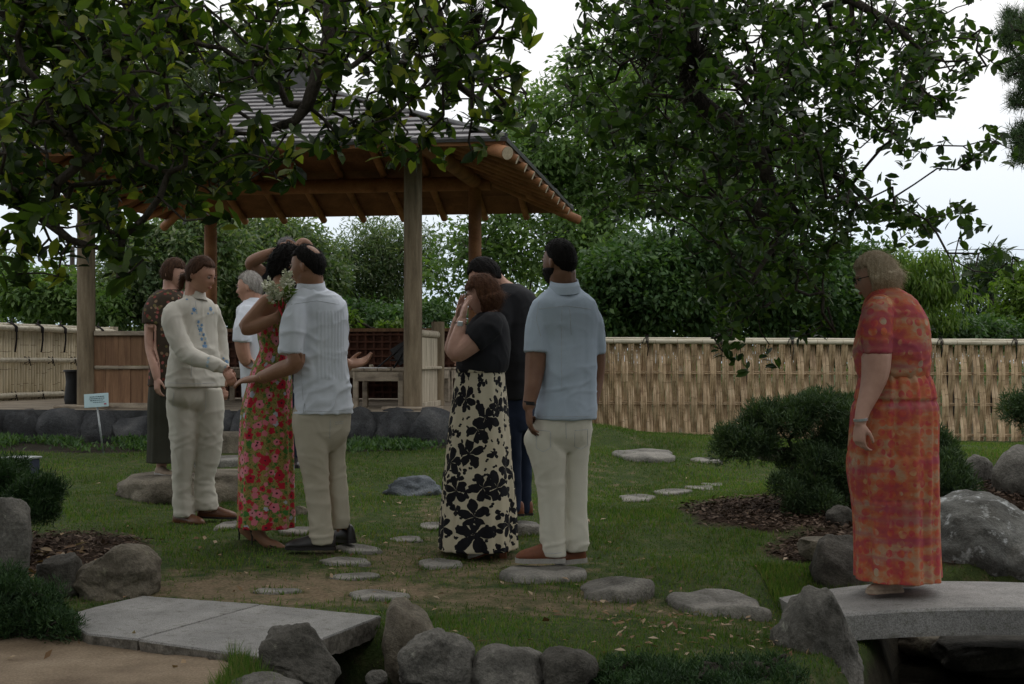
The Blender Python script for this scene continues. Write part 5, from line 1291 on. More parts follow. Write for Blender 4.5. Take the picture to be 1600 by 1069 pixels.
M['gold'] = mat_noise('gold_metal', [(.6, .42, .16), (.7, .5, .2)], 5, .3, 0, 60, .001, metal=1); M['silver'] = mat_noise('silver_metal', [(.5, .5, .5), (.6, .6, .6)], 5, .3, 0, 60, .001, metal=1)
M['ribbon'] = mat_noise('red_ribbon', [(.40, .02, .03), (.5, .04, .05)], 5, .5, 0, 60, .001); M['stem'] = mat_noise('flower_stem', [(.05, .10, .02), (.10, .17, .04)], 5, .5, 0, 60, .001)
M['petal'] = mat_leaf('white_green_blossom', [(.50, .54, .34), (.74, .74, .60), (.85, .84, .76)], .6, 0, .2)
M['thread_blue'] = mat_noise('blue_embroidery', [(.10, .22, .42), (.22, .38, .58)], 60, .7, .2, 200, .001); M['thread_pale'] = mat_noise('pale_blue_embroidery', [(.36, .46, .52), (.44, .54, .60)], 60, .7, .2, 200, .001)
# printed cloths
M['seam'] = mat_noise('stitched_seam', [(.40, .42, .46), (.48, .50, .53)], 30, .9, 0, 60, .001)
def petals(t, vec, scale, rad, lobes, depth, sd=0.0, rand=1.0):
    "flower shapes scattered over a flat chart: returns (mask, random colour, distance)"
    mp = t.n('ShaderNodeMapping'); mp.inputs['Location'].default_value = (sd, sd * 2, 0); t.l(vec, mp.inputs['Vector'])
    v = t.n('ShaderNodeTexVoronoi', voronoi_dimensions='2D', feature='F1'); v.inputs['Scale'].default_value = scale; v.inputs['Randomness'].default_value = rand; t.l(mp.outputs[0], v.inputs['Vector'])
    d_ = t.n('ShaderNodeVectorMath', operation='SUBTRACT'); t.l(mp.outputs[0], d_.inputs[0]); t.l(v.outputs['Position'], d_.inputs[1])
    sp_ = t.n('ShaderNodeSeparateXYZ'); t.l(d_.outputs[0], sp_.inputs[0]); ang = t.math('ARCTAN2', sp_.outputs[1], sp_.outputs[0])
    s_ = t.n('ShaderNodeSeparateColor'); t.l(v.outputs['Color'], s_.inputs[0])
    w_ = t.math('ABSOLUTE', t.math('COSINE', t.math('ADD', t.math('MULTIPLY', ang, lobes / 2), t.math('MULTIPLY', s_.outputs[2], 6.0))))
    lim = t.math('MULTIPLY', t.math('MULTIPLY_ADD', w_, depth, 1 - depth), t.math('MULTIPLY_ADD', s_.outputs[1], rad * .55, rad * .6))
    return t.math('LESS_THAN', v.outputs['Distance'], lim), s_, v.outputs['Distance'], w_
def chart(t, dist, ds):
    at = t.n('ShaderNodeAttribute', attribute_name='chart'); no = t.n('ShaderNodeTexNoise'); no.inputs['Scale'].default_value = ds; t.l(at.outputs['Vector'], no.inputs['Vector'])
    q = t.n('ShaderNodeVectorMath', operation='SUBTRACT'); t.l(no.outputs['Color'], q.inputs[0]); q.inputs[1].default_value = (.5, .5, .5); m = t.n('ShaderNodeVectorMath', operation='SCALE'); t.l(q.outputs[0], m.inputs[0]); m.inputs['Scale'].default_value = dist
    a = t.n('ShaderNodeVectorMath', operation='ADD'); t.l(at.outputs['Vector'], a.inputs[0]); t.l(m.outputs[0], a.inputs[1]); return a.outputs[0]
def print_flowers():
    t = NT('pink_red_flower_print'); vec = chart(t, .02, 30); f0 = t.noise(t.coord(), 60, 3)
    col = t.ramp(f0, [(.35, (.20, .14, .04)), (.5, (.34, .26, .09)), (.62, (.13, .16, .035))])
    for sc, rad, lobes, dep, stops, sd in ((30, .36, 3, .5, [(0, (.05, .15, .03)), (.35, (.42, .03, .04)), (.6, (.50, .18, .20)), (.8, (.08, .18, .04))], 3), (19, .34, 5, .30, [(0, (.46, .02, .04)), (.3, (.62, .17, .22)), (.6, (.42, .45, .52)), (.70, (.06, .19, .04)), (.82, (.50, .03, .05))], 7), (11.5, .33, 5, .24, [(0, (.66, .19, .25)), (.5, (.44, .02, .04)), (.75, (.62, .24, .28))], 1)):
        m, s_, dd, w_ = petals(t, vec, sc, rad, lobes, dep, sd); col = t.mix(m, col, t.ramp(s_.outputs[0], stops, 'CONSTANT'))
    col = t.mix(t.math('LESS_THAN', dd, .07), col, (.09, .02, .03))
    return t.princ(col, .8, t.bump(t.noise(t.coord(), 400, 2), .1, .001), .15)
M['p_flowers'] = print_flowers()
def print_bw():
    t = NT('black_blooms_on_cream'); vec = chart(t, .035, 16); col = None
    m1, s1, d1, w1 = petals(t, vec, 5.6, .60, 5, .68, 0); vein = t.math('GREATER_THAN', t.math('ADD', w1, t.math('MULTIPLY', t.noise(t.coord(), 50, 3), .5)), .42)
    m2, _, _, _ = petals(t, vec, 9.5, .34, 3, .78, 4); m3, _, _, _ = petals(t, vec, 17, .28, 2, .7, 9)
    m = t.math('MAXIMUM', t.math('MULTIPLY', m1, vein), t.math('MAXIMUM', m2, m3))
    return t.princ(t.mix(m, (.56, .50, .37), (.012, .012, .015)), .8, t.bump(t.noise(t.coord(), 400, 2), .1, .001), .15)
M['p_bw'] = print_bw()
def set_chart(o, n, flip):
    me = o.data; nv = len(me.vertices); co = np.zeros(nv * 3, np.float32); me.vertices.foreach_get('co', co); co = co.reshape(-1, 3)
    w = np.ptp(co[:, 0]); j = np.arange(nv) % n; j = (j + (n // 2 if flip else 0)) % n
    a = me.attributes.new('chart', 'FLOAT_VECTOR', 'POINT'); a.data.foreach_set('vector', np.stack([j / n * w * 2.7, co[:, 2], np.zeros(nv)], 1).astype(np.float32).ravel())
def print_dots():
    t = NT('orange_pink_dotted_print'); vec = t.coord(dist=.02, dscale=8); f = t.noise(t.coord(scale=(1, 1, 1.8)), 5.5, 4, .6)
    base = t.ramp(f, [(.30, (.30, .055, .075)), (.42, (.40, .075, .065)), (.50, (.46, .14, .06)), (.60, (.40, .25, .15)), (.72, (.40, .075, .085))])
    v = t.vor(vec, 21, .22); s = t.n('ShaderNodeSeparateColor'); t.l(v.outputs['Color'], s.inputs[0])
    f2 = t.noise(t.coord(), 9, 3); dotc = t.ramp(f2, [(.33, (.50, .30, .14)), (.45, (.42, .04, .06)), (.58, (.52, .13, .05)), (.68, (.40, .33, .22))])
    m = t.math('MULTIPLY', t.math('LESS_THAN', v.outputs['Distance'], .42), .85); col = t.mix(m, base, dotc)
    f3 = t.noise(t.coord(scale=(.4, .4, 3.4)), 4, 3); col = t.mix(t.ramp(f3, [(.52, 0.0), (.62, .55)]), col, (.30, .06, .11))
    return t.princ(col, .75, t.bump(t.noise(t.coord(), 300, 2), .1, .001), .15)
M['p_dots'] = print_dots()
def print_brown():
    t = NT('brown_floral_blouse'); vec = t.coord(dist=.03, dscale=12); v = t.vor(vec, 28); s = t.n('ShaderNodeSeparateColor'); t.l(v.outputs['Color'], s.inputs[0])
    c = t.ramp(s.outputs[0], [(0, (.20, .05, .04)), (.3, (.14, .12, .05)), (.6, (.24, .16, .10)), (.8, (.30, .10, .09))], 'CONSTANT')
    col = t.mix(t.math('LESS_THAN', v.outputs['Distance'], .36), (.055, .042, .03), c); return t.princ(col, .8, None, .15)
M['p_brown'] = print_brown()

def cr(rows, m):
    "Catmull-Rom resampling of control rows to m rows"
    A = np.array(rows, float); n = len(A); out = []
    for k in range(m):
        u = k / (m - 1) * (n - 1); i = min(int(u), n - 2); t_ = u - i
        p0, p1, p2, p3 = A[max(i - 1, 0)], A[i], A[i + 1], A[min(i + 2, n - 1)]
        out.append(.5 * ((2 * p1) + (-p0 + p2) * t_ + (2 * p0 - 5 * p1 + 4 * p2 - p3) * t_ ** 2 + (-p0 + 3 * p1 - 3 * p2 + p3) * t_ ** 3))
    return np.array(out)

def remeshed(name, mb, voxel, smooth=3, decim=None, disp=None, mat=None):
    me0 = mesh_of('tmp_' + name, mb.v, mb.f, True)
    bm = bmesh.new(); bm.from_mesh(me0); bmesh.ops.recalc_face_normals(bm, faces=bm.faces[:]); bm.to_mesh(me0); bm.free()
    o = bpy.data.objects.new('tmp', me0); COL.objects.link(o)
    m = o.modifiers.new('r', 'REMESH'); m.mode = 'VOXEL'; m.voxel_size = voxel
    if smooth: s = o.modifiers.new('s', 'SMOOTH'); s.iterations = smooth; s.factor = .5
    if decim: d = o.modifiers.new('d', 'DECIMATE'); d.ratio = decim
    dg = bpy.context.evaluated_depsgraph_get(); dg.update()
    me = bpy.data.meshes.new_from_object(o.evaluated_get(dg)); me.name = name
    bpy.data.objects.remove(o); bpy.data.meshes.remove(me0)
    if disp is not None:
        n = len(me.vertices); co = np.zeros(n * 3, np.float32); no = np.zeros(n * 3, np.float32)
        me.vertices.foreach_get('co', co); me.vertex_normals.foreach_get('vector', no); co = co.reshape(-1, 3); no = no.reshape(-1, 3)
        dv = np.array([disp(Vector(c)) for c in co.tolist()]); co = co + no * dv[:, None].astype(np.float32)
        me.vertices.foreach_set('co', co.ravel()); me.update()
    me.polygons.foreach_set('use_smooth', np.ones(len(me.polygons), dtype=bool))
    me.materials.clear()
    return me

def folds(seed, amp=.006, vert=.5, z0=None, hoop=None):
    "cloth relief: soft vertical folds plus oblique creases; hoop=(z, width) adds bunched creases round that height"
    o3 = Vector((seed * 3.1, seed * 1.7, seed))
    def f(p):
        a = noise.noise(Vector((p.x * 10, p.y * 10, p.z * 1.8)) + o3)
        b = noise.noise(Vector((p.x * 4 + p.z * 4.5, p.y * 4, p.z * 5 - p.x * 4)) + o3); d_ = noise.noise(Vector((p.x * 5 - p.z * 5, p.y * 5, p.z * 4.5 + p.x * 5)) + o3 * 2)
        r1 = max(0.0, 1 - abs(b) * 5) ** 1.5; r2 = max(0.0, 1 - abs(d_) * 6) ** 1.5
        c = noise.noise(Vector((p.x * 20, p.y * 20, p.z * 14)) + o3)
        v = amp * (vert * a * 1.5 + (1.1 - vert) * (r1 + r2 * .8 - .35) * .9 + c * .18)
        if hoop:
            for hz, hw, ha in hoop:
                k = math.exp(-((p.z - hz) / hw) ** 2)
                if k > .02: v += ha * .55 * k * (max(0.0, 1 - 4 * abs(noise.noise(Vector((p.x * 6 + p.z * 3, p.y * 6, p.z * 15 - p.x * 4)) + o3))) - .25) * 1.4
        return v
    return f

class Fig:
    def __init__(s, label, d, phi, bx, by, group=None, ground=True):
        s.d = d; s.phi = R(phi); s.F = Vector((-math.sin(s.phi), math.cos(s.phi), 0)); s.S = Vector((math.cos(s.phi), math.sin(s.phi), 0))
        b = P(bx, by, d); s.root = thing('person', label, 'person', b, group); s.body = MB(); s.cloth = []
    def q(s, x, y, dd=0): return P(x, y, s.d + dd)
    def rings(s, rows, m=None, n=28, k=.62, ex=2.3, grow_=0.0, phi=None, fold=None):
        F, S = s.F, s.S
        if phi is not None: a_ = R(phi); F = Vector((-math.sin(a_), math.cos(a_), 0)); S = Vector((math.cos(a_), math.sin(a_), 0))
        rows = [tuple(r_) + (0.0,) * (4 - len(r_)) for r_ in rows]
        A = cr(rows, m or max(6, len(rows) * 3)); out = []
        for idx_, (y, xl, xr, dd) in enumerate(A):
            c = s.q((xl + xr) / 2, y, dd); Wd = (xr - xl) / 2 * (s.d + dd) / FPX
            ext = max(S.x * math.cos(q_) * w_ + k * F.x * math.sin(q_) * w_ for q_ in (2 * PI * j / 60 for j in range(60)) for w_ in ((abs(math.cos(q_)) ** ex + abs(math.sin(q_)) ** ex) ** (-1 / ex),))
            a = (Wd - .004) / ext + grow_; b = k * (a - grow_) + grow_; ring = []
            for j in range(n):
                th = 2 * PI * j / n; cx, sx = math.cos(th), math.sin(th); w = (abs(cx) ** ex + abs(sx) ** ex) ** (-1 / ex)
                fo = fold(th, idx_ / (len(A) - 1)) if fold else 1
                ring.append(c + S * (a * cx * w * fo) + F * (b * sx * w * fo))
            out.append(ring)
        return out
    def loft(s, mb, rows, **k): mb.rings(s.rings(rows, **k), True); return mb
    def limb(s, mb, pts, n=14, m=None, grow_=0.0, flat=None):
        open_end = mb is not s.body
        A = cr([(p[0], p[1], p[2], p[3] if len(p) > 3 else 0) for p in pts], m or len(pts) * 4)
        mb.tube([s.q(a[0], a[1], a[3]) for a in A], [a[2] * (s.d + a[3]) / FPX + grow_ for a in A], n, rnd_end=not open_end); return mb
    CLOTH = ('shirt', 'trousers', 'top', 'skirt', 'dress', 'blouse', 'jeans')
    def part(s, name, me, mat, parent=None, **k):
        if isinstance(me, MB):
            o = obj(name, me, M[mat], parent or s.root, **k)
            if name in s.CLOTH:
                bm = bmesh.new(); bm.from_mesh(o.data); bmesh.ops.recalc_face_normals(bm, faces=bm.faces[:]); bm.to_mesh(o.data); bm.free()
        else:
            me.transform(Matrix.Translation(-s.root.location)); o = obj(name, me, M[mat], parent or s.root, **k)
        if name in s.CLOTH: s.cloth.append(o)
        return o
    def seam(s, o, lines, r_=.0012, mat='seam', name='seam'):
        "stitched lines lying on a garment, found by looking at it from the eye point"
        from mathutils.bvhtree import BVHTree
        L_ = s.root.location; bv = BVHTree.FromPolygons([v.co + L_ for v in o.data.vertices], [tuple(p.vertices) for p in o.data.polygons]); eye = Vector((0, 0, EYE)); mb = MB()
        for ln in lines:
            pts = []
            for i in range(len(ln) - 1):
                for k_ in range(7):
                    t_ = k_ / 7; px = ln[i][0] + (ln[i + 1][0] - ln[i][0]) * t_; py = ln[i][1] + (ln[i + 1][1] - ln[i][1]) * t_
                    h_ = bv.ray_cast(eye, (P(px, py, s.d) - eye).normalized())
                    if h_[0] is not None and abs(h_[0].y - s.d) < .5: pts.append(h_[0] + h_[1] * .0008)
            if len(pts) > 2: mb.tube(pts, r_, 5)
        if mb.v: s.part(name, mb, mat, o, smooth=True)
    def seal(s):
        "pulls the skin in under the clothes that cover it"
        from mathutils.bvhtree import BVHTree
        me = s.bodyo.data; n = len(me.vertices); co = np.zeros(n * 3, np.float32); no = np.zeros(n * 3, np.float32)
        me.vertices.foreach_get('co', co); me.vertex_normals.foreach_get('vector', no); co = co.reshape(-1, 3); no = no.reshape(-1, 3)
        hz = s.hc.z - s.root.location.z - .11
        for o in s.cloth:
            m2 = o.data; bv = BVHTree.FromPolygons([v.co for v in m2.vertices], [tuple(p.vertices) for p in m2.polygons])
            for i in range(n):
                if co[i, 2] > hz: continue
                v = Vector(co[i].tolist()); r_ = bv.find_nearest(v, .045)
                if r_[0] is None: continue
                if (v - r_[0]).dot(r_[1]) > -.005 and r_[1].dot(Vector(no[i].tolist())) > .58: co[i] = (r_[0] - r_[1] * .007)[:]
        me.vertices.foreach_set('co', co.ravel()); me.update()
    # ---- head
    def head(s, x, y, dd=0, phi=None, pitch=0, roll=0, sc=1.0, ears=True):
        c = s.q(x, y, dd); s.hc = c; s.hs = sc
        s.HM = Matrix.Rotation(R(phi) if phi is not None else s.phi, 3, 'Z') @ Matrix.Rotation(R(roll), 3, 'Y') @ Matrix.Rotation(R(-pitch), 3, 'X')
        g_ = []
        for i in range(33):
            t_ = PI * (i + .02) / 32.04; ring = []
            for j in range(44):
                a = 2 * PI * j / 44; ring.append(s.hp(Vector((math.sin(t_) * math.cos(a), math.sin(t_) * math.sin(a), -math.cos(t_)))))
            g_.append(ring)
        s.body.rings([[s.hw(p) for p in r_] for r_ in g_], True)
        if ears:
            for sx in (-1, 1):
                s.body.ell(s.hw(Vector((sx * .079, -.008, -.008))), (.007 * sc, .016 * sc, .030 * sc), s.HM @ Matrix.Rotation(sx * .35, 3, 'Z'))
        # neck
    def hw(s, p): return s.hc + s.HM @ (p * s.hs)
    @staticmethod
    def hp(d):
        x, y, z = d; t_ = max(0.0, -z)
        px = .075 * x * (1 - .30 * t_ ** 1.3); py = .096 * y * (1 - (.22 if y < 0 else .02) * t_); pz = .117 * z
        py += .020 * t_ ** 1.5
        if y > 0:
            g2 = lambda a, b, s1, s2: math.exp(-((px - a) / s1) ** 2 - ((pz - b) / s2) ** 2)
            fr = y ** .7
            py += fr * (.004 * g2(0, .030, .05, .014) - .009 * (g2(.031, .012, .016, .013) + g2(-.031, .012, .016, .013)) + .010 * g2(0, -.002, .009, .022) + .021 * g2(0, -.020, .012, .013)
                        + .006 * g2(0, -.052, .022, .008) - .003 * g2(0, -.040, .03, .006) + .009 * g2(0, -.090, .022, .018) + .004 * (g2(.038, -.018, .018, .016) + g2(-.038, -.018, .018, .016)))
        return Vector((px, py, pz))
    def neck(s, x0, y0, r0, x1, y1, r1, dd0=0, dd1=0): s.limb(s.body, [(x0, y0, r0, dd0), ((x0 + x1) / 2, (y0 + y1) / 2, min(r0, r1) * .97, (dd0 + dd1) / 2), (x1, y1, r1, dd1)])
    def face(s, brow='hair_brown', eyes=True):
        if eyes:
            for sx in (-1, 1):
                mb = MB(); mb.ell(s.hw(Vector((sx * .031, .0825, .012))), (.0098 * s.hs,) * 3, s.HM, 12, 8); e_ = s.part('eye', mb, 'eye', smooth=True)
                mb = MB(); mb.ell(s.hw(Vector((sx * .031, .0895, .009))), (.0062 * s.hs, .0036 * s.hs, .0062 * s.hs), s.HM, 10, 6); s.part('iris', mb, 'iris', e_, smooth=True)
                mb = MB(); mb.tube([s.hw(Vector((sx * a, b, z_))) for a, b, z_ in ((.016, .098, .026), (.030, .0955, .031), (.046, .083, .027))], [.002 * s.hs, .0028 * s.hs, .0015 * s.hs], 6); s.part('eyebrow', mb, brow, smooth=True)
                mb = MB(); mb.tube([s.hw(Vector((sx * a, b, z_))) for a, b, z_ in ((.019, .0895, .013), (.031, .0930, .0205), (.044, .083, .013))], .0022 * s.hs, 6); s.part('eyelid', mb, 'lip', smooth=True)
        mb = MB(); mb.tube([s.hw(Vector(p)) for p in ((-.024, .0905, -.053), (-.010, .100, -.0515), (0, .1015, -.0525), (.010, .100, -.0515), (.024, .0905, -.053))], [.0015 * s.hs, .0035 * s.hs, .0035 * s.hs, .0035 * s.hs, .0015 * s.hs], 6); mb.tube([s.hw(Vector(p)) for p in ((-.018, .092, -.0585), (0, .1005, -.060), (.018, .092, -.0585))], [.002 * s.hs, .0042 * s.hs, .002 * s.hs], 6); s.part('lips', mb, 'lip', smooth=True)
    def hair(s, fn, mat, name='hair', extra=None, voxel=.006, amp=.004, sm=2, strand=(30, 30, 5), seed=1, sl=.014, sn=2200, lay=.5):
        mb = MB(); g_ = []
        for i in range(45):
            t_ = PI * (i + .02) / 44.04; ring = []
            for j in range(60):
                a = 2 * PI * j / 60; d_ = Vector((math.sin(t_) * math.cos(a), math.sin(t_) * math.sin(a), -math.cos(t_))); p = s.hp(d_)
                ring.append(s.hw(fn(p, d_)))
            g_.append(ring)
        mb.rings(g_, True)
        if extra: extra(mb)
        o3 = Vector((seed, seed * 2, 0)); Hi = s.HM.inverted()
        def dsp(p):
            q_ = Hi @ (p - s.hc); a = math.atan2(q_.y, q_.x)
            return amp * noise.noise(Vector((math.cos(a) * strand[0] * .12, math.sin(a) * strand[1] * .12, 0)) * 3 + Vector((0, 0, q_.z * strand[2])) + o3) * 1.5 + amp * .5 * noise.noise(p * 70)
        me = remeshed(name, mb, voxel, sm, None, dsp)
        g = np.random.default_rng(seed + len(me.vertices)); n = len(me.vertices); co = np.zeros(n * 3, np.float32); no = np.zeros(n * 3, np.float32)
        me.vertices.foreach_get('co', co); me.vertex_normals.foreach_get('vector', no); co = co.reshape(-1, 3); no = no.reshape(-1, 3); ok = []
        for i in range(n):
            q_ = (Hi @ (Vector(co[i].tolist()) - s.hc)) / s.hs; ok.append(q_.length > s.hp(q_.normalized()).length + .003)
        ok = np.where(ok)[0]; o = s.part(name, me, mat)
        if len(ok) > 50:
            pk = g.choice(ok, sn); N_ = no[pk]; bk = np.array(s.HM @ Vector((0, -.6, -.8))); D = bk[None] - N_ * (N_ @ bk)[:, None]; D /= np.linalg.norm(D, axis=1, keepdims=True) + 1e-6
            D = D * lay + N_ * (1 - lay) * .8 + g.normal(size=D.shape) * .14; L_ = g.uniform(.5, 1.4, sn) * sl
            V, Fq = scatter(LT_PIN, co[pk] - N_ * .0015, D, L_, .0016 / sl, g, N_); obj('hair_strands', (V, Fq), M[mat], s.root, kind='stuff')
        return o
    # ---- hand
    def hand(s, mb, w, dr, pn, thumb=1, curl=.35, size=.175, spread=.06, fr=.0078, wr=.026):
        X = dr.normalized(); Z = (pn - X * pn.dot(X)).normalized(); Y = Z.cross(X) * thumb   # Y: towards the thumb; Z: out of the palm
        L = size; pw = .040 * L / .175
        T = lambda a, b, c_: w + X * a + Y * b + Z * c_
        rs = []
        for (a, hw_, th) in ((-.02, .60, .020), (.0, .62, .018), (.02, .85, .0165), (.05, 1.0, .0155), (.078, 1.0, .0135), (.092, .90, .010)):
            a *= L / .175; ring = []
            for j in range(16):
                t_ = 2 * PI * j / 16; cx, sx = math.cos(t_), math.sin(t_); k_ = (abs(cx) ** 2.8 + abs(sx) ** 2.8) ** (-1 / 2.8); ring.append(T(a, pw * hw_ * cx * k_, th * sx * k_))
            rs.append(ring)
        mb.rings(rs, True)
        for i, (b, l_) in enumerate(((.75, .92), (.26, 1.0), (-.24, .94), (-.72, .76))):
            l0 = .085 * l_ * L / .175; p = T(.078 * L / .175, pw * b, 0); an = 0; pts = [T(.055 * L / .175, pw * b * .95, 0), p]; sp = b * spread
            for k_, seg in enumerate((.45, .30, .25)):
                an += curl * (1.0 + .12 * i) * (.8 if k_ == 0 else 1.1)
                p = p + (X * math.cos(an) + Z * math.sin(an) + Y * sp) * l0 * seg; pts.append(p)
            mb.tube(pts, [fr * 1.1, fr * 1.08, fr, fr * .92, fr * .8], 8, rnd_end=True)
        t0 = T(.012, pw * .55, .004); t1 = T(.042 * L / .175, pw * 1.25, .012); t2 = T(.068 * L / .175, pw * 1.45, .02 + curl * .012); t3 = T(.088 * L / .175, pw * 1.40, .026 + curl * .02)
        mb.tube([t0, t1, t2, t3], [fr * 1.5, fr * 1.3, fr * 1.1, fr * .85], 8, rnd_end=True)
    def band(s, name, c, ax, r_, w, mat, parent=None, th=.004):
        ax = ax.normalized(); u = ax.orthogonal().normalized(); v = ax.cross(u); rs = []
        for (a, k_) in ((-w, 0), (-w, th), (w, th), (w, 0)):
            rs.append([c + ax * a + (u * math.cos(t_) + v * math.sin(t_)) * (r_ + k_) for t_ in np.linspace(0, 2 * PI, 18, False)])
        rs.append(rs[0]); mb = MB(); mb.rings(rs, False); return s.part(name, mb, mat, parent, smooth=False)
    def finish(s, mat, voxel=.006, decim=.5): 
        me = remeshed('body', s.body, voxel, 2, decim); s.bodyo = s.part('body', me, mat); return s.bodyo
    # ---- shoe; heel and toe given in photo pixels of the sole line
    def shoe(s, hx, hy, tx, ty, mat, sole='leather_blk', hdd=0, tdd=0, ht=1.0, wd=1.0, st=.016, heel=None, low=False, name='shoe'):
        a = s.q(hx, hy, hdd); b = s.q(tx, ty, tdd); X = (b - a); L = X.length; X.normalize(); Y = Vector((0, 0, 1)).cross(X).normalized(); Z = X.cross(Y)
        prof = [(0, .018, .055), (.03, .028, .070), (.12, .033, .080), (.26, .034, .084), (.38, .034, .074), (.52, .037, .058), (.68, .043, .045), (.82, .041, .036), (.93, .030, .026), (1.0, .010, .012)]
        if low: prof = [(t_, w_, h_ * (.62 if t_ < .4 else .8)) for t_, w_, h_ in prof]
        mb = MB(); rs = []
        for t_, w_, h_ in cr(prof, 22):
            ring = []
            for j in range(16):
                th = 2 * PI * j / 16; cx, sx = math.cos(th), math.sin(th); zz = st + h_ * ht * (max(sx, -.12) if sx > 0 else sx * .1)
                ring.append(a + X * (t_ * L) + Y * (w_ * wd * (abs(cx) ** .8) * (1 if cx > 0 else -1) * (1 if sx < .3 else 1 - .25 * (sx - .3))) + Z * zz)
            rs.append(ring)
        mb.rings(rs, True); o = s.part(name, mb, mat, smooth=True)
        mb = MB(); out = [(t_, (w_ + .003) * (1 if t_ < .9 else .8)) for t_, w_, _ in cr(prof, 16)]
        top_ = [a + X * (t_ * (L + .008) - .004) + Y * w_ * wd for t_, w_ in out] + [a + X * (t_ * (L + .008) - .004) - Y * w_ * wd for t_, w_ in out[::-1]]
        mb.rings([[p + Z * .0 for p in top_], [p + Z * st for p in top_]], True); s.part('sole', mb, sole, o)
        return o, a, X, Y, Z, L

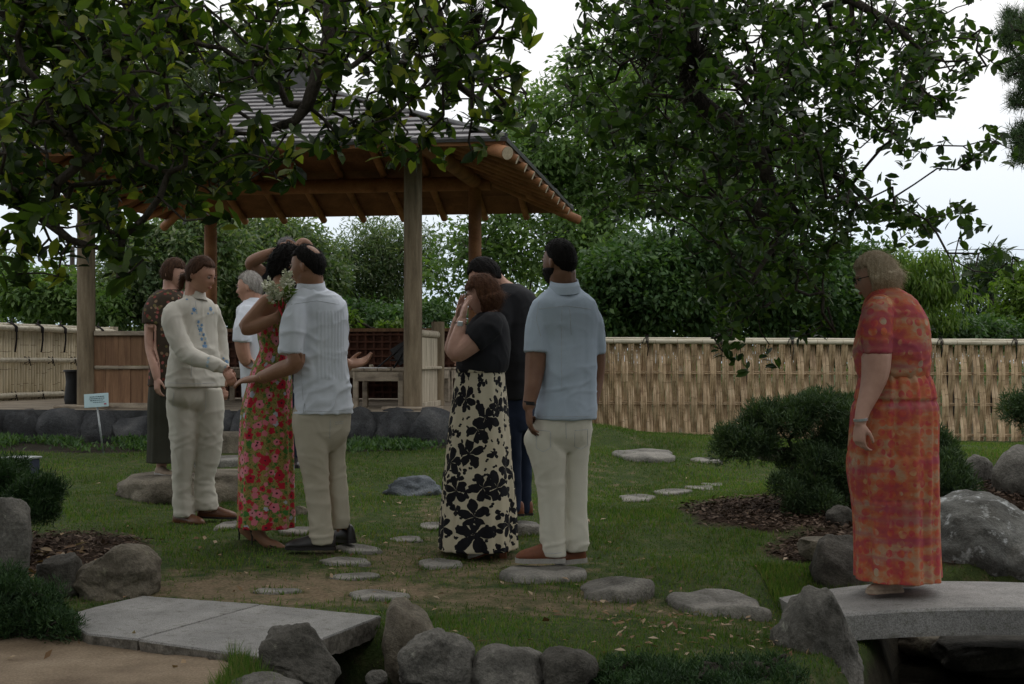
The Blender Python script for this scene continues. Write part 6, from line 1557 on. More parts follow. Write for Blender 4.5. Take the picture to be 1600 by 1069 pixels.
# ---- 1: bearded man in the pale blue shirt
def man_blue():
    f = Fig('bearded man seen from behind in a pale blue short-sleeved shirt and ivory trousers', 7.4, 20, 868, 884)
    f.head(874, 410, .02, phi=48, sc=1.03); B = f.body
    f.neck(878, 425, 22, 882, 470, 26, .02, .05)
    f.loft(B, [(455, 860, 905), (470, 845, 925), (500, 848, 924), (560, 856, 920), (640, 850, 916), (690, 850, 910)], k=.6)
    f.limb(B, [(848, 484, 15, -.03), (840, 530, 17.5, -.04), (836, 575, 16, -.06), (832, 605, 13, -.10), (826, 634, 10, -.12)])
    f.limb(B, [(922, 486, 14, .06), (930, 540, 16, .10), (930, 590, 14, .14), (922, 640, 10, .10)])
    f.limb(B, [(860, 680, 20), (860, 760, 15), (866, 860, 11)]); f.limb(B, [(903, 680, 16, .05), (902, 760, 13, .05), (901, 855, 11, .05)])
    f.hand(B, f.q(826, 636, -.12), Vector((.05, .0, -1)), Vector((.9, .2, 0)), 1, .28, .19)
    f.hand(B, f.q(922, 642, .10), Vector((-.02, 0, -1)), Vector((-.9, .2, 0)), -1, .3, .19)
    f.finish('skin_brown')
    def short(p, d):
        line = .060 if d.y > .5 else (.060 + (d.y - .5) * .10 if d.y > -.1 else .0 + (d.y + .1) * .085)
        k = max(-1, min(1, (p.z - line) / .018)); return p + d.normalized() * (.0095 * max(0, k) if k > 0 else -.010) + d * .004 * (k > 0) * max(0, min(1, (p.z - .02) / .06))
    f.hair(short, 'hair_black', amp=.0015, voxel=.0055, sl=.008, sn=3000, lay=.3)
    def beard(p, d):
        k = 1 if (p.z < -.028 and d.y > -.25 and p.z > -.135) else 0
        if abs(p.x) < .02 and p.z > -.045: k = 0
        return p * 1.0 + d * (.008 if k else -.012)
    f.hair(beard, 'hair_black', 'beard', amp=.0015, voxel=.0055, sl=.010, sn=1500, lay=.3)
    f.face('hair_black')
    mb = MB(); f.loft(mb, [(444, 860, 903, .02), (452, 853, 912, .02), (462, 842, 924, .02), (474, 833, 935, .02), (495, 833, 939, .02), (530, 840, 936, .02), (570, 846, 934), (610, 842, 934), (640, 836, 934), (656, 834, 934)], k=.66)
    f.limb(mb, [(850, 474, 17, -.02), (842, 500, 20, -.03), (839, 530, 20.5, -.04), (838, 552, 20.5, -.05)]); f.limb(mb, [(912, 482, 11, .04), (924, 494, 16, .06), (928, 520, 17.5, .08), (929, 552, 18, .10)])
    z1 = f.q(0, 600).z
    sh = f.part('shirt', remeshed('shirt', mb, .009, 3, None, folds(3, .008, .75, hoop=[(z1, .12, .006)])), 'blueish'); f.seam(sh, [[(842, 483), (884, 478), (930, 484)], [(878, 480), (877, 560), (878, 620)], [(890, 480), (893, 530)], [(835, 650), (885, 651), (932, 650)], [(842, 470), (838, 500), (846, 530)], [(822, 547), (840, 550), (856, 549)]])
    mb = MB(); mb.rings([[f.q(882 + math.cos(t_) * 22 * k_, y + 5 * math.sin(t_) * -1, math.sin(t_) * .075 * k_) for t_ in np.linspace(0, 2 * PI, 24, False)] for y, k_ in ((456, 1.20), (446, 1.08), (438, .98), (440, .92), (452, .9))], False); f.part('collar', mb, 'blueish', sh, smooth=True)
    mb = MB(); f.loft(mb, [(632, 842, 926), (655, 836, 927), (684, 830, 922), (706, 852, 898)], k=.58)
    f.loft(mb, [(645, 840, 882), (660, 829, 883), (684, 817, 884), (710, 823, 885), (750, 834, 884), (800, 840, 884), (838, 841, 885), (870, 845, 886)], k=.95, n=20); f.loft(mb, [(645, 880, 926, .04), (672, 880, 928, .05), (710, 883, 922, .05), (750, 884, 920, .05), (800, 884, 919, .05), (840, 881, 922, .05), (862, 884, 920, .05)], k=.95, n=20)
    za = f.q(0, 850).z; zk = f.q(0, 750).z
    f.part('trousers', remeshed('trousers', mb, .0095, 5, None, folds(5, .006, .5, hoop=[(za, .05, .010), (zk, .08, .005)])), 'ivory'); f.seam(f.cloth[-1], [[(884, 660), (885, 690)], [(838, 672), (860, 674), (860, 700), (849, 706), (838, 700), (838, 672)], [(898, 673), (918, 671), (918, 696), (908, 702), (898, 698), (898, 673)], [(850, 864), (866, 865), (880, 863)]], mat='seam')
    for (h_, t_, dh, dt) in (((882, 879), (806, 879), .0, -.02), ((915, 878), (868, 882), .10, .06)):
        o, a, X, Y, Z, L = f.shoe(*h_, *t_, 'leather_red', 'sole_white', dh, dt, 1.3, 1.1, .026)
        mb = MB()
        for k_ in range(4): c = a + X * (L * (.45 + .07 * k_)) + Z * (.088 - .012 * k_); mb.tube([c - Y * .022, c + Z * .004, c + Y * .022], .0025, 5)
        c = a + X * L * .42 + Z * .10; mb.tube([c, c - Y * .02 + Z * .015 - X * .01, c - Y * .045 + X * .01], .0022, 5); mb.tube([c, c + Y * .02 + Z * .012, c + Y * .04 - X * .02], .0022, 5); f.part('lace', mb, 'leather_tan', o, smooth=True)
    f.band('watch', f.q(827, 630, -.12), Vector((.1, 0, 1)), .030, .010, 'black')
    f.seal()
man_blue()

# ---- 2: man in the white pleated shirt, back to us
def man_white():
    f = Fig('balding dark-haired man in a white pleated shirt reaching out his hand with a wristwatch', 7.8, 35, 500, 858)
    f.head(481, 416, 0, phi=72, pitch=6, sc=1.03); B = f.body
    f.neck(484, 430, 21, 488, 468, 24, .0, .03)
    f.loft(B, [(452, 470, 510), (470, 462, 526), (520, 464, 526), (580, 472, 530), (640, 474, 538), (690, 476, 532)], k=.6)
    f.limb(B, [(464, 486, 14, -.14), (460, 530, 15.5, -.18), (462, 566, 14, -.20), (440, 577, 13, -.14), (408, 590, 9.5, -.05)])
    f.limb(B, [(526, 488, 13, .10), (532, 540, 15, .18), (528, 578, 13, .26), (543, 571, 9.5, .22)])
    f.limb(B, [(489, 680, 18, -.04), (494, 760, 14, -.04), (502, 842, 11, -.04)]); f.limb(B, [(525, 680, 15, .08), (527, 750, 12, .08), (534, 825, 10, .08)])
    f.hand(B, f.q(404, 591, -.05), Vector((-1, .2, -.12)), Vector((.2, .3, -.9)), 1, .22, .185, fr=.0085)
    f.hand(B, f.q(543, 571, .22), Vector((1, .1, .22)), Vector((-.1, -.55, .8)), 1, .25, .18, fr=.0085)
    f.finish('skin_tan')
    def hr(p, d):
        line = .062 if d.y > .4 else (.062 + (d.y - .4) * .12 if d.y > -.1 else .002 + (d.y + .1) * .09)
        bald = (Vector((d.x, d.y, d.z)) - Vector((-.12, -.52, .80)).normalized()).length < .46
        k = 1 if (p.z > line and not bald) else 0; return p + d * (.011 if k else -.012)
    f.hair(hr, 'hair_black', amp=.002, voxel=.0055); f.face('hair_black')
    mb = MB(); f.loft(mb, [(446, 466, 505, .02), (454, 458, 518), (466, 449, 533), (485, 447, 541), (515, 452, 542), (560, 459, 543), (600, 459, 548), (630, 459, 551), (647, 458, 552)], k=.70)
    f.limb(mb, [(468, 470, 16, -.10), (460, 500, 20, -.15), (456, 530, 20, -.18), (455, 554, 20, -.19)]); f.limb(mb, [(524, 474, 16, .06), (530, 520, 16, .16), (526, 560, 15, .24)])
    z1 = f.q(0, 590).z; fo = folds(7, .010, .35, hoop=[(z1, .14, .008)]); base_fo = fo
    def pl(p):     # stitched pleats down the middle of the back
        q_ = p - f.root.location; s_ = q_.dot(f.S); b_ = q_.dot(f.F); v = base_fo(p)
        if b_ < -.02 and z1 < p.z < f.q(0, 488).z and abs(s_ - .02) < .09: v = v * .6 + .0018 * math.cos(s_ * 2 * PI / .022)
        return v
    sh = f.part('shirt', remeshed('shirt', mb, .0085, 3, None, pl), 'white'); f.seam(sh, [[(455, 476), (495, 470), (535, 477)], [(464, 642), (505, 643), (546, 641)], [(474, 646), (476, 630), (478, 646)], [(438, 548), (455, 551), (470, 550)], [(470, 545), (472, 600), (474, 630)]])
    mb = MB(); mb.rings([[f.q(486 + math.cos(t_) * 21 * k_, y - 4 * math.sin(t_), math.sin(t_) * .075 * k_) for t_ in np.linspace(0, 2 * PI, 24, False)] for y, k_ in ((457, 1.22), (448, 1.08), (440, 1.0), (442, .93), (454, .9))], False); f.part('collar', mb, 'white', sh, smooth=True)
    mb = MB(); f.loft(mb, [(628, 462, 546), (655, 458, 548), (684, 464, 543), (706, 490, 522)], k=.60)
    f.loft(mb, [(640, 463, 512, -.02), (668, 459, 514, -.04), (710, 464, 514, -.04), (757, 473, 515, -.04), (796, 479, 518, -.04), (830, 482, 521, -.04), (850, 484, 522, -.04)], k=.95, n=20); f.loft(mb, [(640, 503, 545, .05), (668, 505, 546, .08), (700, 508, 542, .08), (726, 510, 541, .08), (768, 514, 545, .08), (808, 518, 548, .08), (827, 520, 546, .08)], k=.95, n=20)
    f.part('trousers', remeshed('trousers', mb, .0095, 5, None, folds(9, .007, .5, hoop=[(f.q(0, 832).z, .05, .012), (f.q(0, 750).z, .07, .006)])), 'khaki'); f.seam(f.cloth[-1], [[(516, 655), (515, 690)], [(524, 660), (538, 658)], [(524, 663), (538, 661)]])
    f.shoe(524, 859, 446, 859, 'leather_blk', 'leather_blk', -.02, -.08, 1.2, 1.0, .018); f.shoe(551, 849, 516, 845, 'leather_blk', 'leather_blk', .06, .28, 1.2, 1.0, .018)
    w = f.band('watch', f.q(410, 589, -.055), Vector((-1, .2, -.3)), .027, .007, 'silver'); mb = MB(); mb.ell(f.q(410, 589, -.09), (.018, .006, .018)); f.part('watch_face', mb, 'gold', w, smooth=True)
    f.seal()
man_white()

# ---- 3: woman in the flowered dress with the bouquet
def folds_fn(k1, k2, amp0, amp1, seed):
    return lambda th, t_: 1 + (amp0 + (amp1 - amp0) * t_) * (math.cos(k1 * th + seed) * .6 + math.cos(k2 * th + seed * 2 + t_ * 1.2) * .4)
def woman_flowers():
    f = Fig('black-haired woman in a long sleeveless flowered dress hugging the man in white', 7.96, -75, 415, 852)
    f.head(450, 414, .16, phi=-70, pitch=0, sc=.98); B = f.body
    f.neck(444, 430, 15, 430, 470, 18, .16, .05)
    f.loft(B, [(458, 418, 446, .02), (468, 406, 450), (485, 404, 450), (520, 405, 450), (560, 404, 450), (620, 400, 446)], k=.9)
    f.limb(B, [(421, 474, 17, -.14), (402, 493, 15, -.17), (384, 512, 12, -.18), (400, 510, 11.5, -.20), (424, 500, 8.5, -.24), (432, 496, 8, -.25)])
    f.limb(B, [(436, 474, 16, .12), (462, 486, 13, .25), (496, 478, 8, .36)])
    f.limb(B, [(405, 640, 25, -.06), (404, 740, 16, -.06), (403, 812, 10.5, -.06), (404, 836, 9, -.06)]); f.limb(B, [(425, 640, 25, .08), (402, 740, 15, .12), (384, 810, 10, .14), (382, 828, 8.5, .14)])
    f.limb(B, [(402, 830, 10, -.06), (414, 846, 8.5, -.06), (432, 853, 7.5, -.06), (442, 856, 5, -.06)]); f.limb(B, [(382, 824, 9.5, .14), (394, 838, 8, .14), (412, 846, 7, .14), (422, 848, 5, .14)])
    f.hand(B, f.q(431, 496, -.25), Vector((.95, -.1, .30)), Vector((.1, .9, .1)), 1, .95, .165, fr=.0078)
    f.hand(B, f.q(496, 478, .36), Vector((1, 0, .1)), Vector((0, -1, 0)), 1, .4, .165)
    f.finish('skin_tan')
    def hr(p, d):
        face = d.y > .30 and p.z < .062
        if face: return p - d * .014
        bun = math.exp(-(Vector(d) - Vector((0, -.85, -.2)).normalized()).length ** 2 / .35); q_ = p + d * (.016 + .022 * bun)
        return q_ + d * .006 * math.sin(d.x * 17 + d.z * 13) * math.sin(d.y * 15)
    f.hair(hr, 'hair_black', amp=.008, strand=(16, 16, 22), sl=.03, sn=2600, lay=.4); f.face('hair_black')
    rows = [(466, 420, 444, .0), (478, 408, 450), (492, 402, 454), (510, 400, 456), (528, 401, 456), (545, 404, 454), (560, 399, 455), (580, 391, 457), (605, 384, 458), (640, 376, 458), (690, 373, 460), (750, 372, 461), (800, 371, 462), (823, 370, 462)]
    def fo(th, t_):
        k_ = max(0, (t_ - .38) / .62); return 1 + k_ * (.045 * math.cos(9 * th + 1.3) + .025 * math.cos(16 * th + t_ * 2)) + .006 * math.cos(23 * th)
    mb = MB(); mb.rings(f.rings(rows, m=70, n=120, k=.86, fold=fo), True); dr = f.part('dress', mb, 'p_flowers', smooth=True); set_chart(dr, 120, True)
    for (h_, t_, dd) in (((393, 849), (446, 859), -.06), ((373, 842), (424, 851), .14)):
        a = f.q(h_[0], h_[1], dd); mb = MB(); mb.tube([a + Vector((.0, 0, .085)), a + Vector((.004, 0, .04)), a + Vector((.002, 0, -.008))], [.012, .006, .0045], 8)
        b = f.q(t_[0], t_[1] - 1, dd); Y = Vector((0, .03, 0)); top_ = a + Vector((-.01, 0, .085)); mid = a.lerp(b, .5) + Vector((0, 0, .018))
        pts = [(top_, .022), (a.lerp(b, .25) + Vector((0, 0, .055)), .024), (mid, .028), (a.lerp(b, .75) + Vector((0, 0, .004)), .032), (b, .012)]
        rs = [[p + Vector((0, w_, 0)), p - Vector((0, w_, 0)), p - Vector((0, w_, .009)), p + Vector((0, w_, -.009))] for p, w_ in pts]; mb.rings(rs, True); o = f.part('shoe', mb, 'leather_blk', smooth=False)
        mb = MB(); mb.tube([b.lerp(a, .28) + Vector((0, .03, .004)), b.lerp(a, .28) + Vector((0, 0, .036)), b.lerp(a, .28) + Vector((0, -.03, .004))], .005, 6); mb.rings([[a + Vector((-.006 + k_, .022 * math.cos(t_), .088 + .022 * (math.sin(t_) + 1))) for t_ in np.linspace(0, PI, 8)] for k_ in (-.004, .004)], False, closed=False); f.part('strap', mb, 'leather_blk', o, smooth=True)
    f.seal()
    mb = MB(); mb.tube([f.q(428, 482, -.10), f.q(424, 466, -.06), f.q(428, 456, .02)], .010, 8); set_chart(f.part('shoulder_strap', mb, 'p_flowers', dr, smooth=True), 8, False)
    # bouquet held in the hand
    c = f.q(441, 492, -.28); bq = thing('bouquet', 'bouquet of white and pale green snapdragons tied with a red ribbon', 'bouquet', c)
    g = np.random.default_rng(77)
    tops = []
    for k_ in range(11):
        tip = f.q(441 + g.uniform(-22, 16), 446 + g.uniform(-16, 20), -.28 + g.uniform(-.06, .05)); tops.append(tip); bot = f.q(446 + g.uniform(-9, 8), 528 + g.uniform(-14, 14), -.27 + g.uniform(-.015, .015)); mb = MB()
        mb.tube([bot, c + Vector((g.uniform(-.012, .012), g.uniform(-.012, .012), 0)), tip], [.0025, .003, .0022], 6); obj('stem', mb, M['stem'], bq, smooth=True)
    for k_, tip in enumerate(tops):
        n = 90; ax = (tip - c).normalized(); t_ = g.uniform(-.05, .045, n); a_ = g.uniform(0, 6.28, n); r_ = .019 * (1 - (t_ + .05) / .12) + .004
        u = ax.orthogonal().normalized(); v = ax.cross(u); Pp = np.array(tip)[None] + np.outer(t_, np.array(ax)) + (np.outer(np.cos(a_), u) + np.outer(np.sin(a_), v)) * r_[:, None]
        D = np.outer(np.cos(a_), u) + np.outer(np.sin(a_), v) + np.array(ax) * .5 + g.normal(size=(n, 3)) * .3
        V, Fq = scatter(LT_MID, Pp, D, g.uniform(.013, .024, n), 1.6, g); obj('flower_spike', (V, Fq), M['petal'], bq, smooth=True)
    n = 26; a_ = g.uniform(0, 6.28, n); Pp = np.array(c) + np.stack([np.cos(a_) * .02, np.sin(a_) * .02, g.uniform(.04, .13, n)], 1); D = np.stack([np.cos(a_), np.sin(a_) * .6, g.uniform(.2, 1.4, n)], 1)
    V, Fq = scatter(LT_BIG, Pp, D, g.uniform(.05, .09, n), .7, g); obj('leaves', (V, Fq), M['leaf_yel'], bq, smooth=True)
    mb = MB(); mb.tube([c + Vector((-.004, 0, .035)), c + Vector((-.002, 0, .075))], [.017, .02], 12); mb.tube([c + Vector((-.02, -.02, .05)), c + Vector((.004, -.03, .0)), c + Vector((.03, -.03, -.09))], [.008, .006, .003], 6); mb.tube([c + Vector((-.02, -.02, .06)), c + Vector((-.045, -.02, .05))], [.008, .009], 6); obj('ribbon', mb, M['ribbon'], bq, smooth=True)
    f.seal()
woman_flowers()

# ---- 4: man in the cream embroidered shirt
def man_cream():
    f = Fig('man with brown hair in an embroidered cream shirt, linen trousers and tan boots', 8.83, -125, 300, 818)
    f.head(313, 429, -.04, phi=-108, pitch=22, roll=3, sc=1.0); B = f.body
    f.neck(306, 440, 16, 302, 474, 19, .0, .0)
    f.loft(B, [(460, 290, 320), (474, 276, 330), (500, 272, 330), (560, 272, 332), (600, 272, 334), (632, 280, 326)], k=.45)
    f.limb(B, [(270, 488, 14, -.15), (278, 525, 13, -.18), (291, 553, 11, -.20), (320, 566, 9, -.28), (354, 577, 7, -.34)])
    f.limb(B, [(334, 486, 14, .16), (344, 540, 12, .20), (350, 580, 9, .16), (351, 600, 7, .14)])
    f.limb(B, [(284, 655, 17, -.03), (285, 740, 12, -.03), (289, 805, 9, -.03)]); f.limb(B, [(327, 655, 16, .04), (324, 740, 12, .04), (326, 795, 9, .04)])
    f.hand(B, f.q(351, 575, -.34), Vector((.5, -.1, -.8)), Vector((-.5, .7, -.2)), -1, .40, .155)
    f.hand(B, f.q(351, 601, .14), Vector((.0, -.1, -1)), Vector((-.8, .3, 0)), 1, .35, .17)
    f.finish('skin_light')
    def hr(p, d):
        line = .074 if d.y > .42 else (.074 + (d.y - .42) * .20 if d.y > -.2 else -.06)
        return p + d * (.011 if p.z > line else -.012)
    def tail(mb): f_ = f; mb.tube([f_.hw(Vector((0, -.075, -.03))), f_.hw(Vector((0, -.115, -.06))), f_.hw(Vector((0, -.105, -.14)))], [.028, .026, .012], 10, rnd_end=True)
    f.hair(hr, 'hair_brown', extra=tail, amp=.003, sl=.03, sn=2600, lay=.93); f.face('hair_brown')
    mb = MB(); f.loft(mb, [(464, 291, 321), (469, 280, 327), (478, 269, 334), (490, 264, 336), (515, 267, 335), (545, 269, 337), (575, 265, 342), (605, 263, 347)], k=.58)
    f.limb(mb, [(274, 480, 13, -.10), (268, 495, 15.5, -.16), (276, 525, 16, -.19), (292, 552, 15, -.22), (318, 564, 12.5, -.28), (345, 573, 9.5, -.33), (354, 577, 9, -.34)]); f.limb(mb, [(330, 480, 12, .12), (340, 520, 14, .20), (347, 565, 12, .18), (351, 596, 9, .14)])
    sme = remeshed('shirt', mb, .0085, 3, None, folds(13, .008, .4, hoop=[(f.q(0, 555).z, .09, .006), (f.q(0, 590).z, .04, .006)]))
    from mathutils.bvhtree import BVHTree
    bv = BVHTree.FromPolygons([v.co.copy() for v in sme.vertices], [tuple(p.vertices) for p in sme.polygons])
    sh = f.part('shirt', sme, 'cream'); f.seam(sh, [[(263, 598), (300, 600), (342, 598)], [(300, 560), (298, 600)], [(305, 470), (308, 490)]]); eye = Vector((0, 0, EYE))
    def flower(px, py, r_, mat, n=5, rot=0.0, name='embroidery'):
        dv = (P(px, py, 8.8) - eye).normalized(); h_ = bv.ray_cast(eye, dv)
        if h_[0] is None: return
        u = h_[1].orthogonal().normalized(); v = h_[1].cross(u); c = h_[0] + h_[1] * .002; rr_ = r_ * 8.8 / FPX; mb = MB(); m = n * 6; pts = []
        for k_ in range(m): t_ = 2 * PI * k_ / m; q_ = rr_ * (.55 + .45 * abs(math.cos(t_ * n / 2 + rot))); pts.append(c + (u * math.cos(t_) + v * math.sin(t_)) * q_)
        mb.v = [tuple(p) for p in pts] + [tuple(c + h_[1] * .001)]; mb.f = [(k_, (k_ + 1) % m, m) for k_ in range(m)]; mb.m = [0] * m; f.part(name, mb, mat, sh)
    for px, py, r_ in ((284, 466, 4.2), (292, 468, 2.2), (303, 484, 4.0), (300, 490, 2), (329, 483, 4.0), (325, 490, 2), (310, 503, 3), (315, 508, 2.6), (313, 515, 4.4), (318, 523, 2.8), (315, 530, 3.2), (320, 536, 2.6), (318, 541, 3), (321, 541, 3.6), (309, 509, 1.8), (354, 566, 4.6), (349, 560, 2)):
        flower(px, py, r_, 'thread_blue', rot=px)
    for px, py, r_ in ((311, 512, 2.6), (312, 522, 2.4), (321, 529, 2.4), (288, 463, 2), (307, 489, 2.2), (333, 489, 2), (324, 572, 3), (325, 566, 3), (326, 560, 2.5), (352, 574, 2.4)): flower(px, py, r_, 'thread_pale', 4, px)
    mb = MB(); mb.rings([[f.q(304 + math.cos(t_) * 17 * k_, y + 4.5 * math.sin(t_), -math.sin(t_) * .06 * k_ * -1) for t_ in np.linspace(0, 2 * PI, 22, False)] for y, k_ in ((471, 1.22), (463, 1.06), (456, .98), (458, .9), (468, .88))], False); f.part('collar', mb, 'cream', sh, smooth=True)
    mb = MB(); f.loft(mb, [(594, 268, 338), (612, 265, 341), (628, 268, 338), (640, 284, 324)], k=.50)
    f.loft(mb, [(602, 263, 303, -.01), (630, 258, 307, -.03), (665, 262, 308, -.03), (712, 266, 305, -.03), (757, 268, 299, -.03), (785, 270, 303, -.03), (808, 271, 307, -.03)], k=.95, n=20); f.loft(mb, [(606, 300, 346, .02), (630, 302, 350, .04), (670, 307, 349, .04), (712, 307, 345, .04), (750, 303, 336, .04), (778, 304, 340, .04), (797, 306, 344, .04)], k=.95, n=20)
    f.part('trousers', remeshed('trousers', mb, .0095, 5, None, folds(17, .007, .4, hoop=[(f.q(0, 775).z, .08, .011), (f.q(0, 690).z, .08, .006)])), 'cream2'); f.seam(f.cloth[-1], [[(272, 612), (270, 634), (278, 640)], [(322, 612), (321, 640), (312, 652)]])
    f.shoe(273, 819, 319, 822, 'leather_tan', 'leather_blk', .02, -.12, 1.15, 1.0, .014); f.shoe(309, 809, 371, 811, 'leather_tan', 'leather_blk', .06, .03, 1.15, 1.0, .014)
    f.seal()
man_cream()

# ---- 5: woman with her hands over her face
def woman_hands():
    f = Fig('woman covering her face, in a black top and black-on-cream flowered skirt', 7.96, 84, 752, 872)
    f.head(755, 461, 0, phi=88, pitch=18, sc=.97); B = f.body
    f.neck(762, 478, 15, 766, 502, 18, 0, 0)
    f.loft(B, [(490, 750, 784), (505, 742, 790), (530, 730, 790), (560, 724, 790), (600, 724, 784), (650, 726, 786)], k=.85)
    f.limb(B, [(766, 508, 20, -.16), (745, 530, 17, -.20), (714, 553, 14, -.20), (712, 540, 13, -.19), (717, 520, 10.5, -.17), (722, 500, 8, -.14)])
    f.limb(B, [(758, 508, 18, .14), (735, 528, 15, .18), (708, 548, 13, .16), (709, 530, 11, .13), (715, 500, 8, .08)])
    f.limb(B, [(742, 680, 22, -.08), (745, 780, 14, -.08), (768, 846, 10, -.08)]); f.limb(B, [(760, 680, 22, .10), (765, 780, 14, .10), (778, 840, 10, .10)])
    f.hand(B, f.q(722, 500, -.14), Vector((.22, .10, 1)), Vector((1, .35, 0)), -1, .14, .17, spread=.14); f.hand(B, f.q(716, 499, .06), Vector((.15, 0, 1)), Vector((1, -.4, 0)), 1, .14, .17, spread=.14)
    f.limb(B, [(768, 842, 10, -.08), (756, 858, 9, -.08), (742, 866, 7.5, -.08), (735, 868, 5, -.08)])
    f.finish('skin_pale')
    def bob(p, d):
        if d.y > .32 and p.z < .055: return p - d * .016
        q_ = p + d * .016
        if d.y <= .32 and p.z < -.01: q_ = Vector((p.x * 1.32, p.y * 1.20 - .012, p.z * 1.18)); q_.x += math.copysign(.006, q_.x)
        return q_
    f.hair(bob, 'hair_red', amp=.005, strand=(44, 44, 2.5), sl=.045, sn=3600, lay=.88); f.face('hair_brown', eyes=True)
    mb = MB(); f.loft(mb, [(488, 747, 783), (496, 738, 791), (510, 728, 797), (530, 719, 799), (552, 713, 799), (568, 712, 797), (583, 713, 790)], k=.86)
    f.limb(mb, [(770, 500, 18, -.12), (762, 512, 22, -.17), (746, 528, 21, -.20), (739, 534, 20, -.205)]); f.limb(mb, [(764, 500, 16, .12), (748, 524, 19, .17)])
    f.part('top', remeshed('top', mb, .009, 3, None, folds(23, .006, .3)), 'blackc')
    def fo(th, t_):
        tier = 0 if t_ < .62 else (t_ - .62) / .38
        return 1 + .03 * t_ * math.cos(8 * th + .7) + .018 * math.cos(15 * th + 3 * t_) + (.030 * tier ** .5) * math.cos(21 * th) + (.03 if t_ > .615 else 0)
    mb = MB(); mb.rings(f.rings([(575, 714, 788), (590, 711, 790), (620, 706, 793), (660, 701, 797), (700, 697, 800), (740, 693, 802), (775, 692, 804), (815, 689, 806), (856, 687, 807)], m=70, n=128, k=.88, fold=fo), True); sk = f.part('skirt', mb, 'p_bw', smooth=True); set_chart(sk, 128, False)
    mb = MB(); mb.rings(f.rings([(573, 713, 789), (577, 712, 790), (582, 713, 790)], m=6, n=40, k=.88, grow_=.004), True); set_chart(f.part('waistband', mb, 'p_bw', sk, smooth=True), 40, False)
    o, a, X, Y, Z, L = f.shoe(782, 858, 732, 875, 'shoe_white', 'leather_red', -.08, -.10, .72, .92, .010); 
    mb = MB(); mb.box(f.q(786, 864, -.08), (.042, .05, .075), bev=.004); f.part('heel', mb, 'leather_red', o)
    o, a, X, Y, Z, L = f.shoe(790, 852, 745, 866, 'shoe_white', 'leather_red', .10, .08, .7, .92, .010); mb = MB(); mb.box(f.q(790, 858, .10), (.04, .05, .07), bev=.004); f.part('heel', mb, 'leather_red', o)
    w = f.band('watch', f.q(720, 507, -.15), Vector((.15, 0, 1)), .030, .007, 'black'); mb = MB(); mb.box(f.q(719, 506, -.19), (.032, .010, .030), (0, .1, .1), bev=.003); f.part('watch_face', mb, 'silver', w)
    f.seal()
woman_hands()

# ---- 6: man in black leaning over her
def man_black():
    f = Fig('man in black shirt and dark jeans bending his head behind the woman covering her face', 8.6, 70, 812, 806)
    f.head(758, 432, -.05, phi=75, pitch=32, sc=1.03); B = f.body
    f.neck(768, 438, 19, 792, 462, 23, 0, 0)
    f.loft(B, [(448, 782, 815), (465, 775, 832), (520, 770, 832), (580, 775, 830), (640, 785, 830)], k=.7)
    f.limb(B, [(796, 480, 12, -.16), (776, 525, 13, -.20), (758, 560, 12, -.1), (742, 568, 8, .02)]); f.limb(B, [(812, 478, 12, .16), (800, 540, 14, .28), (770, 560, 9, .22)])
    f.limb(B, [(800, 640, 20, -.06), (800, 720, 15, -.06), (803, 795, 10, -.06)]); f.limb(B, [(817, 640, 20, .10), (818, 720, 15, .10), (817, 795, 10, .10)])
    f.hand(B, f.q(742, 568, .02), Vector((-1, .2, 0)), Vector((0, 1, 0)), 1, .3, .18); f.hand(B, f.q(770, 560, .22), Vector((-1, -.1, 0)), Vector((0, -1, 0)), 1, .3, .18)
    f.finish('skin_light')
    def hr(p, d):
        line = .062 if d.y > .4 else (.062 + (d.y - .4) * .12 if d.y > -.1 else .002 + (d.y + .1) * .085); return p + d * (.012 if p.z > line else -.012)
    f.hair(hr, 'hair_steel' if False else 'hair_black', amp=.003); f.face('hair_black', eyes=False)
    mb = MB(); f.loft(mb, [(443, 782, 812), (450, 774, 824), (462, 766, 838), (490, 762, 843), (540, 764, 840), (590, 770, 838), (625, 776, 838)], k=.72)
    f.limb(mb, [(792, 465, 17, -.12), (782, 500, 19, -.18), (774, 530, 19, -.20)]); f.limb(mb, [(812, 465, 17, .14), (808, 520, 18, .24)])
    f.part('shirt', remeshed('shirt', mb, .010, 3, None, folds(31, .007, .5)), 'blackc')
    mb = MB(); f.loft(mb, [(612, 778, 836), (640, 780, 837), (672, 784, 835)], k=.8); f.loft(mb, [(650, 782, 818, -.06), (720, 786, 816, -.06), (802, 790, 816, -.06)], k=.95, n=18); f.loft(mb, [(650, 798, 836, .10), (720, 802, 833, .10), (802, 804, 831, .10)], k=.95, n=18)
    f.part('jeans', remeshed('jeans', mb, .011, 3, None, folds(33, .006, .4, hoop=[(f.q(0, 790).z, .05, .008)])), 'navy')
    f.shoe(818, 806, 770, 806, 'leather_red', 'leather_blk', -.06, -.10); f.shoe(832, 805, 788, 804, 'leather_red', 'leather_blk', .10, .08)
    f.seal()
man_black()

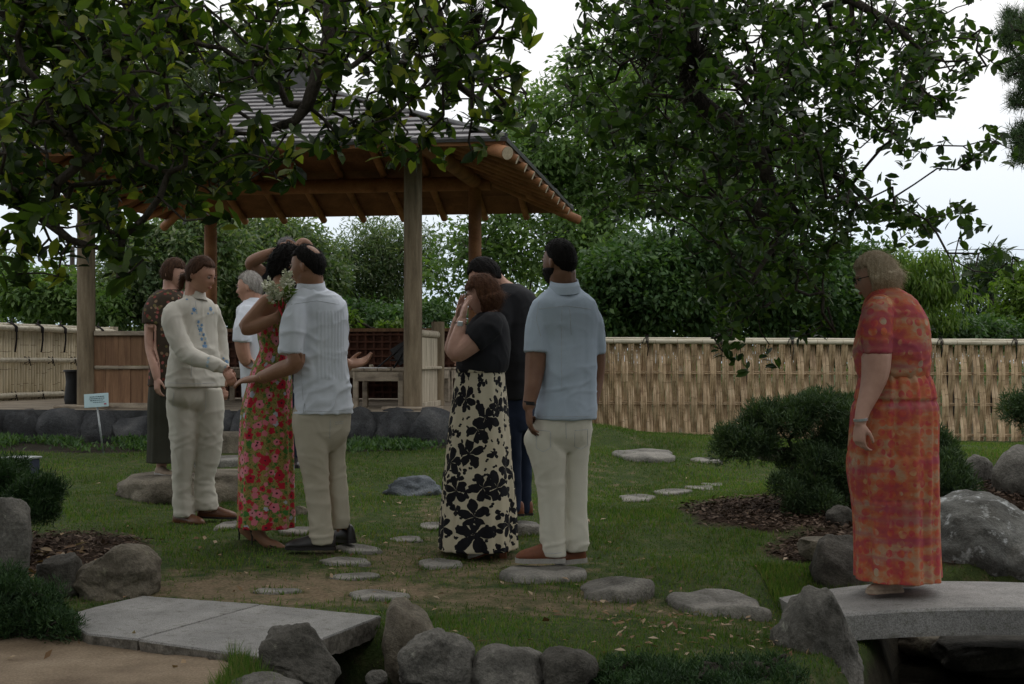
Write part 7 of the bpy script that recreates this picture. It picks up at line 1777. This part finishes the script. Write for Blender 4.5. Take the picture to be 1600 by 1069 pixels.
# ---- 7: woman in the orange dress on the bridge
def woman_orange():
    f = Fig('ash blond woman in glasses and a long orange dress alone on the arched bridge', 6.6, 78, 1400, 918)
    f.head(1369, 433, 0, phi=82, pitch=16, sc=.98); B = f.body
    f.neck(1380, 448, 17, 1388, 478, 24, 0, 0)
    f.loft(B, [(462, 1362, 1408), (480, 1356, 1424), (520, 1352, 1436), (580, 1352, 1436), (640, 1360, 1440), (700, 1370, 1434)], k=.8)
    f.limb(B, [(1374, 486, 24, -.18), (1370, 540, 24, -.21), (1368, 580, 22, -.22), (1360, 610, 17, -.23), (1349, 640, 12, -.25), (1344, 660, 9.5, -.26)])
    f.limb(B, [(1384, 486, 22, .17), (1376, 560, 20, .22), (1362, 620, 13, .20), (1348, 665, 9, .14)])
    f.limb(B, [(1395, 720, 28, -.08), (1396, 820, 18, -.08), (1400, 900, 12, -.08)]); f.limb(B, [(1412, 720, 28, .10), (1412, 820, 18, .10), (1414, 895, 12, .10)])
    f.hand(B, f.q(1344, 662, -.26), Vector((-.05, 0, -1)), Vector((.8, .5, 0)), -1, .50, .168); f.hand(B, f.q(1348, 667, .14), Vector((0, 0, -1)), Vector((.8, -.4, 0)), 1, .5, .165)
    f.limb(B, [(1400, 895, 12, -.08), (1385, 913, 10.5, -.09), (1366, 922, 8.5, -.10), (1359, 924, 6, -.10)]); f.limb(B, [(1414, 890, 12, .10), (1402, 906, 10, .10), (1384, 913, 8, .08)])
    f.finish('skin_pale')
    def bob(p, d):
        if d.y > .42 and p.z < .058: return p - d * .016
        q_ = p + d * .017
        if d.y <= .42 and p.z < .0: q_ = Vector((p.x * 1.30 + math.copysign(.004, p.x), p.y * 1.24 - .010, p.z * 1.02))
        return q_
    f.hair(bob, 'hair_blond', amp=.004, strand=(44, 44, 2.2), sl=.05, sn=4200, lay=.88); f.face('hair_blond')
    gl = MB()
    for sx in (-1, 1): gl.rings([[f.hw(Vector((sx * .032 + r_ * math.cos(t_), .104 + k_, .008 + r_ * .8 * math.sin(t_)))) for t_ in np.linspace(0, 2 * PI, 18, False)] for r_, k_ in ((.024, 0), (.024, .003), (.021, .003), (.021, 0), (.024, 0))], False); gl.tube([f.hw(Vector((sx * .056, .102, .014))), f.hw(Vector((sx * .078, .05, .012))), f.hw(Vector((sx * .082, -.01, .004)))], .0022, 6)
    gl.tube([f.hw(Vector((-.01, .106, .012))), f.hw(Vector((.01, .106, .012)))], .002, 6); f.part('glasses', gl, 'black', smooth=True)
    mb = MB(); f.loft(mb, [(449, 1364, 1403), (456, 1356, 1416), (468, 1350, 1431), (488, 1345, 1446), (515, 1339, 1454), (542, 1332, 1456), (570, 1334, 1455), (592, 1340, 1453)], k=.84)
    f.limb(mb, [(1378, 474, 20, -.12), (1372, 492, 25, -.18), (1369, 520, 25.5, -.21), (1370, 545, 23.5, -.22), (1370, 553, 23, -.22)]); f.limb(mb, [(1388, 474, 18, .12), (1380, 500, 23, .19), (1374, 553, 22, .22)])
    dr = f.part('dress', remeshed('dress', mb, .0085, 3, None, folds(41, .006, .3, hoop=[(f.q(0, 555).z, .12, .004)])), 'p_dots')
    rows = [(586, 1340, 1453), (600, 1337, 1460), (630, 1331, 1466), (660, 1328, 1467), (700, 1325, 1467), (735, 1324, 1467), (770, 1329, 1467), (805, 1334, 1466), (860, 1336, 1467), (902, 1336, 1469)]
    def fo(th, t_):
        tier = 0
        for b_ in (.22, .46, .68):
            if t_ > b_: tier = t_ - b_; 
        fl = .014 * (t_ > .22) + .014 * (t_ > .46) + .014 * (t_ > .68)
        return .97 + fl + .055 * t_ * math.cos(9 * th + .4) + .024 * math.cos(19 * th + 2 * t_) + .014 * math.cos(31 * th + 1 + 5 * fl * 20) - .035 * math.exp(-tier * 70) * (t_ > .2)
    mb = MB(); mb.rings(f.rings(rows, m=110, n=150, k=.82, fold=fo), True); f.part('skirt', mb, 'p_dots', dr, smooth=True)
    f.shoe(1408, 924, 1355, 927, 'shoe_beige', 'shoe_beige', -.08, -.12, .75, 1.0, .014); f.shoe(1426, 915, 1378, 917, 'shoe_beige', 'shoe_beige', .10, .06, .45, .95, .010)
    f.band('bracelet', f.q(1345, 656, -.26), Vector((-.1, 0, 1)), .030, .006, 'silver'); f.band('ring', f.q(1346, 688, -.25), Vector((-.2, 0, 1)), .009, .003, 'gold', th=.002)
    f.seal()
woman_orange()

# ---- 8: grey-haired man in white
def man_grey():
    f = Fig('grey-haired man in a white shirt turned away, half hidden behind the flowered dress', 9.9, 72, 400, 742)
    f.head(391, 449, 0, phi=78, pitch=8, sc=.98); B = f.body
    f.neck(394, 460, 15, 398, 482, 17); f.loft(B, [(474, 386, 410), (488, 378, 414), (540, 380, 416), (600, 382, 418), (640, 384, 418)], k=.7)
    f.limb(B, [(384, 492, 13, -.15), (378, 530, 12, -.18), (384, 562, 10, -.16), (400, 572, 7, -.1)]); f.limb(B, [(410, 490, 13, .15), (414, 530, 11, .2), (408, 565, 8, .14)])
    f.hand(B, f.q(400, 572, -.1), Vector((1, .2, 0)), Vector((0, 1, 0)), 1, .3, .17); f.hand(B, f.q(408, 565, .14), Vector((-.4, -.4, -.6)), Vector((0, -1, 0)), 1, .3, .17)
    f.limb(B, [(392, 640, 17, -.05), (392, 735, 9, -.05)]); f.limb(B, [(408, 640, 17, .06), (408, 735, 9, .06)]); f.finish('skin_light')
    def hr(p, d):
        line = .068 if d.y > .4 else (.068 + (d.y - .4) * .14 if d.y > -.1 else -.002 + (d.y + .1) * .085); return p + d * (.009 if p.z > line else -.012)
    f.hair(hr, 'hair_grey', amp=.003); f.face('hair_grey')
    mb = MB(); f.loft(mb, [(470, 384, 410), (477, 375, 416), (492, 370, 421), (540, 373, 423), (590, 377, 426), (622, 378, 427)], k=.74); f.limb(mb, [(388, 482, 13, -.1), (380, 510, 15, -.17), (378, 535, 15, -.18)]); f.limb(mb, [(408, 482, 13, .1), (412, 530, 14, .2)])
    sh = f.part('shirt', remeshed('shirt', mb, .011, 3, None, folds(51, .008, .4)), 'white')
    mb = MB(); mb.rings([[f.q(396 + math.cos(t_) * 15 * k_, y + 3 * math.sin(t_), math.sin(t_) * .07 * k_) for t_ in np.linspace(0, 2 * PI, 20, False)] for y, k_ in ((476, 1.2), (468, 1.02), (470, .95), (476, .92))], False); f.part('collar', mb, 'white', sh, smooth=True)
    mb = MB(); f.loft(mb, [(612, 380, 424), (650, 378, 424)], k=.8, m=6); f.loft(mb, [(636, 378, 404, -.05), (736, 382, 402, -.05)], k=.95, m=8, n=16); f.loft(mb, [(636, 398, 424, .06), (736, 398, 418, .06)], k=.95, m=8, n=16); f.part('trousers', remeshed('trousers', mb, .012, 3, None, folds(53, .006, .4)), 'khaki')
    f.shoe(402, 741, 374, 743, 'leather_blk', 'leather_blk', -.05, -.08); f.shoe(418, 740, 390, 741, 'leather_blk', 'leather_blk', .06, .04)
    f.seal()
man_grey()

# ---- 9: photographer behind
def man_camera():
    f = Fig('man in a dark shirt holding a camera to his face behind the hugging couple', 10.4, 178, 450, 728)
    f.head(448, 396, 0, phi=176, pitch=6, sc=1.0); B = f.body
    f.neck(448, 408, 14, 448, 436, 17); f.loft(B, [(426, 436, 460), (440, 424, 472), (500, 424, 472), (600, 426, 470)], k=.6)
    f.limb(B, [(420, 441, 13, 0), (404, 424, 12, -.10), (393, 411, 10.5, -.16), (412, 400, 9, -.22), (431, 393, 7, -.24)]); f.limb(B, [(476, 441, 13, 0), (485, 412, 10, -.10), (482, 386, 8, -.16), (472, 378, 6.5, -.2), (463, 388, 6, -.24)])
    f.hand(B, f.q(431, 393, -.24), Vector((1, -.1, .1)), Vector((0, 1, .1)), -1, .5, .17); f.hand(B, f.q(464, 389, -.24), Vector((-1, -.1, .1)), Vector((0, 1, .1)), 1, .5, .17)
    f.limb(B, [(438, 600, 18), (436, 722, 9)]); f.limb(B, [(459, 600, 18), (461, 722, 9)]); f.finish('skin_brown')
    def hr(p, d):
        line = .066 if d.y > .3 else (.066 + (d.y - .3) * .14 if d.y > -.2 else -.004); return p + d * (.010 if p.z > line else -.012)
    f.hair(hr, 'hair_steel', amp=.003); f.face('hair_black')
    mb = MB(); f.loft(mb, [(424, 432, 464), (431, 420, 476), (445, 412, 485), (500, 414, 482), (560, 416, 480), (610, 416, 481)], k=.6); f.limb(mb, [(426, 438, 13), (414, 434, 14, -.05), (406, 426, 14, -.09)]); f.limb(mb, [(470, 438, 13), (482, 430, 14, -.06), (486, 416, 14, -.10)]); f.part('shirt', remeshed('shirt', mb, .011, 3, None, folds(61, .006, .4)), 'blackc')
    mb = MB(); f.loft(mb, [(600, 418, 480), (640, 417, 481)], k=.7, m=6); f.loft(mb, [(628, 417, 450), (725, 424, 448)], k=.95, m=8, n=16); f.loft(mb, [(628, 448, 481), (725, 450, 474)], k=.95, m=8, n=16); f.part('trousers', remeshed('trousers', mb, .012, 3, None, folds(63, .006, .4)), 'navy')
    f.shoe(438, 727, 434, 732, 'leather_blk', 'leather_blk', .08, -.18); f.shoe(460, 727, 464, 732, 'leather_blk', 'leather_blk', .08, -.18)
    cmr = thing('camera_in_hands', 'black camera held up in front of the photographer\'s face', 'camera', f.q(448, 397, -.25)); mb = MB(); mb.box((0, 0, 0), (.13, .05, .085), bev=.008); mb.box((0, 0, .05), (.05, .045, .03), bev=.006); lobj('camera_body', mb, M['black'], cmr)
    mb = MB(); mb.tube([(0, -.02, 0), (0, -.10, 0)], [.036, .038], 18); lobj('lens', mb, M['black'], cmr, auto=40)
    f.seal()
man_camera()

# ---- 10: woman in the brown flowered blouse
def woman_brown():
    f = Fig('woman in a dark flowered blouse and olive skirt standing on the broad rock', 10.1, -118, 264, 742)
    f.head(271, 428, 0, phi=-105, pitch=12, sc=.96); B = f.body
    f.neck(267, 438, 12, 265, 462, 15); f.loft(B, [(452, 256, 280), (466, 246, 288), (520, 244, 290), (600, 244, 292), (660, 246, 290)], k=.65)
    f.limb(B, [(240, 473, 12, -.12), (237, 510, 11.5, -.14), (237, 545, 10, -.15), (242, 572, 8, -.2), (245, 590, 6, -.22)]); f.limb(B, [(290, 473, 12, .12), (296, 530, 10, .16), (300, 580, 6.5, .05)])
    f.hand(B, f.q(245, 591, -.22), Vector((.05, -.1, -1)), Vector((.6, .6, 0)), -1, .35, .165); f.hand(B, f.q(300, 581, .05), Vector((0, 0, -1)), Vector((-.6, .4, 0)), 1, .35, .165)
    f.limb(B, [(256, 660, 17), (252, 735, 7)]); f.limb(B, [(280, 660, 17, .05), (278, 733, 7, .05)]); f.finish('skin_pale')
    def hr(p, d):
        line = .056 if d.y > .35 else -.05; return p + d * (.013 if p.z > line else -.012)
    f.hair(hr, 'hair_brown', amp=.004); f.face('hair_brown')
    mb = MB(); f.loft(mb, [(452, 254, 280), (458, 244, 290), (470, 236, 296), (510, 235, 297), (560, 236, 299), (604, 234, 301)], k=.7); f.limb(mb, [(246, 465, 11, -.08), (238, 485, 14.5, -.13), (236, 507, 15, -.14)]); f.limb(mb, [(286, 465, 11, .08), (294, 505, 14, .15)]); f.part('blouse', remeshed('blouse', mb, .010, 3, None, folds(71, .006, .6)), 'p_brown')
    mb = MB(); mb.rings(f.rings([(596, 236, 299), (630, 234, 300), (680, 234, 300), (722, 233, 300)], m=30, n=80, k=.75, fold=lambda th, t_: 1 + .03 * t_ * math.cos(9 * th) + .012 * math.cos(17 * th)), True); f.part('skirt', mb, 'olive', smooth=True)
    f.shoe(246, 741, 268, 745, 'shoe_beige', 'sole_white', .02, -.12, .7); f.shoe(272, 738, 292, 742, 'shoe_beige', 'sole_white', .1, .0, .7)
    f.seal()
woman_brown()
